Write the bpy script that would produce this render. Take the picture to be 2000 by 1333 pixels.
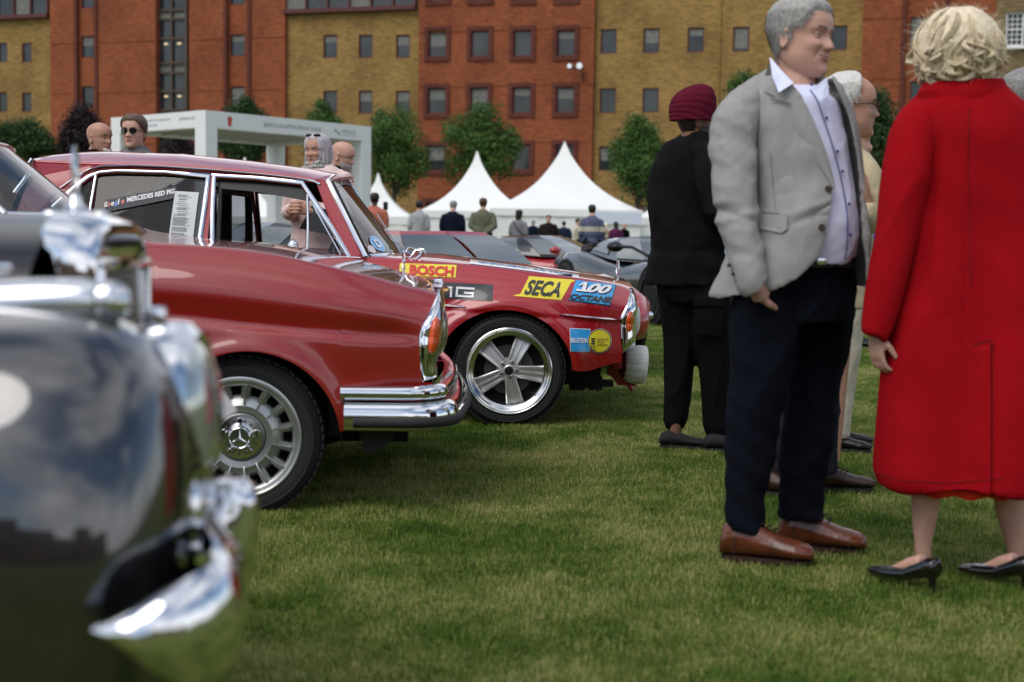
import bpy, bmesh, math, random
import numpy as np
from math import sin, cos, pi, radians, sqrt, atan2, exp
from mathutils import Vector, Matrix, noise, Quaternion

for o in list(bpy.data.objects):
    bpy.data.objects.remove(o)
random.seed(7)
SC = bpy.context.scene
COL = SC.collection

# ------------------------------------------------------------------ camera
F = 2778.0           # focal length in pixels of a 2000 px wide frame (50 mm lens)
CH = 1.12
PITCH = math.atan(219.5 / F)
ROLL = radians(0.85)
CP = Vector((0, 0, CH))
_F = Vector((0, cos(PITCH), -sin(PITCH)))
_R0 = Vector((1, 0, 0)); _U0 = Vector((0, sin(PITCH), cos(PITCH)))
_R = cos(ROLL) * _R0 + sin(ROLL) * _U0
_U = cos(ROLL) * _U0 - sin(ROLL) * _R0
cam_data = bpy.data.cameras.new('camera')
cam = bpy.data.objects.new('camera', cam_data)
COL.objects.link(cam)
m = Matrix.Identity(4)
for i in range(3):
    m[i][0] = _R[i]; m[i][1] = _U[i]; m[i][2] = -_F[i]; m[i][3] = CP[i]
cam.matrix_world = m
cam_data.sensor_width = 36
cam_data.lens = 50.0
cam_data.clip_start = 0.05
cam_data.clip_end = 2000
cam_data.dof.use_dof = True
cam_data.dof.focus_distance = 8.2
cam_data.dof.aperture_fstop = 2.6
cam_data.dof.aperture_blades = 9
SC.camera = cam

# ------------------------------------------------------------------ world and sun
SUN_EL, SUN_AZ = radians(52), radians(222)     # azimuth clockwise from +Y (camera forward); behind left
world = bpy.data.worlds.new('World'); SC.world = world
world.use_nodes = True
wn, wl = world.node_tree.nodes, world.node_tree.links
wn.clear()
sky = wn.new('ShaderNodeTexSky'); sky.sky_type = 'NISHITA'; sky.sun_disc = False
sky.sun_elevation = SUN_EL; sky.sun_rotation = SUN_AZ
sky.air_density = 1.0; sky.dust_density = 1.0
tc = wn.new('ShaderNodeTexCoord')
mp = wn.new('ShaderNodeMapping'); mp.inputs['Scale'].default_value = (1.0, 1.0, 2.6)
nz = wn.new('ShaderNodeTexNoise'); nz.inputs['Scale'].default_value = 1.3; nz.inputs['Detail'].default_value = 5; nz.inputs['Roughness'].default_value = 0.55
cr = wn.new('ShaderNodeValToRGB'); cr.color_ramp.elements[0].position = 0.43; cr.color_ramp.elements[1].position = 0.60
nz2 = wn.new('ShaderNodeTexNoise'); nz2.inputs['Scale'].default_value = 2.0; nz2.inputs['Detail'].default_value = 5
cr2 = wn.new('ShaderNodeValToRGB')
cr2.color_ramp.elements[0].color = (5.0, 5.3, 6.0, 1); cr2.color_ramp.elements[0].position = 0.3
cr2.color_ramp.elements[1].color = (10.5, 10.6, 10.9, 1); cr2.color_ramp.elements[1].position = 0.7
mx = wn.new('ShaderNodeMixRGB')
bg = wn.new('ShaderNodeBackground'); bg.inputs['Strength'].default_value = 0.11
wo = wn.new('ShaderNodeOutputWorld')
wl.new(tc.outputs['Generated'], mp.inputs['Vector']); wl.new(mp.outputs[0], nz.inputs['Vector']); wl.new(mp.outputs[0], nz2.inputs['Vector'])
wl.new(nz.outputs['Fac'], cr.inputs[0]); wl.new(nz2.outputs['Fac'], cr2.inputs[0])
wl.new(cr.outputs[0], mx.inputs[0]); wl.new(sky.outputs[0], mx.inputs[1]); wl.new(cr2.outputs[0], mx.inputs[2])
wl.new(mx.outputs[0], bg.inputs[0]); wl.new(bg.outputs[0], wo.inputs[0])
sd = bpy.data.lights.new('sun', 'SUN'); sd.energy = 1.4; sd.angle = radians(40); sd.color = (1, 0.96, 0.9)
so = bpy.data.objects.new('sun', sd); COL.objects.link(so)
sv = Vector((sin(SUN_AZ) * cos(SUN_EL), cos(SUN_AZ) * cos(SUN_EL), sin(SUN_EL)))
so.rotation_euler = sv.to_track_quat('Z', 'Y').to_euler(); so.location = (0, 0, 30)
SC.view_settings.view_transform = 'Standard'; SC.view_settings.look = 'None'
SC.view_settings.exposure = 0.33; SC.view_settings.gamma = 1.0

# ------------------------------------------------------------------ helpers
def P(px, py, Y):
    d = _F + _R * ((px - 1000) / F) + _U * ((666.5 - py) / F)
    return CP + d * (Y / d.y)
def G(px, py):
    d = _F + _R * ((px - 1000) / F) + _U * ((666.5 - py) / F)
    return CP + d * (-CP.z / d.z)
def lerp(a, b, t): return a + (b - a) * t
def clamp(x, a=0.0, b=1.0): return a if x < a else b if x > b else x
def sst(a, b, x):
    t = clamp((x - a) / (b - a)); return t * t * (3 - 2 * t)
def gs(x, s): return exp(-(x / s) ** 2)
def ip(tab, x):
    """smooth (monotone cubic-ish) interpolation in a table of (x, y)"""
    if x <= tab[0][0]: return tab[0][1]
    if x >= tab[-1][0]: return tab[-1][1]
    n = len(tab)
    for i in range(n - 1):
        if x <= tab[i + 1][0]: break
    x0, y0 = tab[i]; x1, y1 = tab[i + 1]; h = x1 - x0; t = (x - x0) / h
    d = (y1 - y0) / h
    def tg(k):
        if k == 0: return (tab[1][1] - tab[0][1]) / (tab[1][0] - tab[0][0])
        if k == n - 1: return (tab[-1][1] - tab[-2][1]) / (tab[-1][0] - tab[-2][0])
        a = (tab[k][1] - tab[k - 1][1]) / (tab[k][0] - tab[k - 1][0]); b = (tab[k + 1][1] - tab[k][1]) / (tab[k + 1][0] - tab[k][0])
        return 0 if a * b <= 0 else 2 * a * b / (a + b)
    m0, m1 = tg(i), tg(i + 1)
    return (2*t**3-3*t*t+1)*y0 + (t**3-2*t*t+t)*h*m0 + (-2*t**3+3*t*t)*y1 + (t**3-t*t)*h*m1

class MB:
    """collects geometry for one mesh"""
    def __init__(s): s.v = []; s.f = []; s.m = []
    def add(s, vs, fs, mi=0):
        o = len(s.v); s.v += [tuple(v) for v in vs]
        for f in fs: s.f.append(tuple(i + o for i in f)); s.m.append(mi)
        return s
    def box(s, c, d, rot=None, mi=0):
        c = Vector(c); x, y, z = d[0]/2, d[1]/2, d[2]/2
        vs = [Vector((a*x, b*y, e*z)) for e in (-1, 1) for b in (-1, 1) for a in (-1, 1)]
        if rot is not None: vs = [rot @ v for v in vs]
        return s.add([v + c for v in vs], [(0,2,3,1),(4,5,7,6),(0,1,5,4),(2,6,7,3),(0,4,6,2),(1,3,7,5)], mi)
    def bbox(s, c, d, b=0.01, rot=None, mi=0):
        """box with bevelled edges (chamfer)"""
        c = Vector(c); X, Y, Z = d[0]/2, d[1]/2, d[2]/2; b = min(b, X*.9, Y*.9, Z*.9)
        bm = bmesh.new(); bmesh.ops.create_cube(bm, size=1)
        for v in bm.verts: v.co = Vector((v.co.x*d[0], v.co.y*d[1], v.co.z*d[2]))
        bmesh.ops.bevel(bm, geom=bm.edges[:], offset=b, segments=2, affect='EDGES', profile=0.6)
        bm.verts.index_update()
        vs = [v.co.copy() for v in bm.verts]; fs = [tuple(v.index for v in f.verts) for f in bm.faces]; bm.free()
        if rot is not None: vs = [rot @ v for v in vs]
        return s.add([v + c for v in vs], fs, mi)
    def grid(s, rows, closeu=False, closev=False, mi=0, flip=False):
        nu, nv = len(rows), len(rows[0]); fs = []
        for i in range(nu if closeu else nu - 1):
            for j in range(nv if closev else nv - 1):
                a, b = i*nv + j, i*nv + (j+1) % nv; c, d = ((i+1) % nu)*nv + (j+1) % nv, ((i+1) % nu)*nv + j
                fs.append((a, d, c, b) if flip else (a, b, c, d))
        return s.add([p for r in rows for p in r], fs, mi)
    def loft(s, rings, cap=True, mi=0):
        """rings: list of closed loops with equal counts"""
        n = len(rings[0]); o = len(s.v)
        s.grid(rings, closev=True, mi=mi)
        if cap:
            for base, rg, fl in ((o, rings[0], True), (o + n*(len(rings)-1), rings[-1], False)):
                c = sum((Vector(p) for p in rg), Vector()) / n
                s.v.append(tuple(c)); ci = len(s.v) - 1
                for j in range(n):
                    a, b = base + j, base + (j+1) % n
                    s.f.append((ci, b, a) if fl else (ci, a, b)); s.m.append(mi)
        return s
    def tube(s, pts, rad, n=10, cap=True, mi=0, sx=1.0, up=None):
        pts = [Vector(p) for p in pts]
        if not hasattr(rad, '__len__'): rad = [rad] * len(pts)
        rings = []; prev = None
        for i, p in enumerate(pts):
            t = (pts[min(i+1, len(pts)-1)] - pts[max(i-1, 0)])
            t = t.normalized() if t.length > 1e-9 else Vector((0, 0, 1))
            if prev is None:
                u = up if up is not None else (Vector((0, 0, 1)) if abs(t.z) < .9 else Vector((1, 0, 0)))
                a = t.cross(u).normalized()
            else: a = (prev - t * prev.dot(t)).normalized()
            prev = a; b = t.cross(a)
            r = rad[i]
            rings.append([p + a*(cos(2*pi*k/n)*r) + b*(sin(2*pi*k/n)*r*sx) for k in range(n)])
        return s.loft(rings, cap, mi)
    def lathe(s, prof, c, axis, n=48, mi=0, cap=False):
        """prof: list of (r, h) around axis through c"""
        c = Vector(c); ax = Vector(axis).normalized(); u = Vector((0, 0, 1)) if abs(ax.z) < .9 else Vector((1, 0, 0))
        a = ax.cross(u).normalized(); b = ax.cross(a)
        rows = [[c + ax*h + a*(cos(2*pi*k/n)*r) + b*(sin(2*pi*k/n)*r) for k in range(n)] for r, h in prof]
        return s.loft(rows, cap, mi) if cap else s.grid(rows, closev=True, mi=mi)
    def ball(s, c, r, nu=14, nv=20, mi=0, rot=None):
        c = Vector(c)
        if not hasattr(r, '__len__'): r = (r, r, r)
        rows = []
        for i in range(nu + 1):
            a = pi * i / nu; rr = max(sin(a), 1e-4)
            row = []
            for k in range(nv):
                v = Vector((rr*cos(2*pi*k/nv)*r[0], rr*sin(2*pi*k/nv)*r[1], cos(a)*r[2]))
                if rot is not None: v = rot @ v
                row.append(c + v)
            rows.append(row)
        return s.grid(rows, closev=True, mi=mi, flip=True)
    def prism(s, poly, d, mi=0):
        """poly: list of 3D points (planar), extruded by d"""
        n = len(poly); d = Vector(d); poly = [Vector(p) for p in poly]
        vs = poly + [p + d for p in poly]
        fs = [tuple(range(n))[::-1], tuple(range(n, 2*n))] + [(i, (i+1) % n, n + (i+1) % n, n + i) for i in range(n)]
        return s.add(vs, fs, mi)

def link_mesh(name, me, mat=None, parent=None, smooth=False):
    o = bpy.data.objects.new(name, me); COL.objects.link(o)
    if mat is not None:
        for mm in (mat if isinstance(mat, (list, tuple)) else [mat]): me.materials.append(mm)
    if smooth: me.polygons.foreach_set('use_smooth', [True] * len(me.polygons))
    if parent is not None: o.parent = parent
    return o
def to_mesh(mb, org=(0, 0, 0), fix=False):
    me = bpy.data.meshes.new('mesh'); ox, oy, oz = org
    me.from_pydata([(x-ox, y-oy, z-oz) for x, y, z in mb.v], [], mb.f)
    if any(mb.m): me.polygons.foreach_set('material_index', mb.m)
    if fix:
        bm = bmesh.new(); bm.from_mesh(me); bmesh.ops.recalc_face_normals(bm, faces=bm.faces[:]); bm.to_mesh(me); bm.free()
    me.update(); return me
def autosmooth(me, ang=35):
    me.polygons.foreach_set('use_smooth', [True] * len(me.polygons))
    try: me.set_sharp_from_angle(angle=radians(ang))
    except Exception: pass

class Thing:
    def __init__(s, name, label, cat, loc=(0, 0, 0), group=None):
        s.loc = Vector(loc); s.e = bpy.data.objects.new(name, None); COL.objects.link(s.e)
        s.e.location = s.loc; s.e.empty_display_size = 0.2
        s.e['label'] = label; s.e['category'] = cat
        if group: s.e['group'] = group
    def part(s, name, mb, mat, parent=None, smooth=True, ang=35, label=None, kind=None, fix=True, solid=0):
        me = to_mesh(mb, s.loc, fix) if isinstance(mb, MB) else mb
        o = link_mesh(name, me, mat, parent or s.e)
        if smooth: autosmooth(me, ang)
        if label: o['label'] = label
        if kind: o['kind'] = kind
        if solid:
            md = o.modifiers.new('solid', 'SOLIDIFY'); md.thickness = solid; md.offset = 0
        return o
def single(name, mb, mat, label, cat, loc, group=None, smooth=True, ang=35, fix=True):
    me = to_mesh(mb, loc, fix); o = link_mesh(name, me, mat); o.location = loc
    if smooth: autosmooth(me, ang)
    o['label'] = label; o['category'] = cat
    if group: o['group'] = group
    return o
def struct(name, mb, mat, smooth=False, kind='structure', loc=(0, 0, 0)):
    me = to_mesh(mb, loc); o = link_mesh(name, me, mat, smooth=smooth); o['kind'] = kind; o.location = loc
    return o
def copy_tree(o, parent=None, **kw):
    c = o.copy(); COL.objects.link(c)
    if parent is not None: c.parent = parent
    for k, v in kw.items(): c[k] = v
    for ch in list(o.children): copy_tree(ch, c)
    return c
def remeshed(mb, voxel, smooth=3, fn=None, adapt=0.0):
    """voxel union of all the shapes in mb, smoothed; fn moves vertices (co, normal) -> co"""
    me = to_mesh(mb, fix=False)
    o = bpy.data.objects.new('tmp', me); COL.objects.link(o)
    r = o.modifiers.new('r', 'REMESH'); r.mode = 'VOXEL'; r.voxel_size = voxel; r.adaptivity = adapt
    if smooth:
        sm = o.modifiers.new('s', 'SMOOTH'); sm.iterations = smooth; sm.factor = 0.5
    dg = bpy.context.evaluated_depsgraph_get()
    out = bpy.data.meshes.new_from_object(o.evaluated_get(dg))
    bpy.data.objects.remove(o); bpy.data.meshes.remove(me)
    if fn:
        out.update()
        ns = [v.normal.copy() for v in out.vertices]
        cs = [fn(v.co.copy(), ns[i]) for i, v in enumerate(out.vertices)]
        out.vertices.foreach_set('co', [c for p in cs for c in p]); out.update()
    return out
def shift(me, loc):
    me.transform(Matrix.Translation(-Vector(loc))); return me

# text as flat mesh, returned as (verts2d, faces) with height 1 for capitals
_txt = {}
def text_mesh(s, bold=0.0, shear=0.0, space=1.0, res=3):
    k = (s, bold, shear, space, res)
    if k in _txt: return _txt[k]
    cu = bpy.data.curves.new('t', 'FONT'); cu.body = s; cu.size = 1; cu.offset = bold; cu.shear = shear; cu.space_character = space
    cu.resolution_u = res; cu.fill_mode = 'FRONT' if hasattr(cu, 'fill_mode') else cu.fill_mode
    o = bpy.data.objects.new('t', cu); COL.objects.link(o)
    dg = bpy.context.evaluated_depsgraph_get()
    me = bpy.data.meshes.new_from_object(o.evaluated_get(dg))
    bm = bmesh.new(); bm.from_mesh(me)
    bmesh.ops.triangulate(bm, faces=bm.faces[:])
    bm.verts.index_update()
    vs = [(v.co.x, v.co.y) for v in bm.verts]; fs = [tuple(v.index for v in f.verts) for f in bm.faces if len(f.verts) == 3]
    bm.free(); bpy.data.objects.remove(o)
    x0, x1 = min(v[0] for v in vs), max(v[0] for v in vs); y0, y1 = min(v[1] for v in vs), max(v[1] for v in vs)
    vs = [((x-x0)/(x1-x0), (y-y0)/(y1-y0)) for x, y in vs]
    _txt[k] = (vs, fs); return _txt[k]
def put_text(mb, s, fn, bold=0.0, shear=0.0, mi=0, space=1.0, res=3):
    """fn maps (u, v) in the unit square of the text's box to 3D"""
    vs, fs = text_mesh(s, bold, shear, space, res)
    return mb.add([fn(u, v) for u, v in vs], fs, mi)

# ------------------------------------------------------------------ materials
def mat(name, col, rough=0.6, metal=0.0, coat=0.0, coat_r=0.03, spec=0.5, var=0.0, vscale=5.0, bump=0.0, bscale=50.0, trans=0.0, ior=1.45,
        sheen=0.0, emit=0.0, sss=0.0, stretch=None, col2=None, coords='Object', alpha=1.0, rvar=0.0):
    mt = bpy.data.materials.new(name); mt.use_nodes = True
    n, l = mt.node_tree.nodes, mt.node_tree.links; b = n['Principled BSDF']
    b.inputs['Base Color'].default_value = (*col, 1); b.inputs['Roughness'].default_value = rough
    b.inputs['Metallic'].default_value = metal; b.inputs['Coat Weight'].default_value = coat; b.inputs['Coat Roughness'].default_value = coat_r
    b.inputs['Specular IOR Level'].default_value = spec; b.inputs['IOR'].default_value = ior
    b.inputs['Transmission Weight'].default_value = trans; b.inputs['Sheen Weight'].default_value = sheen; b.inputs['Alpha'].default_value = alpha
    if sss: b.inputs['Subsurface Weight'].default_value = sss; b.inputs['Subsurface Radius'].default_value = (.02, .008, .004); b.inputs['Subsurface Scale'].default_value = 0.5
    if emit: b.inputs['Emission Color'].default_value = (*col, 1); b.inputs['Emission Strength'].default_value = emit
    if var or bump or col2 or rvar:
        t = n.new('ShaderNodeTexCoord'); src = t.outputs[coords]
        if coords == 'Position':
            pass
        if stretch:
            mpn = n.new('ShaderNodeMapping'); mpn.inputs['Scale'].default_value = stretch; l.new(src, mpn.inputs[0]); src = mpn.outputs[0]
        if var or col2:
            z = n.new('ShaderNodeTexNoise'); z.inputs['Scale'].default_value = vscale; z.inputs['Detail'].default_value = 6; l.new(src, z.inputs['Vector'])
            r = n.new('ShaderNodeValToRGB'); r.color_ramp.elements[0].position = 0.3; r.color_ramp.elements[1].position = 0.7
            c2 = col2 if col2 else tuple(min(1, c*(1+var)) for c in col); c1 = col if col2 else tuple(c*(1-var) for c in col)
            r.color_ramp.elements[0].color = (*c1, 1); r.color_ramp.elements[1].color = (*c2, 1)
            l.new(z.outputs['Fac'], r.inputs[0]); l.new(r.outputs[0], b.inputs['Base Color'])
        if rvar:
            z3 = n.new('ShaderNodeTexNoise'); z3.inputs['Scale'].default_value = vscale*1.7; l.new(src, z3.inputs['Vector'])
            mr = n.new('ShaderNodeMapRange'); mr.inputs['To Min'].default_value = max(0.02, rough-rvar); mr.inputs['To Max'].default_value = rough+rvar
            l.new(z3.outputs['Fac'], mr.inputs[0]); l.new(mr.outputs[0], b.inputs['Roughness'])
        if bump:
            z2 = n.new('ShaderNodeTexNoise'); z2.inputs['Scale'].default_value = bscale; z2.inputs['Detail'].default_value = 4; l.new(src, z2.inputs['Vector'])
            bp = n.new('ShaderNodeBump'); bp.inputs['Strength'].default_value = bump; bp.inputs['Distance'].default_value = 0.01
            l.new(z2.outputs['Fac'], bp.inputs['Height']); l.new(bp.outputs[0], b.inputs['Normal'])
    return mt
def glass(name, tint=(1, 1, 1), dens=0.15, rough=0.0):
    """thin pane: reflects by fresnel and lets a tinted view through"""
    mt = bpy.data.materials.new(name); mt.use_nodes = True
    n, l = mt.node_tree.nodes, mt.node_tree.links; n.clear()
    out = n.new('ShaderNodeOutputMaterial'); g = n.new('ShaderNodeBsdfGlossy'); g.inputs['Roughness'].default_value = rough
    t = n.new('ShaderNodeBsdfTransparent'); t.inputs[0].default_value = (*[c*(1-dens) for c in tint], 1)
    ge = n.new('ShaderNodeNewGeometry'); mr = n.new('ShaderNodeMapRange'); mr.inputs['To Min'].default_value = 1.52; mr.inputs['To Max'].default_value = 1/1.52
    l.new(ge.outputs['Backfacing'], mr.inputs[0]); fr = n.new('ShaderNodeFresnel'); l.new(mr.outputs[0], fr.inputs[0]); mx = n.new('ShaderNodeMixShader')
    l.new(fr.outputs[0], mx.inputs[0]); l.new(t.outputs[0], mx.inputs[1]); l.new(g.outputs[0], mx.inputs[2]); l.new(mx.outputs[0], out.inputs[0])
    return mt
M = {}
M['chrome'] = mat('chrome', (0.78, 0.79, 0.81), rough=0.06, metal=1.0)
M['chrome_soft'] = mat('satin_chrome', (0.72, 0.73, 0.75), rough=0.2, metal=1.0)
M['black_rubber'] = mat('black_rubber', (0.016, 0.016, 0.017), rough=0.7, bump=0.15, bscale=200)
M['black_trim'] = mat('black_trim', (0.006, 0.006, 0.007), rough=0.45)
M['black_under'] = mat('black_underbody', (0.005, 0.005, 0.005), rough=0.9)
M['white_paint'] = mat('white_paint', (0.8, 0.8, 0.79), rough=0.5)
# ------------------------------------------------------------------ ground
def ground_mat():
    mt = bpy.data.materials.new('lawn_soil'); mt.use_nodes = True
    n, l = mt.node_tree.nodes, mt.node_tree.links; b = n['Principled BSDF']; b.inputs['Roughness'].default_value = 0.95; b.inputs['Specular IOR Level'].default_value = 0.1
    g = n.new('ShaderNodeNewGeometry')
    z = n.new('ShaderNodeTexNoise'); z.inputs['Scale'].default_value = 0.7; z.inputs['Detail'].default_value = 8; z.inputs['Roughness'].default_value = .65
    z2 = n.new('ShaderNodeTexNoise'); z2.inputs['Scale'].default_value = 60; z2.inputs['Detail'].default_value = 5
    l.new(g.outputs['Position'], z.inputs['Vector']); l.new(g.outputs['Position'], z2.inputs['Vector'])
    r = n.new('ShaderNodeValToRGB'); e = r.color_ramp.elements; e[0].position = .35; e[0].color = (.075, .115, .018, 1); e[1].position = .7; e[1].color = (.17, .175, .05, 1)
    r2 = n.new('ShaderNodeValToRGB'); r2.color_ramp.elements[0].color = (.45, .45, .45, 1); r2.color_ramp.elements[1].color = (1.15, 1.15, 1.15, 1); r2.color_ramp.elements[0].position = .35; r2.color_ramp.elements[1].position = .65
    mm = n.new('ShaderNodeMixRGB'); mm.blend_type = 'MULTIPLY'; mm.inputs[0].default_value = 1
    l.new(z.outputs['Fac'], r.inputs[0]); l.new(z2.outputs['Fac'], r2.inputs[0]); l.new(r.outputs[0], mm.inputs[1]); l.new(r2.outputs[0], mm.inputs[2]); l.new(mm.outputs[0], b.inputs['Base Color'])
    return mt
def blade_mat():
    mt = bpy.data.materials.new('grass_blades'); mt.use_nodes = True
    n, l = mt.node_tree.nodes, mt.node_tree.links; b = n['Principled BSDF']; b.inputs['Roughness'].default_value = 0.5; b.inputs['Specular IOR Level'].default_value = 0.2
    g = n.new('ShaderNodeNewGeometry')
    z = n.new('ShaderNodeTexNoise'); z.inputs['Scale'].default_value = 1.1; z.inputs['Detail'].default_value = 5; z.inputs['Roughness'].default_value = .62
    z2 = n.new('ShaderNodeTexNoise'); z2.inputs['Scale'].default_value = 5.5; z2.inputs['Detail'].default_value = 3
    l.new(g.outputs['Position'], z.inputs['Vector']); l.new(g.outputs['Position'], z2.inputs['Vector'])
    ad = n.new('ShaderNodeMath'); ad.operation = 'MULTIPLY_ADD'; ad.inputs[1].default_value = 0.45; l.new(g.outputs['Random Per Island'], ad.inputs[0])
    ad2 = n.new('ShaderNodeMath'); ad2.operation = 'MULTIPLY_ADD'; ad2.inputs[1].default_value = 0.5; l.new(z2.outputs['Fac'], ad2.inputs[0]); zc = n.new('ShaderNodeMath'); zc.operation = 'MULTIPLY_ADD'; zc.inputs[1].default_value = 1.4; zc.inputs[2].default_value = -.20; l.new(z.outputs['Fac'], zc.inputs[0]); l.new(zc.outputs[0], ad2.inputs[2])
    l.new(ad2.outputs[0], ad.inputs[2])
    r = n.new('ShaderNodeValToRGB'); e = r.color_ramp.elements
    e[0].position = .55; e[0].color = (.050, .110, .012, 1); e[1].position = 1.0; e[1].color = (.44, .42, .16, 1)
    e2 = e.new(.78); e2.color = (.130, .225, .026, 1); e3 = e.new(.91); e3.color = (.31, .32, .085, 1)
    sub = n.new('ShaderNodeMath'); sub.operation = 'SUBTRACT'; sub.inputs[1].default_value = 0.16; l.new(ad.outputs[0], sub.inputs[0])
    l.new(sub.outputs[0], r.inputs[0]); l.new(r.outputs[0], b.inputs['Base Color'])
    tl = n.new('ShaderNodeBsdfTranslucent'); l.new(r.outputs[0], tl.inputs[0])
    ms = n.new('ShaderNodeMixShader'); ms.inputs[0].default_value = .3; l.new(b.outputs[0], ms.inputs[1]); l.new(tl.outputs[0], ms.inputs[2])
    l.new(ms.outputs[0], n['Material Output'].inputs[0])
    return mt
gm = ground_mat(); bmt = blade_mat()
mb = MB()
mb.add([(-400, -400, -.026), (400, -400, -.026), (400, 400, -.026), (-400, 400, -.026)], [(0, 1, 2, 3)])
struct('lawn', mb, gm)
def blade_patch(seed, size=0.5, nb=2900, lmin=.012, lmax=.032):
    rnd = random.Random(seed); b = MB()
    for k in range(nb):
        x, y = rnd.uniform(-size/2, size/2), rnd.uniform(-size/2, size/2)
        a = rnd.uniform(0, 2*pi); L = rnd.uniform(lmin, lmax) * (1 + .5*(rnd.random() < .06)); w = rnd.uniform(.0008, .0017)
        lean = rnd.uniform(.1, 1.0) * L; dx, dy = cos(a), sin(a); px_, py_ = -dy*w, dx*w
        h1 = L*.55; h2 = sqrt(max(L*L - lean*lean, (L*.25)**2))*.95
        b.add([(x-px_, y-py_, 0), (x+px_, y+py_, 0), (x+dx*lean*.3+px_*.8, y+dy*lean*.3+py_*.8, h1), (x+dx*lean*.3-px_*.8, y+dy*lean*.3-py_*.8, h1), (x+dx*lean, y+dy*lean, h2)],
              [(0, 1, 2, 3), (3, 2, 4)])
    return b
def scatter(name, pts, protos, mt, seed=0):
    """one object whose geometry nodes put a blade patch on every vertex"""
    me = bpy.data.meshes.new(name); me.from_pydata(pts, [], []); o = link_mesh(name, me); o['kind'] = 'stuff'
    pc = bpy.data.collections.new('blade_patches')
    for i, p in enumerate(protos):
        pm = to_mesh(p); pm.materials.append(mt); po = bpy.data.objects.new('blade_patch', pm); pc.objects.link(po)
    ng = bpy.data.node_groups.new('scatter', 'GeometryNodeTree')
    ng.interface.new_socket('Geometry', in_out='INPUT', socket_type='NodeSocketGeometry'); ng.interface.new_socket('Geometry', in_out='OUTPUT', socket_type='NodeSocketGeometry')
    n, l = ng.nodes, ng.links; gi = n.new('NodeGroupInput'); go = n.new('NodeGroupOutput')
    ci = n.new('GeometryNodeCollectionInfo'); ci.inputs['Collection'].default_value = pc; ci.inputs['Separate Children'].default_value = True; ci.inputs['Reset Children'].default_value = True
    io = n.new('GeometryNodeInstanceOnPoints'); io.inputs['Pick Instance'].default_value = True
    rv = n.new('FunctionNodeRandomValue'); rv.data_type = 'FLOAT_VECTOR'; rv.inputs['Min'].default_value = (0, 0, 0); rv.inputs['Max'].default_value = (0, 0, 6.283); rv.inputs['Seed'].default_value = seed
    l.new(gi.outputs[0], io.inputs['Points']); l.new(ci.outputs[0], io.inputs['Instance']); l.new(rv.outputs[0], io.inputs['Rotation']); l.new(io.outputs[0], go.inputs[0])
    md = o.modifiers.new('scatter', 'NODES'); md.node_group = ng
    return o
rg = random.Random(3); pts = []
y = 1.2
while y < 19:
    st = 0.36 if y < 11 else 0.42
    x = -2.2 - y*.42
    while x < 2.2 + y*.42:
        pts.append((x + rg.uniform(-.08, .08), y + rg.uniform(-.08, .08), -.024)); x += st
    y += st
scatter('grass', pts, [blade_patch(11+i) for i in range(5)], bmt)

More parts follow.
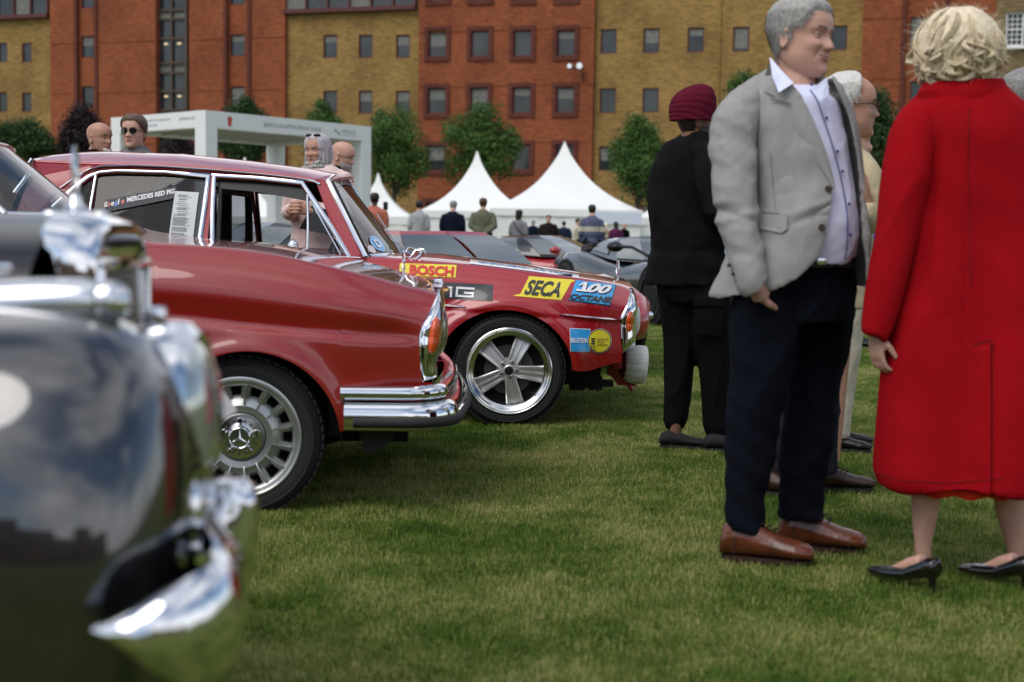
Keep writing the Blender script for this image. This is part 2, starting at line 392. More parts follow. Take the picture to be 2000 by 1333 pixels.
# ------------------------------------------------------------------ the brick building
B_ANG = radians(18); B_O = Vector((0, 92, 0)); B_D = Vector((cos(B_ANG), -sin(B_ANG), 0)); B_N = Vector((-sin(B_ANG), -cos(B_ANG), 0))  # B_N faces the camera
def FB(px, py, off=0.0):
    """pixel -> (u, z) on the facade plane moved out by off"""
    d = _F + _R * ((px - 1000) / F) + _U * ((666.5 - py) / F)
    o = B_O + B_N * off
    t = (o - CP).dot(B_N) / d.dot(B_N); p = CP + d * t
    return (p - o).dot(B_D), p.z
def BW(u, z, off=0.0): return B_O + B_D*u + B_N*off + Vector((0, 0, z))
def brick_mat(name, c1, c2, mortar, dirt=(.5, .5, .5)):
    mt = bpy.data.materials.new(name); mt.use_nodes = True
    n, l = mt.node_tree.nodes, mt.node_tree.links; b = n['Principled BSDF']; b.inputs['Roughness'].default_value = 0.9
    t = n.new('ShaderNodeTexCoord'); mpn = n.new('ShaderNodeMapping'); mpn.inputs['Rotation'].default_value = (0, 0, B_ANG)
    l.new(t.outputs['Object'], mpn.inputs[0])
    sp = n.new('ShaderNodeSeparateXYZ'); cb = n.new('ShaderNodeCombineXYZ'); l.new(mpn.outputs[0], sp.inputs[0]); l.new(sp.outputs['X'], cb.inputs['X']); l.new(sp.outputs['Z'], cb.inputs['Y'])
    br = n.new('ShaderNodeTexBrick'); br.inputs['Scale'].default_value = 1.0; br.inputs['Brick Width'].default_value = .3; br.inputs['Row Height'].default_value = .1; br.inputs['Mortar Size'].default_value = .008
    br.inputs['Color1'].default_value = (*c1, 1); br.inputs['Color2'].default_value = (*c2, 1); br.inputs['Mortar'].default_value = (*mortar, 1); br.inputs['Bias'].default_value = -.1
    l.new(cb.outputs[0], br.inputs['Vector'])
    z = n.new('ShaderNodeTexNoise'); z.inputs['Scale'].default_value = .35; z.inputs['Detail'].default_value = 8; l.new(t.outputs['Object'], z.inputs['Vector'])
    r = n.new('ShaderNodeValToRGB'); r.color_ramp.elements[0].color = (*dirt, 1); r.color_ramp.elements[0].position = .3; r.color_ramp.elements[1].position = .6; l.new(z.outputs['Fac'], r.inputs[0])
    z4 = n.new('ShaderNodeTexNoise'); z4.inputs['Scale'].default_value = 2.2; z4.inputs['Detail'].default_value = 4; mp4 = n.new('ShaderNodeMapping'); mp4.inputs['Scale'].default_value = (1, 1, 5); l.new(t.outputs['Object'], mp4.inputs[0]); l.new(mp4.outputs[0], z4.inputs['Vector'])
    r4 = n.new('ShaderNodeValToRGB'); r4.color_ramp.elements[0].color = (.66, .64, .60, 1); r4.color_ramp.elements[0].position = .35; r4.color_ramp.elements[1].color = (1.12, 1.12, 1.15, 1); r4.color_ramp.elements[1].position = .68; l.new(z4.outputs['Fac'], r4.inputs[0])
    mm = n.new('ShaderNodeMixRGB'); mm.blend_type = 'MULTIPLY'; mm.inputs[0].default_value = 1; l.new(br.outputs[0], mm.inputs[1]); l.new(r.outputs[0], mm.inputs[2])
    m2 = n.new('ShaderNodeMixRGB'); m2.blend_type = 'MULTIPLY'; m2.inputs[0].default_value = 1; l.new(mm.outputs[0], m2.inputs[1]); l.new(r4.outputs[0], m2.inputs[2])
    l.new(m2.outputs[0], b.inputs['Base Color'])
    bp = n.new('ShaderNodeBump'); bp.inputs['Strength'].default_value = .3; bp.inputs['Distance'].default_value = .01; l.new(br.outputs['Fac'], bp.inputs['Height']); bp.invert = True; l.new(bp.outputs[0], b.inputs['Normal'])
    return mt
M['orange_brick'] = brick_mat('orange_brick', (.33, .088, .026), (.28, .068, .02), (.26, .09, .045), (.72, .66, .62))
M['yellow_brick'] = brick_mat('yellow_brick', (.37, .225, .06), (.28, .165, .045), (.30, .21, .09), (.68, .64, .56))
M['old_brick'] = brick_mat('old_stock_brick', (.24, .17, .07), (.17, .115, .05), (.2, .16, .1), (.6, .58, .55))
M['dark_brick'] = brick_mat('brown_surround_brick', (.15, .032, .018), (.12, .026, .016), (.12, .04, .025), (.8, .8, .8))
M['maroon'] = mat('maroon_window_frame', (.09, .018, .018), rough=.5)
M['win_glass'] = mat('window_glass', (.03, .036, .04), rough=.08, spec=.6, var=.5, vscale=.7)
M['blind'] = mat('window_blind', (.17, .17, .155), rough=.8, var=.2, vscale=3)
M['win_room'] = mat('room_behind_glass', (.035, .04, .038), rough=.9, var=.6, vscale=1.3)
M['lead'] = mat('grey_flashing', (.09, .085, .09), rough=.6)
M['lamp_on'] = mat('ceiling_lamp_glow', (.8, .6, .35), emit=.5)

bt = Thing('brick_building', 'long four-storey office building in alternating orange and yellow brick behind the tents', 'building', (0, 92, 0))
ZB, ZT = -0.5, 17.5
secs = [(-700, 100, 'yellow_brick', 0.0), (100, 150, 'orange_brick', .35), (150, 187, 'orange_brick', .15), (187, 305, 'orange_brick', .35), (305, 370, 'lead', -.35), (370, 441, 'orange_brick', .35), (441, 487, 'orange_brick', .15), (487, 556, 'orange_brick', .35),
        (556, 816, 'yellow_brick', 0.0), (816, 1156, 'orange_brick', .35), (1156, 1677, 'yellow_brick', 0.0), (1677, 1760, 'orange_brick', .35), (1760, 1842, 'orange_brick', .15), (1842, 1937, 'orange_brick', .35)]
wins = []   # (u0, z0, u1, z1, off, kind)
def rect(cx, cy, w, h, off):
    u0, z1 = FB(cx - w/2, cy - h/2, off); u1, z0 = FB(cx + w/2, cy + h/2, off); return [u0, z0, u1, z1, off]
for cx in (5, 52):
    for cy in (103, 200, 297): wins.append(rect(cx, cy, 19, 38, 0.0) + ['plain'])
for cx in (-60, -120, -200, -260):
    for cy in (105, 202): wins.append(rect(cx, cy, 19, 38, 0.0) + ['plain'])
for cy in (-5, 92, 190): wins.append(rect(171, cy, 25, 42, .15) + ['plain'])
for cy in (-12, 89, 190): wins.append(rect(464, cy, 29, 42, .15) + ['plain'])
for cx in (645, 714, 787):
    for cy in (91, 200, 308): wins.append(rect(cx, cy, 27, 45, 0.0) + ['plain'])
for i, cx in enumerate((856, 939, 1022, 1107)):
    for k, cy in enumerate((-24, 86, 197, 309, 420)): wins.append(rect(cx - k*1.5, cy + .3 - i*.6, 35, 50, .35) + ['surround'])
for i, cx in enumerate((1190, 1273.5, 1360.5, 1449, 1545, 1640)):
    for k, cy in enumerate((-34, 81, 197, 310, 424)): wins.append(rect(cx - k*1.5, cy - i*1.9*(1-k*.3), 31, 48, 0.0) + ['plain'])
for cy in (-60, 65, 190): wins.append(rect(1800, cy, 44, 62, .15) + ['plain'])
# walls with openings: each section is a grid cut at window edges
def wall_section(u0, u1, off, ws, mi_name):
    us = sorted(set([u0, u1] + [w[0] for w in ws] + [w[2] for w in ws])); zs = sorted(set([ZB, ZT] + [w[1] for w in ws] + [w[3] for w in ws]))
    b = MB()
    for a, c in zip(us[:-1], us[1:]):
        for e, f in zip(zs[:-1], zs[1:]):
            mu, mz = (a+c)/2, (e+f)/2
            if any(w[0] < mu < w[2] and w[1] < mz < w[3] for w in ws): continue
            b.add([BW(a, e, off), BW(c, e, off), BW(c, f, off), BW(a, f, off)], [(0, 1, 2, 3)])
    for w in ws:   # reveals
        r = off - .22; q = [(w[0], w[1]), (w[2], w[1]), (w[2], w[3]), (w[0], w[3])]
        for k in range(4):
            (a, e), (c, f) = q[k], q[(k+1) % 4]
            b.add([BW(a, e, off), BW(c, f, off), BW(c, f, r), BW(a, e, r)], [(0, 1, 2, 3)])
    for uu, s in ((u0, 1), (u1, -1)):
        b.add([BW(uu, ZB, off), BW(uu, ZT, off), BW(uu, ZT, -1), BW(uu, ZB, -1)], [(0, 1, 2, 3)])
    b.add([BW(u0, ZT, off), BW(u1, ZT, off), BW(u1, ZT, -12), BW(u0, ZT, -12)], [(0, 1, 2, 3)])
    return bt.part('wall', b, M[mi_name], smooth=False, fix=False)
rnd = random.Random(5)
def add_window(w, mname='maroon', mull=False):
    u0, z0, u1, z1, off, kind = w; fr = .085; o = off - .12
    b = MB()
    W_, H_ = u1-u0, z1-z0; uc, zc = (u0+u1)/2, (z0+z1)/2; R = Matrix.Rotation(-B_ANG, 3, 'Z')
    def bx(u, z, du, dz, of, dd=.1): b.box(BW(u, z, of), (du, dd, dz), R)
    bx(uc, z0 + fr/2, W_, fr, o); bx(uc, z1 - fr/2, W_, fr, o); bx(u0 + fr/2, zc, fr, H_-2*fr, o); bx(u1 - fr/2, zc, fr, H_-2*fr, o)
    if mull: bx(uc, zc, fr*.8, H_-2*fr, o)
    f = bt.part('window', b, M[mname], smooth=False)
    g = MB(); g.box(BW(uc, zc, o - .03), (W_-2*fr, .02, H_-2*fr), R)
    bt.part('pane', g, M['win_glass'], f, smooth=False)
    if rnd.random() < .55 and kind != 'dark':
        g = MB(); hh = rnd.choice((.3, .45, .6, .9)) * (H_-2*fr); g.box(BW(uc, z1 - fr - hh/2, o - .015), (W_-2*fr-.04, .012, hh), R)
        bt.part('blind', g, M['blind'], f, smooth=False)
    if kind == 'surround':
        s = MB(); t = .26
        def sx(u, z, du, dz): s.box(BW(u, z, off + .04), (du, .12, dz), R)
        sx(uc, z0 - t/2 - .02, W_ + 2*t, t); sx(uc, z1 + t/2 + .02, W_ + 2*t, t); sx(u0 - t/2, zc, t, H_ + .04); sx(u1 + t/2, zc, t, H_ + .04)
        bt.part('window_surround', s, M['dark_brick'], f, smooth=False)
for (a, c, mn, off) in secs:
    u0 = FB(a, 300, off)[0]; u1 = FB(c, 300, off)[0]
    if a == 305: continue
    ws = [w for w in wins if u0 < (w[0]+w[2])/2 < u1]
    # the topmost glazing ribbons
    wall_section(u0, u1, off, ws, mn)
for w in wins: add_window(w)
# glazing ribbons below the top of the frame (yellow wings)
for (a, c, yb, n) in ((-160, 98, 33, 8), (558, 815, 16, 6)):
    u0, _ = FB(a, yb); u1, _ = FB(c, yb); z0 = FB((a+c)/2, yb)[1]; R = Matrix.Rotation(-B_ANG, 3, 'Z'); H_ = 2.0
    b = MB(); b.box(BW((u0+u1)/2, z0 - .14, .2), (u1-u0, .5, .28), R); b.box(BW((u0+u1)/2, z0 + H_ + .14, .2), (u1-u0, .5, .28), R)
    rb = bt.part('ribbon_window', b, M['maroon'], smooth=False)
    for i in range(n + 1):
        b = MB(); b.box(BW(lerp(u0 + .06, u1 - .06, i/n), z0 + H_/2, .18), (.12, .2, H_), R); bt.part('mullion', b, M['maroon'], rb, smooth=False)
    for i in range(n):
        b = MB(); b.box(BW(lerp(u0, u1, (i+.5)/n), z0 + H_/2, .1), ((u1-u0)/n - .14, .05, H_-.02), R); bt.part('pane', b, M['win_glass'] if i % 3 else M['blind'], rb, smooth=False)
# stair tower glazing between 305 and 370
u0, _ = FB(307, 200, -.2); u1, _ = FB(369, 200, -.2); R = Matrix.Rotation(-B_ANG, 3, 'Z')
b = MB()
zz = [FB(338, y_)[1] for y_ in (330, 265, 215, 178, 142, 123, 75, 37, 19, -30, -60)]
b.box(BW(u0 + .1, 8, -.1), (.2, .25, 17), R); b.box(BW(u1 - .1, 8, -.1), (.2, .25, 17), R); b.box(BW((u0+u1)/2, 8, -.1), (.14, .2, 17), R)
for z_ in zz: b.box(BW((u0+u1)/2, z_, -.1), (u1-u0-.42, .16, .16), R)
st = bt.part('stair_glazing', b, mat('bronze_frame', (.07, .045, .03), rough=.5), smooth=False)
for k, (za, zb) in enumerate(zip(zz[:-1], zz[1:])):
    for s in (0, 1):
        ua = lerp(u0 + .2, u1 - .2, s*.5) + .05; ub = lerp(u0 + .2, u1 - .2, s*.5 + .5) - .05
        b = MB(); b.box(BW((ua+ub)/2, (za+zb)/2, -.22), (ub-ua, .04, zb-za-.15), R)
        bt.part('pane', b, M['blind'] if k % 3 == 1 else M['win_glass'], st, smooth=False)
        if k in (2, 5): 
            b = MB(); b.box(BW((ua+ub)/2, zb - .35, -.18), (.28, .05, .12), R); bt.part('ceiling_lamp', b, M['lamp_on'], st, smooth=False)
b = MB(); b.box(BW((u0+u1)/2, 8, -.6), (u1-u0+1, .1, 18), R); bt.part('stair_wall', b, M['win_room'], smooth=False)
b = MB(); b.box(BW(10, 8, -7), (115, 11.6, 17), R); bt.part('core', b, M['win_room'], smooth=False)
# brick piers proud of the orange walls beside the recessed window strips, string courses
for x0 in (147, 186, 438, 484, 1757, 1840):
    uu = FB(x0 + 3, 200, .35)[0]; b = MB(); b.box(BW(uu, 8.4, .4), (.24, .14, 17.8), R); bt.part('brick_pier', b, M['dark_brick'], smooth=False)
for (a, c) in ((102, 146), (191, 303), (372, 437), (489, 554), (818, 1154), (1679, 1755), (1845, 1935)):
    for yy in (60, 168, 278):
        z_ = FB(1000, yy)[1]; ua, ub = FB(a, 200, .36)[0], FB(c, 200, .36)[0]
        b = MB(); b.box(BW((ua+ub)/2, z_, .36), (ub-ua, .05, .05), R); bt.part('string_course', b, M['orange_brick'], smooth=False)
# thin drainpipe on the yellow wing
for x0 in (1404,):
    uu = FB(x0, 200, .05)[0]; b = MB(); b.tube([BW(uu, -.5, .07), BW(uu, 17, .07)], .035, 8); bt.part('drainpipe', b, M['yellow_brick'])
# floodlights on the wall
fl = Thing('wall_floodlight', 'pair of black floodlights on a bracket high on the orange brick wall', 'floodlight', BW(*FB(1133, 140, .4), .4))
u_, z_ = FB(1130, 135, .4)
b = MB(); b.tube([BW(u_+.3, z_-.8, .42), BW(u_+.3, z_-.3, .42), BW(u_+.1, z_-.05, .9), BW(u_-.5, z_-.05, .9)], .04, 8); b.tube([BW(u_+.1, z_-.05, .9), BW(u_+.5, z_-.05, .9)], .04, 8); fl.part('bracket', b, M['black_trim'])
for s, r_ in ((-.42, .17), (.22, .22)):
    b = MB(); b.lathe([(.05, .25), (r_*.8, .2), (r_, .0), (r_*1.02, -.06)], BW(u_+s, z_+.12, .95), -B_N, 20, cap=True); h = fl.part('lamp_head', b, M['black_trim'])
    b = MB(); b.lathe([(.001, -.068), (r_*.9, -.066)], BW(u_+s, z_+.12, .95), -B_N, 20); fl.part('lens', b, M['chrome_soft'], h)

# second building on the far right with a white sash window
b2 = Thing('stock_brick_house', 'old yellow stock brick building with white sash windows at the right edge', 'building', BW(FB(1960, 300)[0], 0, 0))
ua, ub = FB(1939, 200, .9)[0], FB(1939, 200, .9)[0] + 22
sw = []
for (cx, cy, w, h) in ((1982, 57, 33, 66), (1990, 190, 40, 70), (2060, 50, 34, 66), (2066, 184, 36, 70)):
    sw.append(rect(cx, cy, w, h, .9))
us = sorted(set([ua, ub] + [w[0] for w in sw] + [w[2] for w in sw])); zs = sorted(set([ZB, 20] + [w[1] for w in sw] + [w[3] for w in sw])); b = MB()
for a, c in zip(us[:-1], us[1:]):
    for e, f in zip(zs[:-1], zs[1:]):
        if any(w[0] < (a+c)/2 < w[2] and w[1] < (e+f)/2 < w[3] for w in sw): continue
        b.add([BW(a, e, .9), BW(c, e, .9), BW(c, f, .9), BW(a, f, .9)], [(0, 1, 2, 3)])
b.add([BW(ua, ZB, .9), BW(ua, 20, .9), BW(ua, 20, -9), BW(ua, ZB, -9)], [(0, 1, 2, 3)])
for w in sw:
    q = [(w[0], w[1]), (w[2], w[1]), (w[2], w[3]), (w[0], w[3])]
    for k in range(4):
        (a, e), (c, f) = q[k], q[(k+1) % 4]; b.add([BW(a, e, .9), BW(c, f, .9), BW(c, f, .6), BW(a, e, .6)], [(0, 1, 2, 3)])
b2.part('wall', b, M['old_brick'], smooth=False)
for w in sw:
    u0, z0, u1, z1, off = w; b = MB(); uc = (u0+u1)/2; zc = (z0+z1)/2; fr = .1
    for (u, z, du, dz) in ((uc, z0+fr/2, u1-u0, fr), (uc, z1-fr/2, u1-u0, fr), (u0+fr/2, zc, fr, z1-z0-2*fr), (u1-fr/2, zc, fr, z1-z0-2*fr), (uc, zc, u1-u0-2*fr, .07)): b.box(BW(u, z, .72), (du, .08, dz), R)
    f = b2.part('sash_window', b, M['white_paint'], smooth=False)
    for i in (1, 2):
        b = MB(); b.box(BW(lerp(u0+fr, u1-fr, i/3), zc, .71), (.035, .05, z1-z0-2*fr), R); b2.part('glazing_bar', b, M['white_paint'], f, smooth=False)
    for i in (1, 2, 4, 5):
        b = MB(); b.box(BW(uc, lerp(z0+fr, z1-fr, i/6), .709), (u1-u0-2*fr, .045, .035), R); b2.part('glazing_bar', b, M['white_paint'], f, smooth=False)
    b = MB(); b.box(BW(uc, zc, .66), (u1-u0-2*fr, .02, z1-z0-2*fr), R); b2.part('pane', b, M['win_glass'], f, smooth=False)
    b = MB(); b.box(BW(uc, z0 - .09, 1.0), (u1-u0+.5, .35, .16), R); b2.part('sill', b, M['white_paint'], f, smooth=False)

# pavement and low band in front of the building
mb = MB(); a, c = BW(-60, -.002, 6), BW(60, -.002, 6); d, e = BW(60, -.002, .5), BW(-60, -.002, .5)
mb.add([a, c, d, e], [(0, 1, 2, 3)]); struct('pavement', mb, mat('pavement', (.2, .19, .18), rough=.9, var=.2, vscale=.5))

# ------------------------------------------------------------------ trees
def leaf_mat(name, c, c2):
    mt = bpy.data.materials.new(name); mt.use_nodes = True
    n, l = mt.node_tree.nodes, mt.node_tree.links; b = n['Principled BSDF']; b.inputs['Roughness'].default_value = .5; b.inputs['Specular IOR Level'].default_value = .3
    g = n.new('ShaderNodeNewGeometry'); r = n.new('ShaderNodeValToRGB'); r.color_ramp.elements[0].color = (*c, 1); r.color_ramp.elements[1].color = (*c2, 1)
    l.new(g.outputs['Random Per Island'], r.inputs[0]); l.new(r.outputs[0], b.inputs['Base Color'])
    tl = n.new('ShaderNodeBsdfTranslucent'); l.new(r.outputs[0], tl.inputs[0]); ms = n.new('ShaderNodeMixShader'); ms.inputs[0].default_value = .25
    l.new(b.outputs[0], ms.inputs[1]); l.new(tl.outputs[0], ms.inputs[2]); l.new(ms.outputs[0], n['Material Output'].inputs[0])
    return mt
M['leaf_green'] = leaf_mat('green_leaves', (.03, .085, .016), (.10, .18, .035))
M['leaf_dark'] = leaf_mat('dark_green_leaves', (.02, .05, .015), (.05, .10, .025))
M['leaf_purple'] = leaf_mat('purple_leaves', (.014, .010, .012), (.032, .017, .02))
M['bark'] = mat('bark', (.05, .04, .03), rough=.9, var=.4, vscale=8, bump=.5, bscale=20)
def tree(px, ytop, ybot, wpx, D, lm, label, seed, density=1.0, shape='egg', group='trees in front of the brick building'):
    rnd = random.Random(seed); ppm = F / D
    base = P(px, 450, D); base.z = 0; top = P(px, ytop, D).z; bot = P(px, ybot + 22, D).z
    t = Thing('tree', label, 'tree', base, group)
    cz = (top+bot)/2; rz = (top-bot)/2*1.06; rx = wpx/2/ppm*1.42
    b = MB(); tr = .13; pts_ = [base + Vector((rnd.uniform(-.05, .05), rnd.uniform(-.05, .05), z)) for z in np.linspace(-.1, cz + rz*.4, 7)]
    b.tube(pts_, [tr*(1.25 - .9*i/6) for i in range(7)], 8)
    t.part('trunk', b, M['bark'])
    clumps = []
    n = int(165*density)
    for i in range(n):
        # clump centres through the crown's volume, more toward the outside
        while True:
            v = Vector((rnd.uniform(-1, 1), rnd.uniform(-1, 1), rnd.uniform(-1, 1)))
            if .25 < v.length < .80 + .34*noise.noise(v.normalized()*1.7 + Vector((seed, 0, 0))): break
        w = 1.0 if shape == 'ball' else (1.0 - .52*max(0, v.z)**1.3 - .12*max(0, -v.z))*(1 + .22*noise.noise(Vector((v.x*2 + seed, v.y*2, v.z*2.5))))
        c = base + Vector((v.x*rx*w*.86, v.y*rx*w*.86, cz + v.z*rz*.9)); clumps.append((c, rnd.uniform(.2, .34)*min(rx, rz)))
    b = MB()
    for i in range(0, n, 6):
        c, r = clumps[i]; s = base + Vector((0, 0, lerp(bot, cz, rnd.random()))); b.tube([s, (s+c)/2 + Vector((0, 0, -.1)), c], [.05, .035, .015], 5)
    t.part('branches', b, M['bark'])
    b = MB(); vs = []; fs = []
    nl = int(75)
    for c, r in clumps:
        for k in range(nl):
            v = Vector((rnd.gauss(0, 1), rnd.gauss(0, 1), rnd.gauss(0, .8))).normalized() * (r * rnd.random()**.4)
            p = c + v; s = rnd.uniform(.10, .2)
            a = Vector((rnd.gauss(0, 1), rnd.gauss(0, 1), rnd.gauss(0, 1))).normalized(); q = a.orthogonal().normalized()
            nn = v.normalized(); a = (nn.cross(a)).normalized(); q = (nn + .6*Vector((rnd.gauss(0, 1), rnd.gauss(0, 1), rnd.gauss(0, 1)))).normalized().cross(a).normalized()
            o = len(vs); vs += [p - a*s*.5, p + q*s*.3 + a*.05*s, p + a*s*.55, p - q*s*.3]; fs.append((o, o+1, o+2, o+3))
    b.v = [tuple(v) for v in vs]; b.f = fs; b.m = [0]*len(fs)
    t.part('crown', b, lm, smooth=False, fix=False)
    return t
trees = [(40, 228, 330, 150, 80, 'leaf_dark', 'broad dark green bush-like tree at the left edge, left of the purple one'),
         (160, 205, 325, 92, 80, 'leaf_purple', 'dark purple-leaved tree behind the bald man at the left'),
         (352, 262, 345, 80, 80, 'leaf_purple', 'dark purple-leaved tree half hidden under the stage canopy'),
         (476, 180, 330, 92, 80, 'leaf_dark', 'green tree rising behind the white stage beam'),
         (633, 190, 330, 78, 82, 'leaf_green', 'small green tree behind the silver-haired woman'),
         (770, 183, 368, 122, 78, 'leaf_green', 'green street tree with visible trunk behind the small pointed tent'),
         (930, 180, 375, 122, 78, 'leaf_green', 'wide green tree between the two largest left tents'),
         (1245, 215, 385, 112, 74, 'leaf_green', 'green tree right of the largest tent'),
         (1446, 125, 330, 100, 70, 'leaf_green', 'green tree mostly hidden behind the man in the grey blazer'),
         (1698, 148, 420, 118, 66, 'leaf_dark', 'tall dense green tree beside the orange wall, left of the red coat')]
for i, a in enumerate(trees): tree(a[0], a[1], a[2], a[3], a[4], M[a[5]], a[6], 100+i, density=1.5 if i in (0, 9) else 1.15)

# ------------------------------------------------------------------ tents
M['tent'] = mat('white_tent_canvas', (.8, .8, .77), rough=.7, var=.04, vscale=.6, bump=.2, bscale=1.5)
def tent(px, ypk, yeave, hw_px, D, label, wall=True, rot=0.0, banner=None):
    ppm = F/D; base = P(px, 450, D); base.z = 0; pk = P(px, ypk, D).z; ev = P(px, yeave, D).z; hw = hw_px/ppm
    t = Thing('marquee_tent', label, 'tent', base, 'white pointed marquee tents'); R_ = Matrix.Rotation(rot, 3, 'Z')
    n = 12; rows = []
    for i in range(n + 1):
        s = i/n; w = hw*(1-s); z = ev + (pk-ev)*(s**1.0*.0 + (lambda q: .52*q + .48*q**3.2)(s)); w = max(w, .06)
        row = []
        for k in range(32):
            a = k/32*4; e = int(a); f = a-e; cs = [(-1, -1), (1, -1), (1, 1), (-1, 1)]; x0, y0 = cs[e]; x1, y1 = cs[(e+1) % 4]
            x, y_ = lerp(x0, x1, f), lerp(y0, y1, f)
            rr = .12*s**.5; L = sqrt(x*x+y_*y_); x, y_ = x*(1-rr) + rr*x/L*1.0, y_*(1-rr) + rr*y_/L
            sag = 1 - .05*sin(pi*f)*sin(pi*min(1, s*1.4)) 
            row.append(base + R_ @ Vector((x*w*sag, y_*w*sag, z)))
        rows.append(row)
    b = MB(); b.loft(rows, cap=False); t.part('roof_canopy', b, M['tent'], ang=40)
    b = MB(); v = .32
    rows = [[base + R_ @ Vector((sx*hw*1.005, sy*hw*1.005, z)) for sx, sy in ((-1, -1), (1, -1), (1, 1), (-1, 1))] for z in (ev - v, ev + .03)]
    b.grid(rows, closev=True); t.part('valance', b, M['tent'], smooth=False, solid=.02)
    if wall:
        m_ = max(2, int(hw*2/1.6))
        for side in range(4):
            rows = []
            for z in (0, ev - v + .02):
                row = []
                for i in range(m_*6 + 1):
                    f = i/(m_*6); q = -hw*.985 + 2*hw*.985*f; off = .985*hw + .025*sin(i*2.1)
                    p = {0: (q, -off), 1: (off, q), 2: (q, off), 3: (-off, q)}[side]; row.append(base + R_ @ Vector((p[0], p[1], z)))
                rows.append(row)
            b = MB(); b.grid(rows); t.part('side_wall', b, M['tent'])
    for sx, sy in ((-1, -1), (1, -1), (1, 1), (-1, 1)):
        b = MB(); c = base + R_ @ Vector((sx*hw*1.0, sy*hw*1.0, 0)); b.tube([c, c + Vector((0, 0, ev))], .05, 8); t.part('leg', b, M['white_paint'])
    b = MB(); b.tube([base + Vector((0, 0, pk-.2)), base + Vector((0, 0, pk + .1))], [.09, .05], 10); t.part('finial', b, M['tent'])
    return t, base, ev, hw, R_
tent(1100, 281, 412, 140, 72, 'largest white pointed marquee right of centre')
tent(930, 300, 415, 105, 73, 'white pointed marquee just left of the largest, green tree behind')
tent(738, 343, 425, 72, 66, 'small white pointed marquee left of centre, behind the salmon shirt man')
tent(982, 352, 405, 60, 96, 'tip of a distant white marquee peeking between the two biggest ones')
tent(478, 312, 425, 92, 70, 'white marquee whose spike rises behind the red car roof')
tent(1290, 390, 428, 62, 66, 'white marquee partly hidden behind the turbaned man')
bn = Thing('fascia_stall', 'low flat-fronted white stall with a name board beside the largest tent', 'stall', P(1205, 450, 64).xy.to_3d())
q0, q1 = P(1160, 414, 64), P(1254, 414, 64); zb = P(1205, 438, 64).z
b = MB(); b.box(((q0.x+q1.x)/2, 64, (q0.z+zb)/2), (q1.x-q0.x, .08, q0.z-zb)); fb = bn.part('fascia_board', b, mat('fascia_white', (.62, .66, .78), rough=.6), smooth=False)
xc = (q0.x+q1.x)/2
b = MB(); b.box((xc, 65.2, zb/2), (q1.x-q0.x-.1, 2.2, zb-.02)); bn.part('stall_wall', b, M['tent'], smooth=False)

# ------------------------------------------------------------------ stage pavilion
A0 = P(403, 450, 38); A0.z = 0
A1 = P(705, 450, 43); A1.z = 0        # right end
A2 = P(238, 450, 41); A2.z = 0        # left end
A3 = A1 + (A2 - A0)
HT = P(403, 217, 38).z; HB = P(403, 250, 38).z
pv = Thing('stage_pavilion', 'white box-framed stage pavilion with lettered beams behind the cars', 'pavilion', A0)
M['stage_white'] = mat('stage_white', (.8, .8, .8), rough=.55)
for (p, q, nm) in ((A0, A1, 0), (A0, A2, 1), (A1, A3, 2), (A2, A3, 3)):
    d = (q-p); L = d.length; d.normalize(); R_ = Matrix.Rotation(atan2(d.y, d.x), 3, 'Z'); c = (p+q)/2; nrm = Vector((d.y, -d.x, 0))
    if nrm.dot(CP - c) < 0: nrm = -nrm
    b = MB(); ext = .4 if nm in (0, 3) else -.4
    b.box(c + Vector((0, 0, (HT+HB)/2)), (L + ext, .4, HT-HB), R_); bm_ = pv.part('beam', b, M['stage_white'], smooth=False)
    if nm < 2:
        fc = nrm*.206
        def onbeam(s, z, p=p, d=d, fc=fc): return p + d*s + fc + Vector((0, 0, z))
        hb = HT-HB; b = MB(); sg = 1 if (nm == 0) else -1
        def pt(s0, w, z0, h, txt, bold=0.0):
            if nm == 0: put_text(b, txt, lambda u, v: onbeam(s0 + u*w, HB + z0 + v*h), bold)
            else: put_text(b, txt, lambda u, v: onbeam(s0 + (1-u)*w, HB + z0 + v*h), bold)
        if nm == 0:
            pt(L*.31, L*.37, hb*.3, hb*.32, '@APOLLOCAPITALGROUP STAGE', .004); pt(L*.82, L*.1, hb*.42, hb*.2, 'APOLLO', .01); pt(L*.82, L*.12, hb*.24, hb*.08, 'CAPITAL GROUP', .0)
            for k in range(5):
                a = k*.35; b.box(onbeam(L*.775 + .05*k, HB + hb*(.55 - .06*k)), (.05, .01, .04), R_)
        else:
            pt(L*.33, L*.45, hb*.52, hb*.16, '@APOLLOCAPITALGROUP', .004); pt(L*.48, L*.15, hb*.24, hb*.14, 'STAGE', .004); pt(L*.05, L*.18, hb*.5, hb*.16, 'APOLLO', .01)
        pv.part('lettering', b, mat('stage_lettering', (.22, .22, .25), rough=.6), bm_, smooth=False, fix=False)
        if nm == 0:
            b = MB(); b.lathe([(.001, .004), (.085, .004)], onbeam(.65, HB + hb*.58), nrm, 16); b.box(onbeam(.65, HB + hb*.3), (.12, .008, .1), R_)
            pv.part('emblem', b, mat('emblem_red', (.55, .05, .04)), bm_, smooth=False)
for p in (A0, A1, A2, A3):
    d = (A1-A0).normalized(); R_ = Matrix.Rotation(atan2(d.y, d.x), 3, 'Z')
    b = MB(); b.bbox(p + Vector((0, 0, HB/2 - .002)), (.42, .42, HB - .01), .02, R_); pv.part('post', b, M['stage_white'], smooth=False)
b = MB(); zc = HB + .12
q = [A0, A1, A3, A2]; cc = sum(q, Vector())/4; q = [cc + (p-cc)*.94 for p in q]
b.add([p + Vector((0, 0, zc)) for p in q] + [p + Vector((0, 0, zc + .1)) for p in q], [(0, 1, 2, 3), (7, 6, 5, 4), (0, 4, 5, 1), (1, 5, 6, 2), (2, 6, 7, 3), (3, 7, 4, 0)])
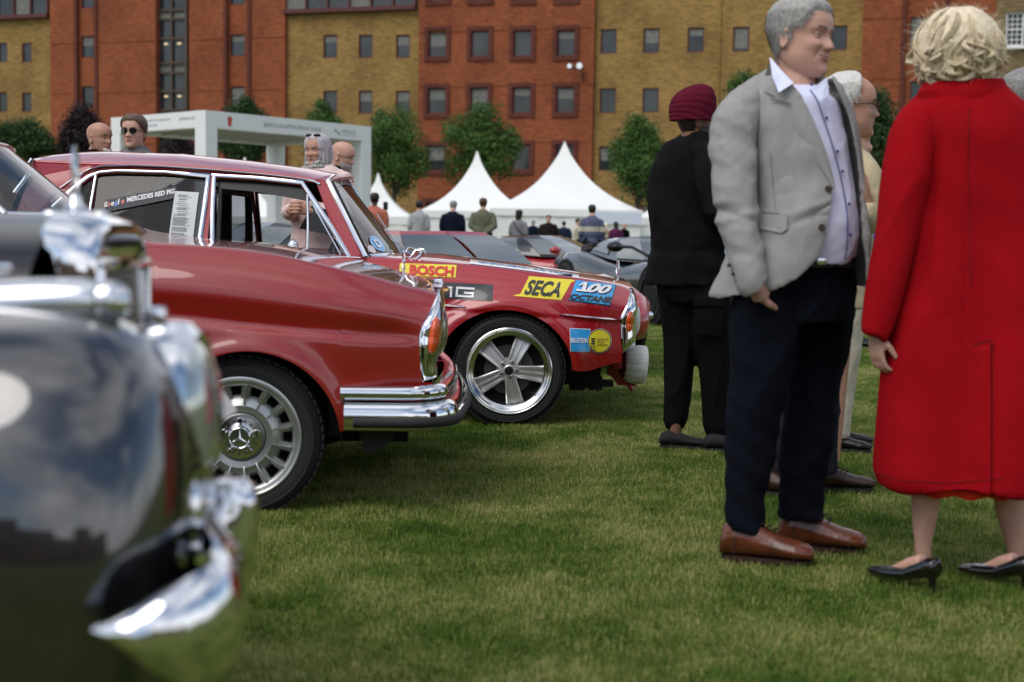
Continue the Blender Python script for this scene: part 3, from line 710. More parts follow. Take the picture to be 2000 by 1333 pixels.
pv.part('ceiling', b, mat('stage_ceiling', (.45, .42, .38), rough=.8), smooth=False)
for i in range(1, 9):
    b = MB(); p0 = lerp(A0, A1, i/9); p1 = lerp(A2, A3, i/9); d = p1-p0; R2 = Matrix.Rotation(atan2(d.y, d.x), 3, 'Z')
    b.box((p0+p1)/2 + Vector((0, 0, zc - .05)), (d.length - .45, .08, .09), R2); pv.part('ceiling_rib', b, mat('rib', (.5, .48, .44)) if i == 1 else bpy.data.materials['rib'], smooth=False)
b = MB(); b.add([p + Vector((0, 0, .02)) for p in q] + [p + Vector((0, 0, .45)) for p in q], [(0, 1, 2, 3), (7, 6, 5, 4), (0, 4, 5, 1), (1, 5, 6, 2), (2, 6, 7, 3), (3, 7, 4, 0)])
pv.part('stage_deck', b, M['stage_white'], smooth=False)

# ------------------------------------------------------------------ the side of the field behind the photographer (seen only in reflections)
mb = MB()
for k in range(9):
    x0 = -70 + k*16; h = (7, 10, 8, 12, 9, 7, 11, 8, 10)[k]; mb.box((x0 + 8, -62, h/2), (15.6, 10, h))
far = Thing('terrace_houses', 'row of tall brick houses across the field behind the photographer', 'building', (0, -62, 0))
far.part('wall', mb, mat('distant_brick', (.2, .12, .08), rough=.9, var=.4, vscale=.2), smooth=False)
# ------------------------------------------------------------------ cars: shared materials and wheels
M['coupe_red'] = mat('burgundy_red_paint', (.27, .009, .006), rough=.35, coat=1.0, coat_r=.035, spec=.5, var=.03, vscale=1)
M['rally_red'] = mat('rally_red_paint', (.36, .004, .010), rough=.35, coat=1.0, coat_r=.03, spec=.5, var=.03, vscale=1)
M['car_black'] = mat('gloss_black_paint', (.004, .004, .005), rough=.25, coat=1.0, coat_r=.015); M['car_black'].node_tree.nodes['Principled BSDF'].inputs['Coat IOR'].default_value = 1.9
M['tyre'] = mat('tyre_rubber', (.013, .013, .014), rough=.75, bump=.25, bscale=160, rvar=.08)
M['rim_silver'] = mat('cast_silver_wheel', (.46, .47, .46), rough=.36, metal=.85, var=.1, vscale=12)
M['rim_polish'] = mat('polished_rim', (.72, .72, .70), rough=.16, metal=1.0)
M['alloy'] = mat('painted_silver_alloy', (.60, .60, .60), rough=.34, metal=.65, var=.05, vscale=9)
M['brake'] = mat('brake_disc', (.10, .10, .10), rough=.5, metal=.8)
M['amber'] = mat('amber_lens', (.72, .085, .004), rough=.12, coat=.6, spec=.7, bump=.5, bscale=70)
M['clear_glass'] = glass('car_glass', (.93, .98, .96), .12)
M['dark_glass'] = glass('smoked_car_glass', (.8, .85, .9), .62)
M['interior'] = mat('black_interior', (.007, .007, .007), rough=.8)
M['seat'] = mat('seat_leather', (.012, .012, .013), rough=.55)
def prof_tyre(r, w, rr):
    """tyre profile from rim seat on the face side over the tread to the back: (radius, axial), axial 0 = outermost"""
    return [(rr, .012), (rr+.006, .004), (rr+.02, .0), (lerp(rr, r, .45), -.002), (lerp(rr, r, .55), -.0005), (lerp(rr, r, .6), -.003), (r-.03, .004), (r-.014, .014), (r-.004, .03), (r, .05), (r+.001, w/2), (r, w-.05), (r-.012, w-.015), (lerp(rr, r, .5), w), (rr, w-.01)]
def add_tyre(t, parent, c, ax, r, w, rr, tread=56):
    """ax points into the car; c is the centre of the outer face"""
    b = MB(); b.lathe([(q, h) for q, h in prof_tyre(r, w, rr)], c, ax, 72)
    o = t.part('tyre', b, M['tyre'], parent)
    # tread blocks, joined
    ax = Vector(ax).normalized(); b = MB(); c = Vector(c)
    for k in range(tread):
        for j, (h, dd) in enumerate(((.045, 0), (w/2, .5), (w-.045, 0))):
            a = 2*pi*(k+dd)/tread; u = Vector((cos(a), 0, sin(a))); R_ = Matrix((Vector((-sin(a), 0, cos(a))), ax, u)).transposed()
            b.box(c + ax*h + u*(r - .0005), (2*pi*r/tread*.72, w*.26, .009), R_)
    tr = t.part('tread', b, M['tyre'], o, smooth=False); tr['kind'] = 'stuff'
    return o
def star_disc(b, c, ax, r, h=.006, up=Vector((0, 0, 1)), ring=True):
    """three pointed star in a ring, facing -ax"""
    ax = Vector(ax).normalized(); side = ax.cross(up).normalized(); c = Vector(c)
    for k in range(3):
        a = radians(90 + 120*k); d = side*cos(a) + up*sin(a); n = ax.cross(d)
        tip = c + d*r*.95; b.add([c + n*r*.13 - ax*0, c - n*r*.13, tip, c - ax*h], [(0, 2, 3), (2, 1, 3), (0, 3, 1)])
    if ring:
        pts = [c + side*cos(2*pi*i/32)*r + up*sin(2*pi*i/32)*r for i in range(33)]; b.tube(pts, r*.07, 6, cap=False)
def seg_offsets(n): return [2*pi*k/n for k in range(n)]

# ================================================================== RED COUPE (front half shows)
DC = 5.54; CW = 1.84
WCX, WCY = 466, 858
def cy_top(x): return ip([(-1500, 455), (-900, 428), (-300, 418), (60, 432), (130, 452), (255, 471), (400, 483), (500, 495), (600, 515), (700, 539), (790, 563), (840, 575), (860, 581)], x)
def cy_cre(x): return ip([(-1500, 640), (-300, 618), (130, 612), (250, 614), (350, 621), (500, 637), (650, 651), (760, 660), (830, 664)], x)
def cy_arch(x, y, cx=482, cy=862, rx=181, ry=176): return sqrt(((x-cx)/rx)**2 + ((y-cy)/ry)**2)
def c_in(x, y):
    """inward offset of the near side surface in metres at pixel x, y (near plane)"""
    top, cre = cy_top(x), cy_cre(x); s = clamp((y-top)/(cre-top))
    fade = 1 - sst(740, 840, x)*.85
    v = .155*(1-s)**2.6 + .012
    v += .030*fade*sst(.55, 1.0, s)*(1 if y <= cre else 0)
    if y > cre:
        q = (y-cre)
        v = .012 + .030*fade*(1-sst(0, 17, q)) ; v += .012*sst(30, 140, q) + .05*sst(150, 260, q)
    d = (cy_arch(x, y) - 1)*178
    if y > cre - 30: v -= .030*gs(max(d, 0), 26) * sst(cre-30, cre+10, y)
    v += .10*sst(560, 860, x)**2 * 1.0
    v += .03*sst(-900, -1500, x) if False else 0
    return v
def c_front(y): return ip([(560, 858), (575, 857), (590, 850), (620, 836), (645, 823), (665, 818), (700, 818), (752, 822), (860, 815)], y)
def cpt(x, y, extra=0.0):
    p = P(x, y, DC); return Vector((p.x, DC + c_in(x, y) - extra, p.z))
coupe = Thing('vintage_coupe', 'burgundy red vintage coupe with chrome stacked bumper and silver finned wheel, nose to the right', 'car', (P(466, 858, DC).x, DC + CW/2, 0))
def mirror(b, yc):
    n = len(b.v); c = MB(); c.v = [(x, 2*yc - y, z) for x, y, z in b.v]; c.f = [f[::-1] for f in b.f]; c.m = list(b.m); return c
xs_arch = [482 + 181*cos(a) for a in np.linspace(pi, 0, 60)]
XS = list(np.linspace(-1480, 290, 46)) + [x + .01 for x in xs_arch] + list(np.linspace(663.3, 815, 25))
def car_side(XS, ytop, ypt, ybot, front, cutx, ncol, split):
    rows = []
    for x in XS:
        yt = ytop(x); yb = ybot(x); row = []
        for j in range(ncol + 1):
            t = j/ncol; y = lerp(yb, yt, t); row.append((x, y))
        rows.append(row)
    return rows
def c_bot(x):
    rx = (x-482)/181
    if abs(rx) < 1: return 862 - 176*sqrt(1-rx*rx)
    return 872 if x < 482 else 846
NC = 34
b = MB(); rows = []
for x in XS: rows.append([cpt(x, lerp(c_bot(x), cy_top(x), (j/NC))) for j in range(NC + 1)])
# front stretch follows the leaning front edge
for s in np.linspace(0.02, 1, 9):
    row = []
    for j in range(NC + 1):
        y0 = lerp(838, cy_top(lerp(815, 858, s)), j/NC); xf = c_front(y0); row.append(cpt(lerp(815, max(xf, 815.5), s), y0))
    rows.append(row)
# roll over into the bonnet: extra rows from crown to centre line
full = []
for row, x in zip(rows, XS + [None]*9):
    p = row[-1]; q = row[-2]; xx = x if x is not None else 850
    xs_ = 1000 + (xx-1000)*DC/(DC + CW/2); zc = max(P(xs_, cy_top(xx) - 13*sst(250, 450, xx), DC + CW/2).z, p.z - .02) # bonnet height at the centre line
    ext = []
    for t in (.04, .1, .2, .3, .42, .6, .8, 1.0):
        y = lerp(p.y, DC + CW/2, t); z = p.z + (zc - p.z)*sin(t*pi/2)
        ext.append(Vector((p.x + .05*sin(t*pi/2)*sst(600, 860, xx), y, z)))
    full.append(row + ext)
b.grid(full); b2_ = mirror(b, DC + CW/2)
b.v += []; o_ = len(b.v); b.add(b2_.v, b2_.f)
body = coupe.part('body', b, M['coupe_red'], ang=50)
# arch return lip + inner wheel well
b = MB(); lip = []
for a in np.linspace(pi*1.02, -.02*pi, 50):
    x, y = 482 + 181*cos(a), 862 - 176*sin(a); p = cpt(x, min(y, 872)); lip.append([p, p + Vector((0, .03, 0)), p + Vector((0, .32, 0))])
b.grid(lip); coupe.part('wheel_well', mirror(b, DC + CW/2), M['black_under']); coupe.part('wheel_well', b, M['black_under'])
b = MB(); x0, x1 = P(-1400, 0, DC).x, P(800, 0, DC).x
b.box(((x0+x1)/2, DC + CW/2, .42), (x1-x0, CW-.72, .40)); b.box((P(720, 0, DC).x, DC + CW/2, .42), (.32, CW-.3, .3)); b.box((P(480,0,DC).x, DC + CW/2, .62), (.9, CW-.55, .3)); coupe.part('underbody', b, M['black_under'], smooth=False)
# wheel
wc = P(WCX, WCY, DC); wc.y = DC + .035
def bundt(t, c, sgn):
    ax = Vector((0, sgn, 0)); w = t.e; r = .325
    hubp = MB(); hubp.lathe([(.242, .006), (.243, .0), (.236, -.002), (.228, .004), (.224, .012), (.214, .014), (.208, .02), (.203, .030)], c, ax, 90)
    wh = t.part('wheel', hubp, M['rim_silver'])
    add_tyre(t, wh, c, ax, r, .20, .238)
    b = MB(); b.lathe([(.166, .052), (.150, .036), (.125, .024), (.100, .030), (.094, .040), (.094, .030), (.088, .022)], c, ax, 72); t.part('dish', b, M['rim_silver'], wh)
    b = MB(); b.lathe([(.21, .09), (.001, .10)], c, ax, 40); t.part('brake_drum', b, M['black_under'], wh)
    for k in range(15):
        a = 2*pi*(k+.5)/15; u = Vector((cos(a), 0, sin(a))); v = Vector((-sin(a), 0, cos(a)))
        b = MB(); h = .0062
        # web between slots and fin on top
        b.add([c + u*.150 + v*.016 + ax*.038, c + u*.150 - v*.016 + ax*.038, c + u*.206 - v*.018 + ax*.030, c + u*.206 + v*.018 + ax*.030, c + u*.150 + v*.016 + ax*.075, c + u*.150 - v*.016 + ax*.075, c + u*.206 - v*.018 + ax*.075, c + u*.206 + v*.018 + ax*.075],
              [(0, 1, 2, 3), (0, 3, 7, 4), (1, 5, 6, 2)])
        b.add([c + u*.118 + v*h*.3 + ax*.026, c + u*.118 - v*h*.3 + ax*.026, c + u*.208 - v*h + ax*.028, c + u*.208 + v*h + ax*.028, c + u*.135 + v*h*.5 + ax*.016, c + u*.135 - v*h*.5 + ax*.016, c + u*.203 - v*h*.6 + ax*.010, c + u*.203 + v*h*.6 + ax*.010],
              [(4, 5, 6, 7), (0, 4, 7, 3), (1, 2, 6, 5), (0, 1, 5, 4), (3, 7, 6, 2)])
        t.part('fin', b, M['rim_silver'], wh, ang=60)
    b = MB(); b.lathe([(.088, .024), (.086, .016), (.060, .012), (.052, .016), (.047, .014)], c, ax, 60); t.part('hub_ring', b, M['rim_polish'], wh)
    b = MB(); b.lathe([(.047, .014), (.046, -.004), (.043, -.008), (.001, -.009)], c, ax, 48); cap = t.part('hub_cap', b, M['chrome_soft'], wh)
    b = MB(); star_disc(b, c + ax*-.010, ax, .040, .005); coupe_star = t.part('star_emblem', b, M['chrome'], wh, smooth=False)
    for k in range(5):
        a = pi/2 + 2*pi*k/5; u = Vector((cos(a), 0, sin(a))); b = MB(); b.lathe([(.0125, .014), (.012, .002), (.009, -.002), (.001, -.002)], c + u*.067, ax, 12); t.part('wheel_bolt', b, M['chrome'], wh)
    b = MB()
    for k in range(15):
        a = pi/2 + pi/5*.9 + 2*pi*k/15
        u = Vector((cos(a), 0, sin(a))); b.lathe([(.006, .008), (.005, .004), (.001, .003)], c + u*.066, ax, 8)
    t.part('rivets', b, M['brake'], wh)
bundt(coupe, wc, 1)
wc2 = Vector((wc.x, DC + CW - .035, wc.z)); b = MB(); b.lathe([(.001, .02), (.23, .01)] + prof_tyre(.325, .2, .238), wc2, (0, -1, 0), 48); coupe.part('wheel', b, M['tyre'])
# chrome headlamp surround
b = MB(); rows = []
ys = np.linspace(571, 756, 26)
def c_xf(y): return ip([(571, 859), (585, 862), (605, 863), (640, 861), (670, 857), (700, 852), (722, 846), (735, 848), (748, 846), (756, 826)], y)
for y in ys:
    xe = c_front(y); xo = c_xf(y); z = P(0, y, DC).z; base = cpt(xe, y); p0 = P(xe, y, DC); row = []
    k = (y-571)/185; wide = .34*sqrt(max(.02, 1-(2*k-1)**2))**.5
    row.append(base + Vector((-.004, .004, 0))); row.append(base + Vector((.004, -.006, 0)))
    xw = P(xo, y, DC).x
    row.append(Vector((lerp(base.x, xw, .35), base.y - .012, base.z))); row.append(Vector((lerp(base.x, xw, .75), base.y + .004, base.z)))
    row.append(Vector((xw, base.y + .04, base.z))); row.append(Vector((xw + .012, base.y + .09, base.z)))
    row.append(Vector((xw + .012, base.y + .09 + wide*.5, base.z))); row.append(Vector((xw - .03, base.y + .12 + wide*.6, base.z)))
    rows.append(row)
b.grid(rows); bm2 = mirror(b, DC + CW/2); hs = coupe.part('headlamp_surround', b, M['chrome'], ang=70, fix=True)
coupe.part('headlamp_surround', bm2, M['chrome'], ang=70)
def lens_strip(t, name, xa, xb, ya, yb, base_fn, xf_fn, dep, m_, parent, D0, bul=.012):
    b = MB(); rows = []
    for i in range(13):
        v = i/12; y = lerp(ya, yb, v); row = []; w = sin(pi*clamp(v, .0, 1.0))**.35 if 0 < v < 1 else 0.05
        for j in range(9):
            u = j/8; x = lerp(lerp(xa, xb, .5 - .5*w), lerp(xa, xb, .5 + .5*w), u) + xf_fn(y); p = P(x, y, D0)
            row.append(Vector((p.x + .004, base_fn(x, y) - bul*sin(pi*u)*w - dep, p.z)))
        rows.append(row)
    b.grid(rows); return t.part(name, b, m_, parent)
lens_strip(coupe, 'indicator_lens', -22, 0, 624, 698, lambda x, y: cpt(c_front(y), y).y + .035*clamp((x - (c_xf(y)-25))/26)**2, lambda y: c_xf(y)-1, .014, M['amber'], hs, DC, .018)
b = MB(); zc = P(0, 640, DC).z; b.ball((P(851, 640, DC).x, DC + .30, zc), (.05, .10, .12)); coupe.part('headlamp_glass', b, M['chrome_soft'], hs)
# bumper: sections swept along a plan path
def sweep(path, sec, closed=True):
    """path: [(x, y)] plan points; sec: [(out, z)] cross-section, out = outward from path"""
    rows = []
    n = len(path)
    for i, (x, y) in enumerate(path):
        a = Vector(path[max(i-1, 0)]); c = Vector(path[min(i+1, n-1)]); d = (c-a).normalized(); nx, ny = d.y, -d.x
        rows.append([Vector((x + nx*o, y + ny*o, z)) for o, z in sec])
    b = MB(); b.loft(rows); return b
def arc_path(x0, xc, y0, rc, yend, bow):
    pts = [(lerp(x0, xc - rc, t), y0 - .02*0) for t in np.linspace(0, 1, 8)]
    for a in np.linspace(0, pi/2, 14)[1:]: pts.append((xc - rc + sin(a)*rc, y0 + rc - cos(a)*rc))
    for t in np.linspace(0, 1, 14)[1:]: pts.append((xc + bow*sin(t*pi), lerp(y0 + rc, yend - rc, t)))
    for a in np.linspace(pi/2, 0, 14)[1:]: pts.append((xc - rc + sin(a)*rc, yend - rc + cos(a)*rc))
    pts += [(lerp(xc - rc, x0, t), yend) for t in np.linspace(0, 1, 8)[1:]]
    return pts
def zpx(y, D=DC, x=780): return P(x, y, D).z
def halfround(z0, z1, depth, n=12, inner=.02, sq=.7):
    s = []
    for i in range(n + 1):
        a = -pi/2 + pi*i/n; s.append((depth*abs(cos(a))**sq, (z0+z1)/2 + (z1-z0)/2*sin(a)))
    return s + [(-inner, z1 - .004), (-inner, z0 + .004)]
yn = DC - .005
up = sweep(arc_path(P(664, 770, DC).x, P(854, 770, DC).x, yn + .03, .13, DC + CW - .03, .05), halfround(zpx(787), zpx(757), .045))
bu = coupe.part('bumper', up, M['chrome'], ang=60)
lo_ = sweep(arc_path(P(672, 800, DC).x, P(866, 800, DC).x, yn + .02, .15, DC + CW - .02, .05), halfround(zpx(846), zpx(788), .065, 16))
coupe.part('lower_bumper', lo_, M['chrome'], bu, ang=60)
rb_ = sweep(arc_path(P(690, 826, DC).x, P(866, 826, DC).x, yn + .02, .15, DC + CW - .02, .05), [(o + .052, z) for o, z in halfround(zpx(837), zpx(815), .028, 8, inner=.02)])
coupe.part('rubber_strip', rb_, M['black_rubber'], bu, ang=60)
# black horn below, chrome trims, hood star
b = MB(); b.prism([P(x, y, DC + .12) for x, y in ((702, 842), (775, 842), (771, 858), (752, 876), (722, 889), (708, 880), (712, 866), (704, 858))], (0, .16, 0)); coupe.part('fog_horn', b, M['black_rubber'], smooth=False)
b = MB(); b.tube([P(642, 866, DC + .3), P(668, 858, DC + .3), P(690, 846, DC + .3)], .012, 8); coupe.part('tie_rod', b, M['black_under'])
ymid = DC + CW/2
def hood_star(t, px, pyb, pyt, D, base_w=.05):
    p = P(px, pyb, D); q = P(px, pyt, D); h = q.z - p.z; r = h*.34
    b = MB(); b.lathe([(.001, -.012), (base_w, -.012), (base_w*.95, -.002), (base_w*.35, .008), (.007, .02), (.0055, h - 2*r)], p, (0, 0, 1), 20); s = t.part('hood_star', b, M['chrome'])
    b = MB(); star_disc(b, p + Vector((0, 0, h - r)), Vector((1, .12, 0)).normalized(), r, .004); b2x = MB(); star_disc(b2x, p + Vector((0, 0, h - r)), Vector((-1, -.12, 0)).normalized(), r, .004, ring=False); b.add(b2x.v, b2x.f); t.part('star_ring', b, M['chrome'], s, smooth=False)
hood_star(coupe, 808, 548, 491, ymid)
xg = P(850, 0, ymid).x
b = MB(); rows = []
for y in np.linspace(ymid - .42, ymid + .42, 13):
    t = abs(y - ymid)/.42; rows.append([Vector((xg + .02 - .04*t*t, y, z)) for z in (.52, .62, .75, zpx(575) - .02 - .03*t**3)] + [Vector((xg - .02 - .04*t*t, y, zpx(566) - .02*t**3)), Vector((xg - .12, y, zpx(562)))])
b.grid(rows); coupe.part('radiator_shell', b, M['chrome'], ang=60)
# windscreen, roof and cabin of the coupe (left, mostly out of frame)
sA = lambda px, py, yi: Vector((P(px, py, DC).x, DC + yi, P(px, py, DC).z))
def glass_house(t, ptsb, ptst, yib, yit, D, W, gm_, nseg=8, bow=.14):
    """windscreen surface from near pillar (bottom ptsb, top ptst) bowed forward to the centre line and mirrored"""
    rows = []
    for i in range(2*nseg + 1):
        s = i/nseg - 1; k = 1 - s*s; row = []
        for v in np.linspace(0, 1, 7):
            x = lerp(P(ptsb[0], ptsb[1], D).x, P(ptst[0], ptst[1], D).x, v) ; z = lerp(P(*ptsb, D).z, P(*ptst, D).z, v)
            yi = lerp(yib, yit, v); y = D + W/2 + s*(W/2 - yi); row.append(Vector((x + bow*k*(1-.25*v), y, z + .03*k*v)))
        rows.append(row)
    b = MB(); b.grid(rows); t.part('windscreen', b, gm_); return rows
rows = glass_house(coupe, (-12, 418), (-185, 275), .20, .34, DC, CW, M['clear_glass'])
for nm, idx in (('windscreen_frame', 0), ('windscreen_frame', -1)):
    b = MB(); b.tube([p for p in rows[idx]], .014, 8); coupe.part(nm, b, M['chrome'])
b = MB(); b.tube([r[0] for r in rows], .012, 8); coupe.part('cowl_trim', b, M['chrome'])
b = MB(); top = [r[-1] for r in rows]; rr = []
for t_, dz in ((0, 0), (.08, .02), (.3, .05), (.6, .045), (.85, 0), (1, -.08)):
    rr.append([Vector((p.x - 1.5*t_, p.y, p.z + dz)) for p in top])
b.grid(rr); coupe.part('roof', b, M['coupe_red'], solid=.03)
for yy, s in ((DC + .30, 1), (DC + CW - .30, -1)):
    b = MB(); x0 = P(-185, 275, DC).x; z0 = P(-185, 275, DC).z; zb = P(0, 425, DC).z
    b.tube([Vector((x0 - 1.5, yy, z0 - .05)), Vector((x0 - 2.0, yy - .08*s, zb + .1)), Vector((x0 - 2.3, yy - .1*s, zb - .02))], .06, 8); coupe.part('rear_pillar', b, M['coupe_red'])
    b = MB(); b.add([Vector((x0, yy, z0)), Vector((x0 - 1.5, yy, z0 - .05)), Vector((x0 - 2.0, yy - .1*s, zb)), Vector((P(-12, 0, DC).x, yy - .1*s, zb))], [(0, 1, 2, 3)]); coupe.part('side_glass', b, M['dark_glass'], smooth=False, fix=False)
b = MB(); x0 = P(-230, 0, DC).x
for yy in (DC + .52, DC + CW - .52):
    b = MB(); b.bbox((x0 - .55, yy, .78), (.2, .5, .62), .06); b.bbox((x0 - .25, yy, .5), (.55, .5, .16), .05); coupe.part('seat', b, M['seat'])
b = MB(); b.bbox((P(806, 0, DC).x - .03, DC + CW/2, zpx(690)), (.04, CW - .45, .46), .01); coupe.part('nose_panel', b, M['coupe_red'])
# the coupe stands turned a few degrees, nose away
piv = Vector((P(466, 858, DC).x, DC, 0)); R3 = Matrix.Rotation(radians(3), 3, 'Z'); coupe.e.location = piv + R3 @ (coupe.loc - piv); coupe.e.rotation_euler = (0, 0, radians(3))

# ================================================================== RALLY SALOON
DR = 8.21; RW = 1.81
def ry_top(x): return ip([(-60, 560), (-20, 470), (60, 478), (250, 486), (400, 492), (560, 497), (690, 504), (780, 511), (900, 521), (1000, 532), (1100, 545), (1180, 557), (1222, 567), (1242, 576)], x)
RCX, RCY, RRX, RRY = 985, 722, 132, 117
def r_ad(x, y): return (sqrt(((x-RCX)/RRX)**2 + ((y-RCY)/RRY)**2) - 1)*122
def r_cre(x): return ip([(0, 585), (500, 590), (860, 599), (1000, 606), (1210, 626)], x)
def r_in(x, y):
    top, cre = ry_top(x), r_cre(x); s = clamp((y-top)/(cre-top))
    v = .13*(1-s)**2.4 + .0 + .012*sst(.5, 1, s)*(1-sst(1, 1.25, (y-top)/(cre-top)))
    if y > cre: v += .015*sst(0, 10, y-cre)*(1-sst(10, 60, y-cre)*.6) + .05*sst(50, 160, y-cre)
    d = r_ad(x, y)
    if x > 780: v -= .062*(1 - sst(8, 46, d))*(1 if d > -6 else 1) + .006*gs(d-40, 6)
    v += .11*sst(1120, 1245, x)**1.6
    return v
def r_front(y): return ip([(565, 1240), (574, 1238), (590, 1230), (610, 1221), (625, 1214), (655, 1214), (690, 1217), (712, 1217)], y)
def rpt(x, y, ex=0.0):
    p = P(x, y, DR); return Vector((p.x, DR + r_in(x, y) - ex, p.z))
def r_bot(x):
    rx = (x-RCX)/RRX
    if abs(rx) < 1: return RCY - RRY*sqrt(1-rx*rx)
    if x > RCX: return ip([(1117, 722), (1131, 725), (1150, 725), (1170, 720), (1186, 716), (1215, 711)], x)
    # rear arch too
    q = (x - 22)/118
    if abs(q) < 1: return min(768, 735 - 100*sqrt(1-q*q))
    return 768
rally = Thing('rally_saloon', 'red racing saloon with sponsor stickers, five-spoke wheel and white-covered fog lamp', 'car', (P(994, 724, DR).x, DR + RW/2, 0))
XS = list(np.linspace(-95, 845, 70)) + [RCX + RRX*cos(a) + .01 for a in np.linspace(pi, 0, 64)] + list(np.linspace(1121, 1212, 26))
rows = []; NR = 40
for x in XS: rows.append([rpt(x, lerp(r_bot(x), ry_top(x), j/NR)) for j in range(NR + 1)])
XX = list(XS)
for s in np.linspace(.05, 1, 8):
    row = []
    for j in range(NR + 1):
        y0 = lerp(711, ry_top(lerp(1212, 1240, s)), j/NR); row.append(rpt(lerp(1212, max(1212.4, r_front(y0)), s), y0))
    rows.append(row); XX.append(lerp(1212, 1238, s))
def hood_z(x):   # centre-line height
    return P(x, ip([(-60, 470), (0, 462), (400, 470), (690, 490), (800, 493), (1000, 512), (1100, 527), (1200, 547), (1245, 572)], x), DR + RW/2).z
full = []
for row, x in zip(rows, XX):
    p = row[-1]; zc = P(1000 + (x-1000)*.9, ip([(-95, 560), (-20, 478), (400, 486), (690, 492), (800, 493), (1000, 513), (1100, 528), (1200, 547), (1245, 562)], 1000 + (x-1000)*.9), DR + RW/2).z; ext = []
    for t in (.03, .07, .13, .2, .28, .4, .6, .8, 1.0):
        y = lerp(p.y, DR + RW/2, t); z = p.z + max(0, zc - p.z)*sin(t*pi/2) + .012*gs(t-.035, .03) - .010*gs(t-.2, .06)
        ext.append(Vector((p.x + .045*sin(t*pi/2)*sst(1100, 1240, x), y, z)))
    full.append(row + ext)
b = MB(); b.grid(full); mm_ = mirror(b, DR + RW/2); b.add(mm_.v, mm_.f)
rbody = rally.part('body', b, M['rally_red'], ang=50)
b = MB(); lip = []
for a in np.linspace(pi*1.02, -.03*pi, 56):
    x, y = RCX + RRX*cos(a), RCY - RRY*sin(a); p = rpt(x, min(y, 728)); lip.append([p, p + Vector((0, .035, .004)), p + Vector((0, .36, 0))])
b.grid(lip); rally.part('wheel_well', mirror(b, DR + RW/2), M['black_under']); rally.part('wheel_well', b, M['black_under'])
b = MB(); x0, x1 = P(-60, 0, DR).x, P(1195, 0, DR).x
b.box(((x0+x1)/2, DR + RW/2, .46), (x1-x0, RW-.78, .42)); b.box((P(1150, 0, DR).x, DR + RW/2, P(1150, 720, DR).z), (.24, RW-.3, .2)); b.box((P(985, 0, DR).x, DR + RW/2, .70), (.85, RW-.66, .3))
b.box((P(500, 0, DR).x, DR + RW/2, .33), (2.2, RW-.2, .2)); rally.part('underbody', b, M['black_under'], smooth=False)
rnd = random.Random(4); b = MB()
for k in range(16): b.box(P(rnd.uniform(1100, 1190), rnd.uniform(732, 752), DR + rnd.uniform(.25, .5)), (rnd.uniform(.03, .1), .1, rnd.uniform(.03, .07)))
b.box(P(1166, 748, DR + .3), (.06, .04, .08)); b.tube([P(1166, 750, DR+.3), P(1167, 766, DR+.3)], .006, 6); rally.part('engine_sump', b, M['black_rubber'], smooth=False)
# wheel
def penta(t, c, sgn, ph0=radians(-7)):
    ax = Vector((0, sgn, 0)); r = .326
    b = MB(); b.lathe([(.250, .0), (.2515, -.006), (.246, -.009), (.240, -.004), (.236, .004), (.226, .010), (.212, .022), (.210, .030), (.204, .032), (.200, .050), (.198, .065)], c, ax, 96)
    wh = t.part('wheel', b, M['rim_polish']); add_tyre(t, wh, c, ax, r, .235, .247, 60)
    b = MB(); b.lathe([(.20, .06), (.196, .11), (.001, .125)], c, ax, 40); t.part('inner_barrel', b, M['black_under'], wh)
    b = MB(); b.lathe([(.055, .10), (.145, .10), (.146, .108)], c, ax, 40); t.part('brake_disc', b, M['brake'], wh)
    for k in range(5):
        a = ph0 + 2*pi*k/5; u = Vector((cos(a), 0, sin(a))); v = Vector((-sin(a), 0, cos(a)))
        def q(rad, off, h): return c + u*rad + v*off + ax*h
        b = MB(); sec = []
        for rad, w, h in ((.030, .028, .036), (.062, .034, .036), (.10, .039, .040), (.15, .045, .050), (.200, .052, .066)):
            sec.append([q(rad, -w, h + .035), q(rad, -w, h + .004), q(rad, -w*.86, h), q(rad, -w*.55, h + .002), q(rad, -w*.50, h + .006), q(rad, -w*.14, h + .006), q(rad, -w*.10, h + .001), q(rad, w*.10, h + .001), q(rad, w*.14, h + .006), q(rad, w*.50, h + .006), q(rad, w*.55, h + .002), q(rad, w*.86, h), q(rad, w, h + .004), q(rad, w, h + .035)])
        b.grid(sec); t.part('spoke', b, M['alloy'], wh, ang=25)
        a2 = ph0 + 2*pi*(k+.5)/5; u2 = Vector((cos(a2), 0, sin(a2)))
        b = MB(); b.lathe([(.019, .07), (.018, .038), (.015, .034), (.013, .034), (.0125, .044)], c + u*.046 + u2*0, ax, 20); t.part('bolt_collar', b, M['rim_silver'], wh)
        b = MB(); b.lathe([(.0095, .05), (.009, .036), (.005, .033), (.001, .033)], c + u*.046, ax, 6); t.part('wheel_bolt', b, M['brake'], wh, smooth=False)
    b = MB(); b.lathe([(.075, .07), (.064, .038), (.034, .036), (.030, .03), (.026, .028)], c, ax, 40); t.part('hub', b, M['alloy'], wh)
    b = MB(); b.lathe([(.026, .028), (.024, .022), (.001, .020)], c, ax, 32); t.part('hub_cap', b, M['black_trim'], wh)
    b = MB(); a = radians(-42); u = Vector((cos(a), 0, sin(a))); b.tube([c + u*.205 + ax*.03, c + u*.188 + ax*.015], .0035, 6); t.part('valve', b, M['brake'], wh)
c_ = P(994, 724, DR); c_.y = DR - .035
penta(rally, c_, 1)
c2 = Vector((c_.x, DR + RW + .02, c_.z)); b = MB(); b.lathe([(.001, .03), (.24, .02)] + prof_tyre(.326, .22, .247), c2, (0, -1, 0), 40); rally.part('wheel', b, M['tyre'])
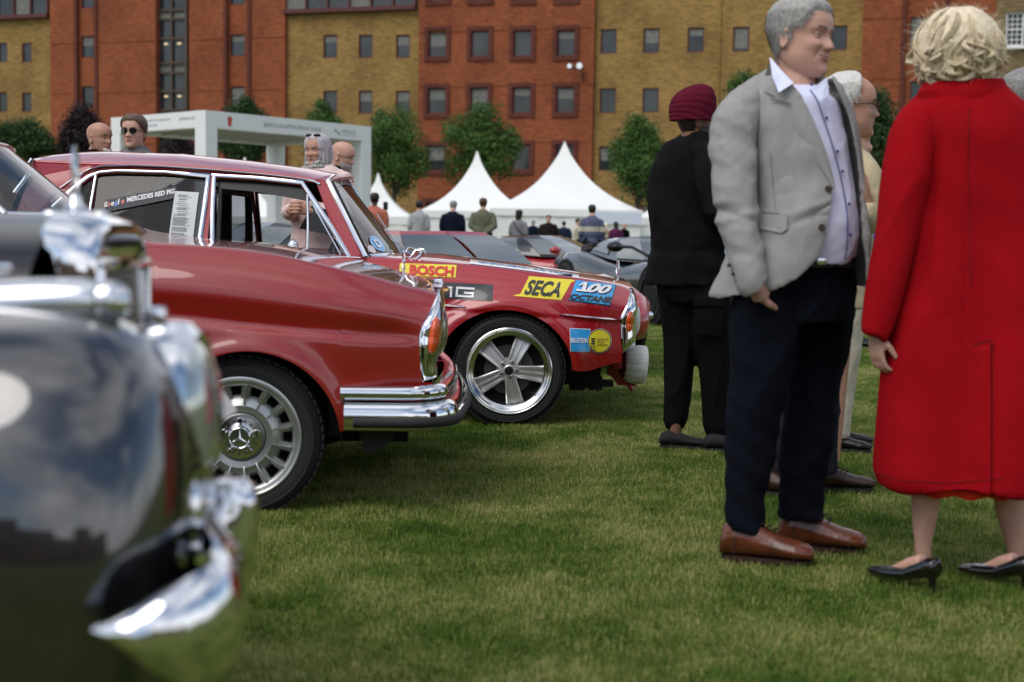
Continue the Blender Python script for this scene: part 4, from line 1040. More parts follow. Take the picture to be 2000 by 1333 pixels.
for yy, ax in ((DR + .02, 1), (DR + RW - .02, -1)):
    cc = P(22, 735, DR); cc.y = yy; b = MB(); b.lathe([(.001, .03), (.24, .02)] + prof_tyre(.326, .22, .247), cc, (0, ax, 0), 40); rally.part('wheel', b, M['tyre'])
# front chrome headlamp surround, amber lens, white covers
def r_xf(y): return ip([(569, 1242), (580, 1246), (600, 1247), (625, 1244), (650, 1243), (668, 1243), (680, 1236), (692, 1222)], y)
rows = []
for y in np.linspace(569, 692, 24):
    base = rpt(r_front(y), y); xw = P(r_xf(y), y, DR).x; k = (y-569)/123; wide = .36*sqrt(max(.02, 1-(2*k-1)**2))**.5
    rows.append([base + Vector((-.005, .006, 0)), base + Vector((.006, -.008, 0)), Vector((lerp(base.x, xw, .35), base.y - .004, base.z)), Vector((lerp(base.x, xw, .75), base.y + .012, base.z)),
                 Vector((xw, base.y + .045, base.z)), Vector((xw + .012, base.y + .09, base.z)), Vector((xw + .012, base.y + .09 + wide*.5, base.z)), Vector((xw - .03, base.y + .12 + wide*.6, base.z))])
b = MB(); b.grid(rows); mm_ = mirror(b, DR + RW/2); hs = rally.part('headlamp_surround', b, M['chrome'], ang=70); rally.part('headlamp_surround', mm_, M['chrome'], ang=70)
lens_strip(rally, 'indicator_lens', -16, 0, 609, 652, lambda x, y: rpt(r_front(y), y).y + .012 + .03*clamp((x-(r_xf(y)-20))/16)**2, lambda y: r_xf(y)-4, .012, M['amber'], hs, DR, .012)
M['cover'] = mat('white_vinyl_cover', (.72, .70, .64), rough=.5, bump=.25, bscale=30)
b = MB(); b.lathe([(.001, .062), (.06, .056), (.098, .035), (.107, .0), (.105, -.05)], Vector((P(1240, 630, DR).x, DR + .33, P(1240, 631, DR).z)), (1, 0, 0), 40); rally.part('headlamp_cover', b, M['cover'], hs)
b = MB(); b.lathe([(.001, .062), (.06, .056), (.098, .035), (.107, .0), (.105, -.05)], Vector((P(1240, 630, DR).x, DR + RW - .33, P(1240, 631, DR).z)), (1, 0, 0), 40); rally.part('headlamp_cover', b, M['cover'])
# red front bracket bar and covered fog lamps
M['bracket'] = mat('red_bracket', (.32, .004, .012), rough=.4, coat=.5)
for yo, first in ((.42, True), (RW - .42, False)):
    Df = DR + yo
    b = MB(); k = DR/1.0
    def Q(x, y): p = P(x, y, DR); return Vector((p.x, Df, p.z))
    b.prism([Q(*p) for p in ((1196, 714), (1229, 714), (1231, 738), (1222, 740), (1228, 755), (1241, 763), (1256, 768), (1256, 771), (1217, 768), (1203, 750), (1195, 746))], (0, .035, 0))
    b.tube([Q(1236, 762), Q(1247, 780)], .012, 8); br = rally.part('fog_lamp_bracket', b, M['bracket'], smooth=False)
    cc = Q(1252, 726); b = MB(); rr = []
    n = 72
    for h, r_, wob in ((-.062, .086, .0), (-.052, .098, .002), (-.035, .107, .004), (-.01, .114, .0035), (.02, .1175, .0022), (.05, .1165, .0008), (.066, .109, 0), (.073, .09, 0), (.077, .05, 0), (.078, .001, 0)):
        rr.append([cc + Vector((h + .006*sin(2*pi*i/n), cos(2*pi*i/n)*(r_ + wob*sin(i*2.3 + sin(i)*1.3)), sin(2*pi*i/n)*(r_ + wob*sin(i*2.3 + sin(i)*1.3)))) for i in range(n)])
    b.grid(rr, closev=True); rally.part('fog_lamp_cover', b, M['cover'], br, ang=60)
    b = MB(); b.lathe([(.09, -.06), (.075, -.085), (.03, -.10), (.001, -.10)], cc, (1, 0, 0), 32); rally.part('fog_lamp_shell', b, mat('dark_red_shell', (.09, .01, .014), rough=.5) if first else bpy.data.materials['dark_red_shell'], br)
b = MB(); z_ = P(1215, 722, DR).z; x_ = P(1212, 722, DR).x; b.bbox((x_, DR + RW/2, z_), (.05, RW-.5, .05), .01); rally.part('front_crossbar', b, M['bracket'], smooth=False)
# trim strips
def strip(t, x0, y0, x1, y1, fn, h=.016, m_='chrome', name='trim_strip', n=24, taper=True):
    b = MB(); rows = []
    for i in range(n + 1):
        s = i/n; x = lerp(x0, x1, s); y = lerp(y0, y1, s); hh = h*(1 if not taper else min(1, .15 + 8*min(s, 1-s)))
        p = fn(x, y); rows.append([p + Vector((0, .004, hh/2)), p + Vector((0, -.006, hh/2*.9)), p + Vector((0, -.012, 0)), p + Vector((0, -.006, -hh/2*.9)), p + Vector((0, .004, -hh/2))])
    b.grid(rows); return t.part(name, b, M[m_], ang=60)
strip(rally, 862, 597, 910, 600, rpt); strip(rally, 1093, 614, 1210, 627, rpt)
# ---------------- stickers follow the body surface
def decal(t, quad, m_, parent, fn, off=.003, nu=14, nv=6, name='sticker'):
    """quad = four pixel corners TL, TR, BR, BL"""
    b = MB(); (ax_, ay), (bx_, by), (cx, cy), (dx, dy) = quad; rows = []
    for j in range(nv + 1):
        v = j/nv; row = []
        for i in range(nu + 1):
            u = i/nu; x = lerp(lerp(ax_, bx_, u), lerp(dx, cx, u), v); y = lerp(lerp(ay, by, u), lerp(dy, cy, u), v); row.append(fn(x, y, off))
        rows.append(row)
    b.grid(rows); return t.part(name, b, m_, parent, fix=False)
def qmap(quad, fn, off):
    (ax_, ay), (bx_, by), (cx, cy), (dx, dy) = quad
    def f(u, v):
        v = 1 - v; x = lerp(lerp(ax_, bx_, u), lerp(dx, cx, u), v); y = lerp(lerp(ay, by, u), lerp(dy, cy, u), v); return fn(x, y, off)
    return f
def dtext(t, parent, s, quad, m_, fn, off=.009, bold=0.0, shear=0.0, space=1.0, name='lettering'):
    b = MB(); put_text(b, s, qmap(quad, fn, off), bold, shear, space=space); return t.part(name, b, m_, parent, smooth=False, fix=False)
def stk(name, col): return mat(name, col, rough=.35, coat=.6, coat_r=.08)
YEL, BLU, BLK, WHT, RED = stk('sticker_yellow', (.80, .66, .03)), stk('sticker_blue', (.01, .20, .55)), stk('sticker_black', (.02, .022, .024)), stk('sticker_white', (.78, .78, .78)), stk('sticker_red', (.65, .02, .02))
SKY = stk('sticker_sky_blue', (.03, .33, .70))
d = decal(rally, ((778, 515), (890, 519), (889, 543), (778, 539)), YEL, None, rpt)
dtext(rally, d, 'BOSCH', ((798, 518), (886, 522), (885, 541), (798, 537)), RED, rpt, bold=.045)
b = MB(); b.lathe([(.001, 0), (.016, 0)], rpt(786, 527, .004), (0, -1, 0), 20); rally.part('round_mark', b, WHT, d)
dtext(rally, d, 'OFFICIAL SPONSOR', ((797, 516.2), (826, 517.2), (826, 518.6), (797, 517.6)), RED, rpt)
d = decal(rally, ((800, 548), (963, 557), (962, 588), (800, 580)), BLK, None, rpt, nu=20)
for s, q in (('A', ((806, 556), (836, 557), (836, 575), (806, 573))), ):
    dtext(rally, d, s, q, WHT, rpt, bold=.03)
def poly_decal(t, parent, polys, m_, fn, off=.009, name='lettering'):
    b = MB()
    for x0, y0, x1, y1 in polys: b.add([fn(x0, y0, off), fn(x1, y0, off), fn(x1, y1, off), fn(x0, y1, off)], [(3, 2, 1, 0)])
    return t.part(name, b, m_, parent, smooth=False, fix=False)
def stroke(b, fn, pts, w, off=.008):
    """thick polyline in pixel space, mitred enough for block letters"""
    for (x0, y0), (x1, y1) in zip(pts[:-1], pts[1:]):
        L = sqrt((x1-x0)**2 + (y1-y0)**2); tx, ty = (x1-x0)/L, (y1-y0)/L; nx, ny = -ty*w/2, tx*w/2; e = w/2*.98
        a, c = (x0-tx*e, y0-ty*e), (x1+tx*e, y1+ty*e)
        b.add([fn(a[0]+nx, a[1]+ny, off), fn(c[0]+nx, c[1]+ny, off), fn(c[0]-nx, c[1]-ny, off), fn(a[0]-nx, a[1]-ny, off)], [(0, 1, 2, 3)]); off += .00005
b = MB(); stroke(b, rpt, [(845, 578), (847, 560.5), (855, 561), (863, 572), (873, 562), (881, 562.4), (880.5, 579)], 4.2); stroke(b, rpt, [(925, 564.5), (893, 562.6), (891.5, 577.8), (923, 579.6), (923.4, 573), (908, 572.2)], 4.2)
rally.part('lettering', b, WHT, d, smooth=False, fix=False)
d = decal(rally, ((1034, 541), (1120, 548), (1096, 587), (1014, 579)), YEL, None, rpt)
b = MB(); b.add([rpt(x, y, .0018) for x, y in ((1004, 576.5), (1018, 574), (1014, 579.2), (1004, 577.8))], [(0, 1, 2, 3)]); b.add([rpt(x, y, .0018) for x, y in ((1118, 548), (1126, 549), (1120, 553), (1116, 553))], [(0, 1, 2, 3)]); rally.part('sticker_tail', b, YEL, d, smooth=False, fix=False)
dtext(rally, d, 'SECA', ((1036, 547), (1106, 553), (1092, 581), (1022, 575)), BLK, rpt, bold=.03)
d = decal(rally, ((1127, 549), (1209, 560), (1193, 600), (1110, 588)), BLK, None, rpt, off=.0016)
d2 = decal(rally, ((1127, 548.5), (1207, 559), (1191.5, 597), (1112, 585.5)), SKY, d, rpt, off=.0050)
dtext(rally, d, '00', ((1156, 555.5), (1203, 561), (1194, 578), (1147, 572.5)), BLK, rpt, .010, bold=.07, shear=.3)
dtext(rally, d, '00', ((1154, 554), (1201, 559.5), (1192, 576.3), (1145, 571)), WHT, rpt, .013, bold=.04, shear=.3)
for dx, dy, mt_, of_ in ((1.8, 1.6, BLK, .010), (0, 0, WHT, .013)):
    b = MB(); 
    for pl in (((1142, 552.3), (1150, 553.2), (1143.5, 570.2), (1136, 569.4)), ((1133, 557.2), (1142, 552.3), (1140.5, 556.5), (1132, 560)), ((1127, 565.2), (1149, 567.8), (1148, 571.3), (1125.5, 568.6))): b.add([rpt(x + dx, y + dy, of_ + .0002) for x, y in pl], [(3, 2, 1, 0)])
    rally.part('lettering', b, mt_, d, smooth=False, fix=False)
dtext(rally, d, 'OCTANE', ((1116, 574), (1199, 582), (1194, 593), (1112, 584.5)), BLK, rpt, .010, bold=.05, shear=.15)
d = decal(rally, ((1112, 640.5), (1154, 643.5), (1152, 688), (1113, 685.5)), WHT, None, rpt, .0018)
d2 = decal(rally, ((1113.3, 641.7), (1153, 644.7), (1151, 686.8), (1114, 684.5)), SKY, d, rpt, .0045)
dtext(rally, d, 'BILSTEIN', ((1114, 658.5), (1149, 661), (1148.5, 670.5), (1114, 667.5)), WHT, rpt, .0085, bold=.03)
def disc(t, cx, cy, r, m_, parent, off, fn=rpt, name='sticker'):
    b = MB(); rows = [[fn(cx + r*q*cos(2*pi*i/36), cy + r*q*sin(2*pi*i/36), off) for i in range(36)] for q in (1, .66, .33, .01)]; b.grid(rows, closev=True); return t.part(name, b, m_, parent, fix=False)
d3 = disc(rally, 1172, 667, 24, WHT, d, .0062); disc(rally, 1172, 667, 23.2, BLK, d, .0076); disc(rally, 1172, 667, 21.6, YEL, d, .009)
for k, s in enumerate(('GASDRUCK', 'STOSS', 'DÄMPFER')):
    w = (24, 15, 22)[k]; y = 662 + k*5.2; dtext(rally, d, s, ((1166, y), (1166+w, y+1.2), (1166+w, y+4.4), (1166, y+3.2)), BLK, rpt, .0125, bold=.02)
poly_decal(rally, d, [(1154.5, 661, 1162.5, 664), (1155, 665.5, 1162, 668.5), (1154, 670, 1162, 673), (1155, 674, 1156.5, 686), (1160, 674, 1161.5, 687)], BLK, rpt, .0125, 'damper_drawing')
# bonnet lettering band (white with pale letters), lies on the bonnet slope
def hoodpt(x, y, off=0.0):   # x pixel along car, y = fraction across from near crown
    i = min(range(len(XX)), key=lambda k: abs(XX[k]-x)); p = full[i][NR+1:]; a = min(int(y*8), 7); f = y*8 - a; ps = [full[i][NR]] + p
    ts = (0, .03, .07, .13, .2, .28, .4, .6, .8, 1.0)
    for k in range(9):
        if ts[k+1] >= y: break
    f = (y-ts[k])/(ts[k+1]-ts[k]); q = ps[k].lerp(ps[k+1], f); return q + Vector((0, 0, off))
b = MB(); rows = [[hoodpt(x, lerp(.25 + .0*(x-910)/200, .55, v), .003) for v in np.linspace(0, 1, 7)] for x in np.linspace(915, 1135, 24)]
b.grid(rows); hb = rally.part('bonnet_banner', b, WHT, fix=False)
dtext(rally, hb, 'GUARDIAN 6.8 TEAM', ((0, 0), (1, 0), (1, 1), (0, 1)), SKY, lambda x, y, o: hoodpt(930 + x*195, .33 + (1-y)*.16, .005), .005, bold=.03)
# ---------------- grille shell and star on the rally nose
yc = DR + RW/2
b = MB(); rows = []; xg = P(1222, 560, DR + .9).x; zt = P(1215, 553, DR + .85).z
for y in np.linspace(yc - .45, yc + .45, 15):
    t = abs(y-yc)/.45; zz_ = zt - .02*t**3; rows.append([Vector((xg - .11, y, zz_ + .005)), Vector((xg - .02, y, zz_)), Vector((xg + .035 - .03*t*t, y, zz_ - .03)), Vector((xg + .04 - .03*t*t, y, zz_ - .08)), Vector((xg + .03 - .03*t*t, y, .62))])
b.grid(rows); rally.part('radiator_shell', b, M['chrome'], ang=60)
hood_star(rally, 1206, 552, 510, yc, .055)
# ---------------- greenhouse
def gin(y): return ip([(335, .30), (400, .22), (500, .125)], y)
def gp(x, y, o=0.0): p = P(x, y, DR); return Vector((p.x, DR + gin(y) - o, p.z))
def frame(pts, w=.018, mname='chrome', name='window_frame', o=.0, closed=False, mir=True, depth=.02):
    """flat-ish chrome strip following pixel polyline on the side plane"""
    b = MB(); L = [gp(x, y, o) for x, y in pts]
    if closed: L = L + [L[0]]
    rows = []
    for i, p in enumerate(L):
        if closed and i in (0, len(L)-1): a, c = L[-2], L[1]
        else: a, c = L[max(i-1, 0)], L[min(i+1, len(L)-1)]
        d1 = (p-a).normalized() if (p-a).length > 1e-6 else None; d2 = (c-p).normalized() if (c-p).length > 1e-6 else None
        d = ((d1 or d2) + (d2 or d1)).normalized(); n = Vector((-d.z, 0, d.x)); cs = (d1 or d2).dot(d); ww = w/2/max(.5, cs)
        rows.append([p + n*ww + Vector((0, depth, 0)), p + n*ww, p + n*ww*.4 + Vector((0, -.005, 0)), p - n*ww*.4 + Vector((0, -.005, 0)), p - n*ww, p - n*ww + Vector((0, depth, 0))])
    b.grid(rows); 
    if mir: rally.part(name, mirror(b, DR + RW/2), M[mname], ang=40)
    return rally.part(name, b, M[mname], ang=40)
# C pillar panel + roof rail + A pillar: red panel pieces on the side plane
def panel(px, mname, name, o=.0, mir=True, th=.03, sub=0):
    b = MB(); v = [gp(x, y, o) for x, y in px]; n = len(v); b.prism(v, (0, th, 0))
    if mir: rally.part(name, mirror(b, DR + RW/2), M[mname], smooth=False)
    return rally.part(name, b, M[mname], smooth=False)
panel([(24, 345), (16, 330), (22, 313), (90, 316), (150, 319), (200, 321), (165, 326), (130, 345), (100, 368), (70, 392), (20, 440), (0, 480), (-10, 480)], 'rally_red', 'rear_pillar', .0)
panel([(20, 440), (70, 392), (84, 470), (84, 490), (-10, 490), (-10, 470)], 'rally_red', 'rear_quarter', .001)
# roof
rows = []
RX = [22, 40, 90, 150, 300, 450, 560, 600, 622]
ge = [(22, 312), (150, 318), (300, 321), (450, 331), (560, 343), (622, 355)]; gc = [(22, 305), (90, 298), (150, 297), (300, 302), (450, 317), (560, 332), (622, 347)]
for x in RX:
    e = gp(x, ip(ge, x)); zc = P(x, ip(gc, x) - 3, DR + .55).z
    row = []
    for t in (0, .05, .12, .25, .45, .7, 1.0): row.append(Vector((e.x + (.09*sin(t*pi/2) if x > 500 else 0)*(x-500)/122 , lerp(e.y, DR + RW/2, t), lerp(e.z, zc, sin(min(1, t*1.15)*pi/2)))))
    row += [Vector((p.x, 2*(DR + RW/2) - p.y, p.z)) for p in row[-2::-1]]; rows.append(row)
b = MB(); b.grid(rows); rroof = rally.part('roof', b, M['rally_red'], ang=60, solid=.02)
b = MB(); b.grid([[p - Vector((0, 0, .035)) for p in r] for r in rows[1:-1]]); rally.part('headliner', b, M['interior'])
b = MB(); b.grid([[r[k] + Vector((0, 0, 0)) for k in (0, 1)] for r in rows])
# gutter chrome line over the doors
frame([(66, 388), (90, 365), (118, 343), (145, 328), (170, 321), (230, 319.5), (300, 322), (400, 329), (500, 338), (560, 345), (600, 351), (612, 357)], .014, 'chrome', 'rain_gutter', .012)
panel([(165, 323), (300, 324), (450, 333), (560, 345), (610, 356), (604, 356), (560, 350), (450, 338), (300, 328), (165, 329), (120, 352), (76, 396), (70, 391), (110, 350), (145, 330)], 'rally_red', 'door_top', -.002)
# rear door frame, quarter light, front door frame
frame([(79, 405), (100, 383), (125, 358), (145, 342), (165, 334), (200, 331), (300, 334), (385, 341), (383, 400), (377, 488)], .028, name='rear_door_frame')
frame([(157, 337), (154, 400), (152, 480)], .016, name='quarter_bar')
frame([(405, 491), (400, 420), (397, 345), (398, 341)], .026, name='front_door_frame')
frame([(392, 341), (480, 346), (575, 355), (600, 388), (640, 445), (676, 503)], .03, name='door_frame_top')
panel([(386, 336), (396, 337), (393, 492), (381, 492)], 'rally_red', 'door_gap', -.004, th=.05)
frame([(588, 378), (592, 440), (593, 499)], .017, name='vent_bar', o=.004)
frame([(600, 398), (625, 440), (655, 490), (660, 499)], .010, name='vent_frame', o=.002)
frame([(400, 493), (560, 499), (700, 506)], .016, name='belt_trim', o=.01); frame([(84, 486), (250, 486), (383, 491)], .012, name='belt_trim', o=.01)
# black rubber inside edges (liners)
panel([(406, 347), (480, 350), (572, 359), (590, 383), (590, 392), (480, 372), (412, 366), (416, 492), (408, 492)], 'black_trim', 'window_seal', -.03, th=.04)
panel([(602, 392), (672, 500), (652, 500), (648, 488), (597, 398)], 'black_trim', 'vent_seal', -.012, th=.01) if False else None
# glass
def pane(pts, m_, o=-.02, name='side_window', mir=True):
    b = MB(); b.add([gp(x, y, o) for x, y in pts], [tuple(range(len(pts)))])
    if mir: rally.part(name, mirror(b, DR + RW/2), M[m_], smooth=False, fix=False)
    return rally.part(name, b, M[m_], smooth=False, fix=False)
rg_ = pane([(160, 337), (300, 337), (383, 344), (380, 488), (154, 488)], 'dark_glass', name='rear_door_glass'); pane([(154, 338), (152, 488), (78, 488), (82, 408), (125, 362)], 'dark_glass', name='quarter_glass')
pane([(596, 390), (656, 497), (596, 497)], 'clear_glass', -.012, 'vent_glass')
# A pillar red and windscreen with chrome frame
panel([(604, 353), (622, 350), (700, 498), (706, 508), (681, 507), (640, 440)], 'rally_red', 'windscreen_pillar', .004, th=.06)
ws = []
for i in range(17):
    s = i/8 - 1; k = 1 - abs(s)**2.2; row = []
    for v in np.linspace(0, 1, 9):
        x = lerp(709, 628, v); y = lerp(503, 351, v); p = P(x, y, DR); yi = gin(y) + .004; cx_ = P(lerp(786, 664, v), lerp(498, 344, v), DR + RW/2)
        row.append(Vector((lerp(p.x, cx_.x, k), DR + RW/2 + s*(RW/2 - yi), lerp(p.z, cx_.z, k))))
    ws.append(row)
M['screen_glass'] = glass('tinted_windscreen', (.80, .93, .88), .38); b = MB(); b.grid(ws); wsg = rally.part('windscreen', b, M['screen_glass'])
for nm, path, r_ in (('windscreen_frame', ws[0], .017), ('windscreen_frame', ws[-1], .017), ('windscreen_frame', [r[0] for r in ws], .016), ('windscreen_frame', [r[-1] for r in ws], .012)):
    b = MB(); b.tube([p + Vector((0, 0, 0)) for p in path], r_, 8); rally.part(nm, b, M['chrome'])
b = MB(); b.tube([p + Vector((.02, .02, .0)) for p in ws[0]], .011, 8); rally.part('windscreen_rubber', b, M['black_rubber'])
b = MB(); b.grid([[p.lerp(ws[i][-3], 0) if False else ws[i][7 + k].lerp(ws[i][7 + k], 0) + Vector((.004, -.002, .004)) for k in (0, 1)] for i in range(1, 16)]); ban = rally.part('sun_strip', b, stk('dark_sun_strip', (.03, .033, .036)))
def wspt(u, v, off=.006):
    """u across 0..1 near->far, v up 0..1"""
    a = u*16; i = min(int(a), 15); f = a-i; c = v*8; j = min(int(c), 7); g = c-j
    p = ws[i][j].lerp(ws[i+1][j], f).lerp(ws[i][j+1].lerp(ws[i+1][j+1], f), g); return p + Vector((off, -off*.5, off*.6))
b = MB(); put_text(b, 'AMG', lambda u, v: wspt(.25 + u*.5, .885 + v*.1, .008)); rally.part('lettering', b, WHT, ban, smooth=False, fix=False)
def wsdisc(u, v, ru, rv, m_, off, txt=None, tm=None):
    b = MB(); rows = [[wspt(u + ru*q*cos(2*pi*i/28), v + rv*q*sin(2*pi*i/28), off) for i in range(28)] for q in (1, .5, .02)]; b.grid(rows, closev=True); o = rally.part('windscreen_sticker', b, m_, wsg, fix=False)
    if txt: b = MB(); put_text(b, txt, lambda a, c: wspt(u + (a-.5)*ru*.9, v + (c-.5)*rv*1.0, off + .003), .04); rally.part('lettering', b, tm, wsg, smooth=False, fix=False)
wsdisc(.17, .155, .07, .10, stk('badge_blue', (.01, .36, .72)), .004, 'D', WHT); wsdisc(.075, .09, .03, .05, stk('badge_pale', (.7, .6, .58)), .004)
b = MB(); b.grid([[wspt(u, v, -.02) for u in (.1, .2, .3)] for v in (.75, .82)]); rally.part('turquoise_tag', b, stk('tag_turquoise', (.02, .45, .6)), wsg, fix=False)
b = MB(); b.prism([P(x, y, DR + .75) for x, y in ((655, 398), (668, 388), (680, 420), (690, 440), (665, 432))], (.01, .03, 0)); rally.part('paper_tag', b, M['cover'], wsg, smooth=False)
# rear window and its chrome edge
b = MB(); rws = []
for i in range(9):
    s = i/4 - 1; y = DR + RW/2 + s*(RW/2 - .24); k = 1 - s*s
    rws.append([Vector((lerp(P(30, 0, DR).x, P(-40, 0, DR).x, v) - .10*k, y, lerp(P(30, 312, DR).z, P(0, 470, DR).z, v) + .01*k)) for v in np.linspace(0, 1, 5)])
b.grid(rws); rally.part('rear_window', b, M['dark_glass'])
frame([(30, 306), (24, 316), (28, 328), (18, 345), (0, 375)], .03, name='rear_window_frame', o=.01)
# window stickers: name strip, paper sheet, far-side number roundel
sg = lambda x, y, off=0.0: gp(x, y, -.02 + .004 + off)
d = decal(rally, ((182, 389), (322, 362), (324, 385), (184, 414)), mat('strip_charcoal', (.045, .048, .052), rough=.5), rg_, sg, .0)
for k, (s, c) in enumerate(zip('Google', ((.05, .15, .6), (.6, .06, .04), (.7, .5, .03), (.05, .15, .6), (.05, .4, .1), (.6, .06, .04)))):
    x = 181 + k*6.7; y = 396.5 - k*1.4; w = 5.8; dtext(rally, d, s, ((x, y - (3 if s in 'Gl' else 0)), (x+w*(.4 if s == 'l' else 1), y-1.4 - (3 if s in 'Gl' else 0)), (x+w*(.4 if s == 'l' else 1), y+6.5 + (3 if s == 'g' else 0)), (x, y+8 + (3 if s == 'g' else 0))), WHT if k % 2 == 0 else stk('print_%d' % k, c), sg, .003, bold=.04)
dtext(rally, d, 'MERCEDES RED PIG', ((225, 383.5), (319, 366), (319.5, 376), (226, 394)), stk('pale_print', (.62, .62, .64)), sg, .003, bold=.04)
pp = decal(rally, ((321, 371), (369, 374), (364, 474), (315, 472)), mat('paper', (.66, .68, .68), rough=.8), rg_, sg, .006, name='notice_sheet')
rnd = random.Random(9); b = MB()
y = 378.0
for ln in range(46):
    if ln in (3, 6, 8, 10, 12, 16, 18, 22, 32, 38): y += 2.0; continue
    x0 = 324 + (rnd.uniform(2, 8) if ln < 21 else 0) - (y-371)*.05; x1 = x0 + (rnd.uniform(22, 34) if ln > 21 else rnd.uniform(14, 28)); xx = x0
    while xx < x1:
        w = rnd.uniform(1.0, 3.0); b.add([sg(a, c + (a-x0)*.05, .009) for a, c in ((xx, y), (xx+w, y), (xx+w, y+.85), (xx, y+.85))], [(0, 1, 2, 3)]); xx += w + .6
    y += 1.95
rally.part('printed_text', b, mat('ink', (.08, .08, .09)), pp, smooth=False, fix=False)
b = MB(); c0 = gp(296, 435); b.lathe([(.001, 0), (.075, 0)], Vector((c0.x, DR + RW - .24, c0.z)), (0, -1, 0), 28)
b = MB(); rows = [[Vector((P(303, 435, DR + 1.3).x + .135*q*cos(2*pi*i/32), DR + 1.5, P(303, 435, DR + 1.3).z + .16*q*sin(2*pi*i/32))) for i in range(32)] for q in (1, .5, .02)]; b.grid(rows, closev=True); rally.part('number_roundel', b, mat('charcoal_roundel', (.03, .032, .035), rough=.6), fix=False)
# cabin: door cards, far pillars, seats, dash, steering wheel, roll hoop
b = MB()
for xp, wpx, yo in ((440, 24, RW - .30), (236, 10, RW - .28)):
    p = P(xp, 480, DR + yo); q = P(xp, 335, DR + yo); b = MB(); b.box(((p.x+q.x)/2, DR + yo, (p.z+q.z)/2), (wpx/300, .06, q.z-p.z)); rally.part('far_pillar', b, M['interior'], smooth=False)
b = MB()
for xp, yo in ((500, .5), (500, RW-.5)):
    b = MB(); p = P(xp, 560, DR + yo); b.bbox((p.x - .42, p.y, .62), (.14, .46, .5), .05); b.bbox((p.x - .15, p.y, .46), (.5, .48, .16), .05); rally.part('seat', b, M['seat'])
b = MB(); b.bbox((P(150, 0, DR).x, DR + RW/2, .62), (.2, 1.3, .5), .06); rally.part('seat', b, M['seat'])
b = MB(); pa, pb = P(428, 372, DR + .5), P(432, 500, DR + .5)
b.tube([Vector((pb.x, DR + .3, pb.z - .3)), Vector((pa.x, DR + .3, pa.z)), Vector((pa.x, DR + RW - .35, pa.z)), Vector((pb.x, DR + RW - .35, pb.z - .3))], .026, 8); rally.part('roll_hoop', b, M['interior'])
b = MB(); p = P(690, 505, DR + .9); b.bbox((p.x - .0, DR + RW/2, p.z - .07), (.35, RW - .4, .12), .04); dsh = rally.part('dashboard', b, M['interior'])
b = MB(); cst = P(640, 520, DR + 1.35); pts = [cst + Vector((.06*sin(a), .19*cos(a), .18*sin(a))) for a in np.linspace(0, 2*pi, 25)]; b.tube(pts, .014, 8, cap=False); b.tube([cst + Vector((0, -.19, 0)), cst + Vector((.02, 0, 0)), cst + Vector((0, .19, 0))], .012, 6); rally.part('steering_wheel', b, M['interior'])
b = MB(); b.box((P(330, 0, DR).x, DR + RW/2, P(330, 500, DR).z - .02), (2.6, RW - .42, .02)); rally.part('parcel_floor', b, M['interior'], smooth=False)
# mirrors, wipers, cowl
b = MB(); p = P(571, 482, DR + .02); b.ball(p, (.035, .05, .045), rot=Matrix.Rotation(.3, 3, 'Z')); b.tube([p + Vector((.02, .02, -.03)), P(590, 500, DR + .1)], .008, 6); rally.part('door_mirror', b, M['chrome'])
b = MB(); p = P(818, 494, DR + .2); pts = [P(800, 506, DR + .2), P(812, 490, DR + .2), P(826, 488, DR + .2), P(822, 499, DR + .2), P(808, 511, DR + .2)]; b.tube(pts, .011, 8); b.ball(P(822, 494, DR + .22), (.03, .02, .03)); rally.part('wing_mirror', b, M['chrome'])
b = MB(); b.tube([wspt(.3, -.02, .03), wspt(.45, .2, .02), wspt(.7, .5, .02)], .005, 6); b.tube([wspt(.55, -.02, .03), wspt(.7, .1, .02), wspt(.95, .25, .02)], .005, 6); rally.part('wiper', b, M['chrome_soft'])
b = MB(); b.tube([P(790, 497, DR + .5), P(797, 485, DR + .5), P(808, 487, DR + .55), P(826, 500, DR + .6)], .008, 8); b.tube([P(786, 492, DR + .4), P(806, 500, DR + .45)], .010, 8); rally.part('wiper_arm', b, M['chrome'])
# hood shut lines: dark seams
b = MB(); b.tube([rpt(704, 508, .002), rpt(716, 514, .002), rpt(724, 524, .002), rpt(730, 560, .002), rpt(732, 700, .002)], .0035, 5); rally.part('door_seam', b, M['black_trim'])
b = MB(); b.tube([hoodpt(x, .135, .001) for x in np.linspace(800, 1200, 30)], .003, 5); rally.part('bonnet_seam', b, M['black_trim'])

# ================================================================== BLACK VINTAGE CAR (foreground, blurred)
bc = Thing('vintage_limousine', 'black vintage car with tall chrome radiator and upright star, blurred in the near left foreground', 'car', (-1.6, 2.65, 0))
b = MB(); rows = []
FX, FY, FZ = -.952, 2.0, .58
def fender_pt(xl, a):
    """a: angle around section, 0 = outward at camera side, pi/2 = up, pi = inner"""
    t = clamp((xl - FX)/.51); k = (1 - t**6)**.22 if t < 1 else 0
    ry, rz = .29, .425
    c, s = cos(a), sin(a); e = .80
    cc = abs(c)**e*(1 if c > 0 else -1); ss = abs(s)**e*(1 if s > 0 else -1)
    return Vector((xl, FY - ry*k*cc, FZ + rz*k*ss - (.03 if s < 0 else 0)*0))
xsf = list(np.linspace(-3.4, FX, 14)) + [FX + .51*sin(q) for q in np.linspace(.05, pi/2 - .001, 34)]
for xl in xsf: rows.append([fender_pt(xl, a) for a in np.linspace(-pi*.42, pi*1.05, 44)])
b.grid(rows); b_m = mirror(b, 2.65); b_m.v = [(x - .5, y, z) for x, y, z in b_m.v]; bc.part('fender', b, M['car_black'], ang=60); bc.part('fender', b_m, M['car_black'], ang=60)
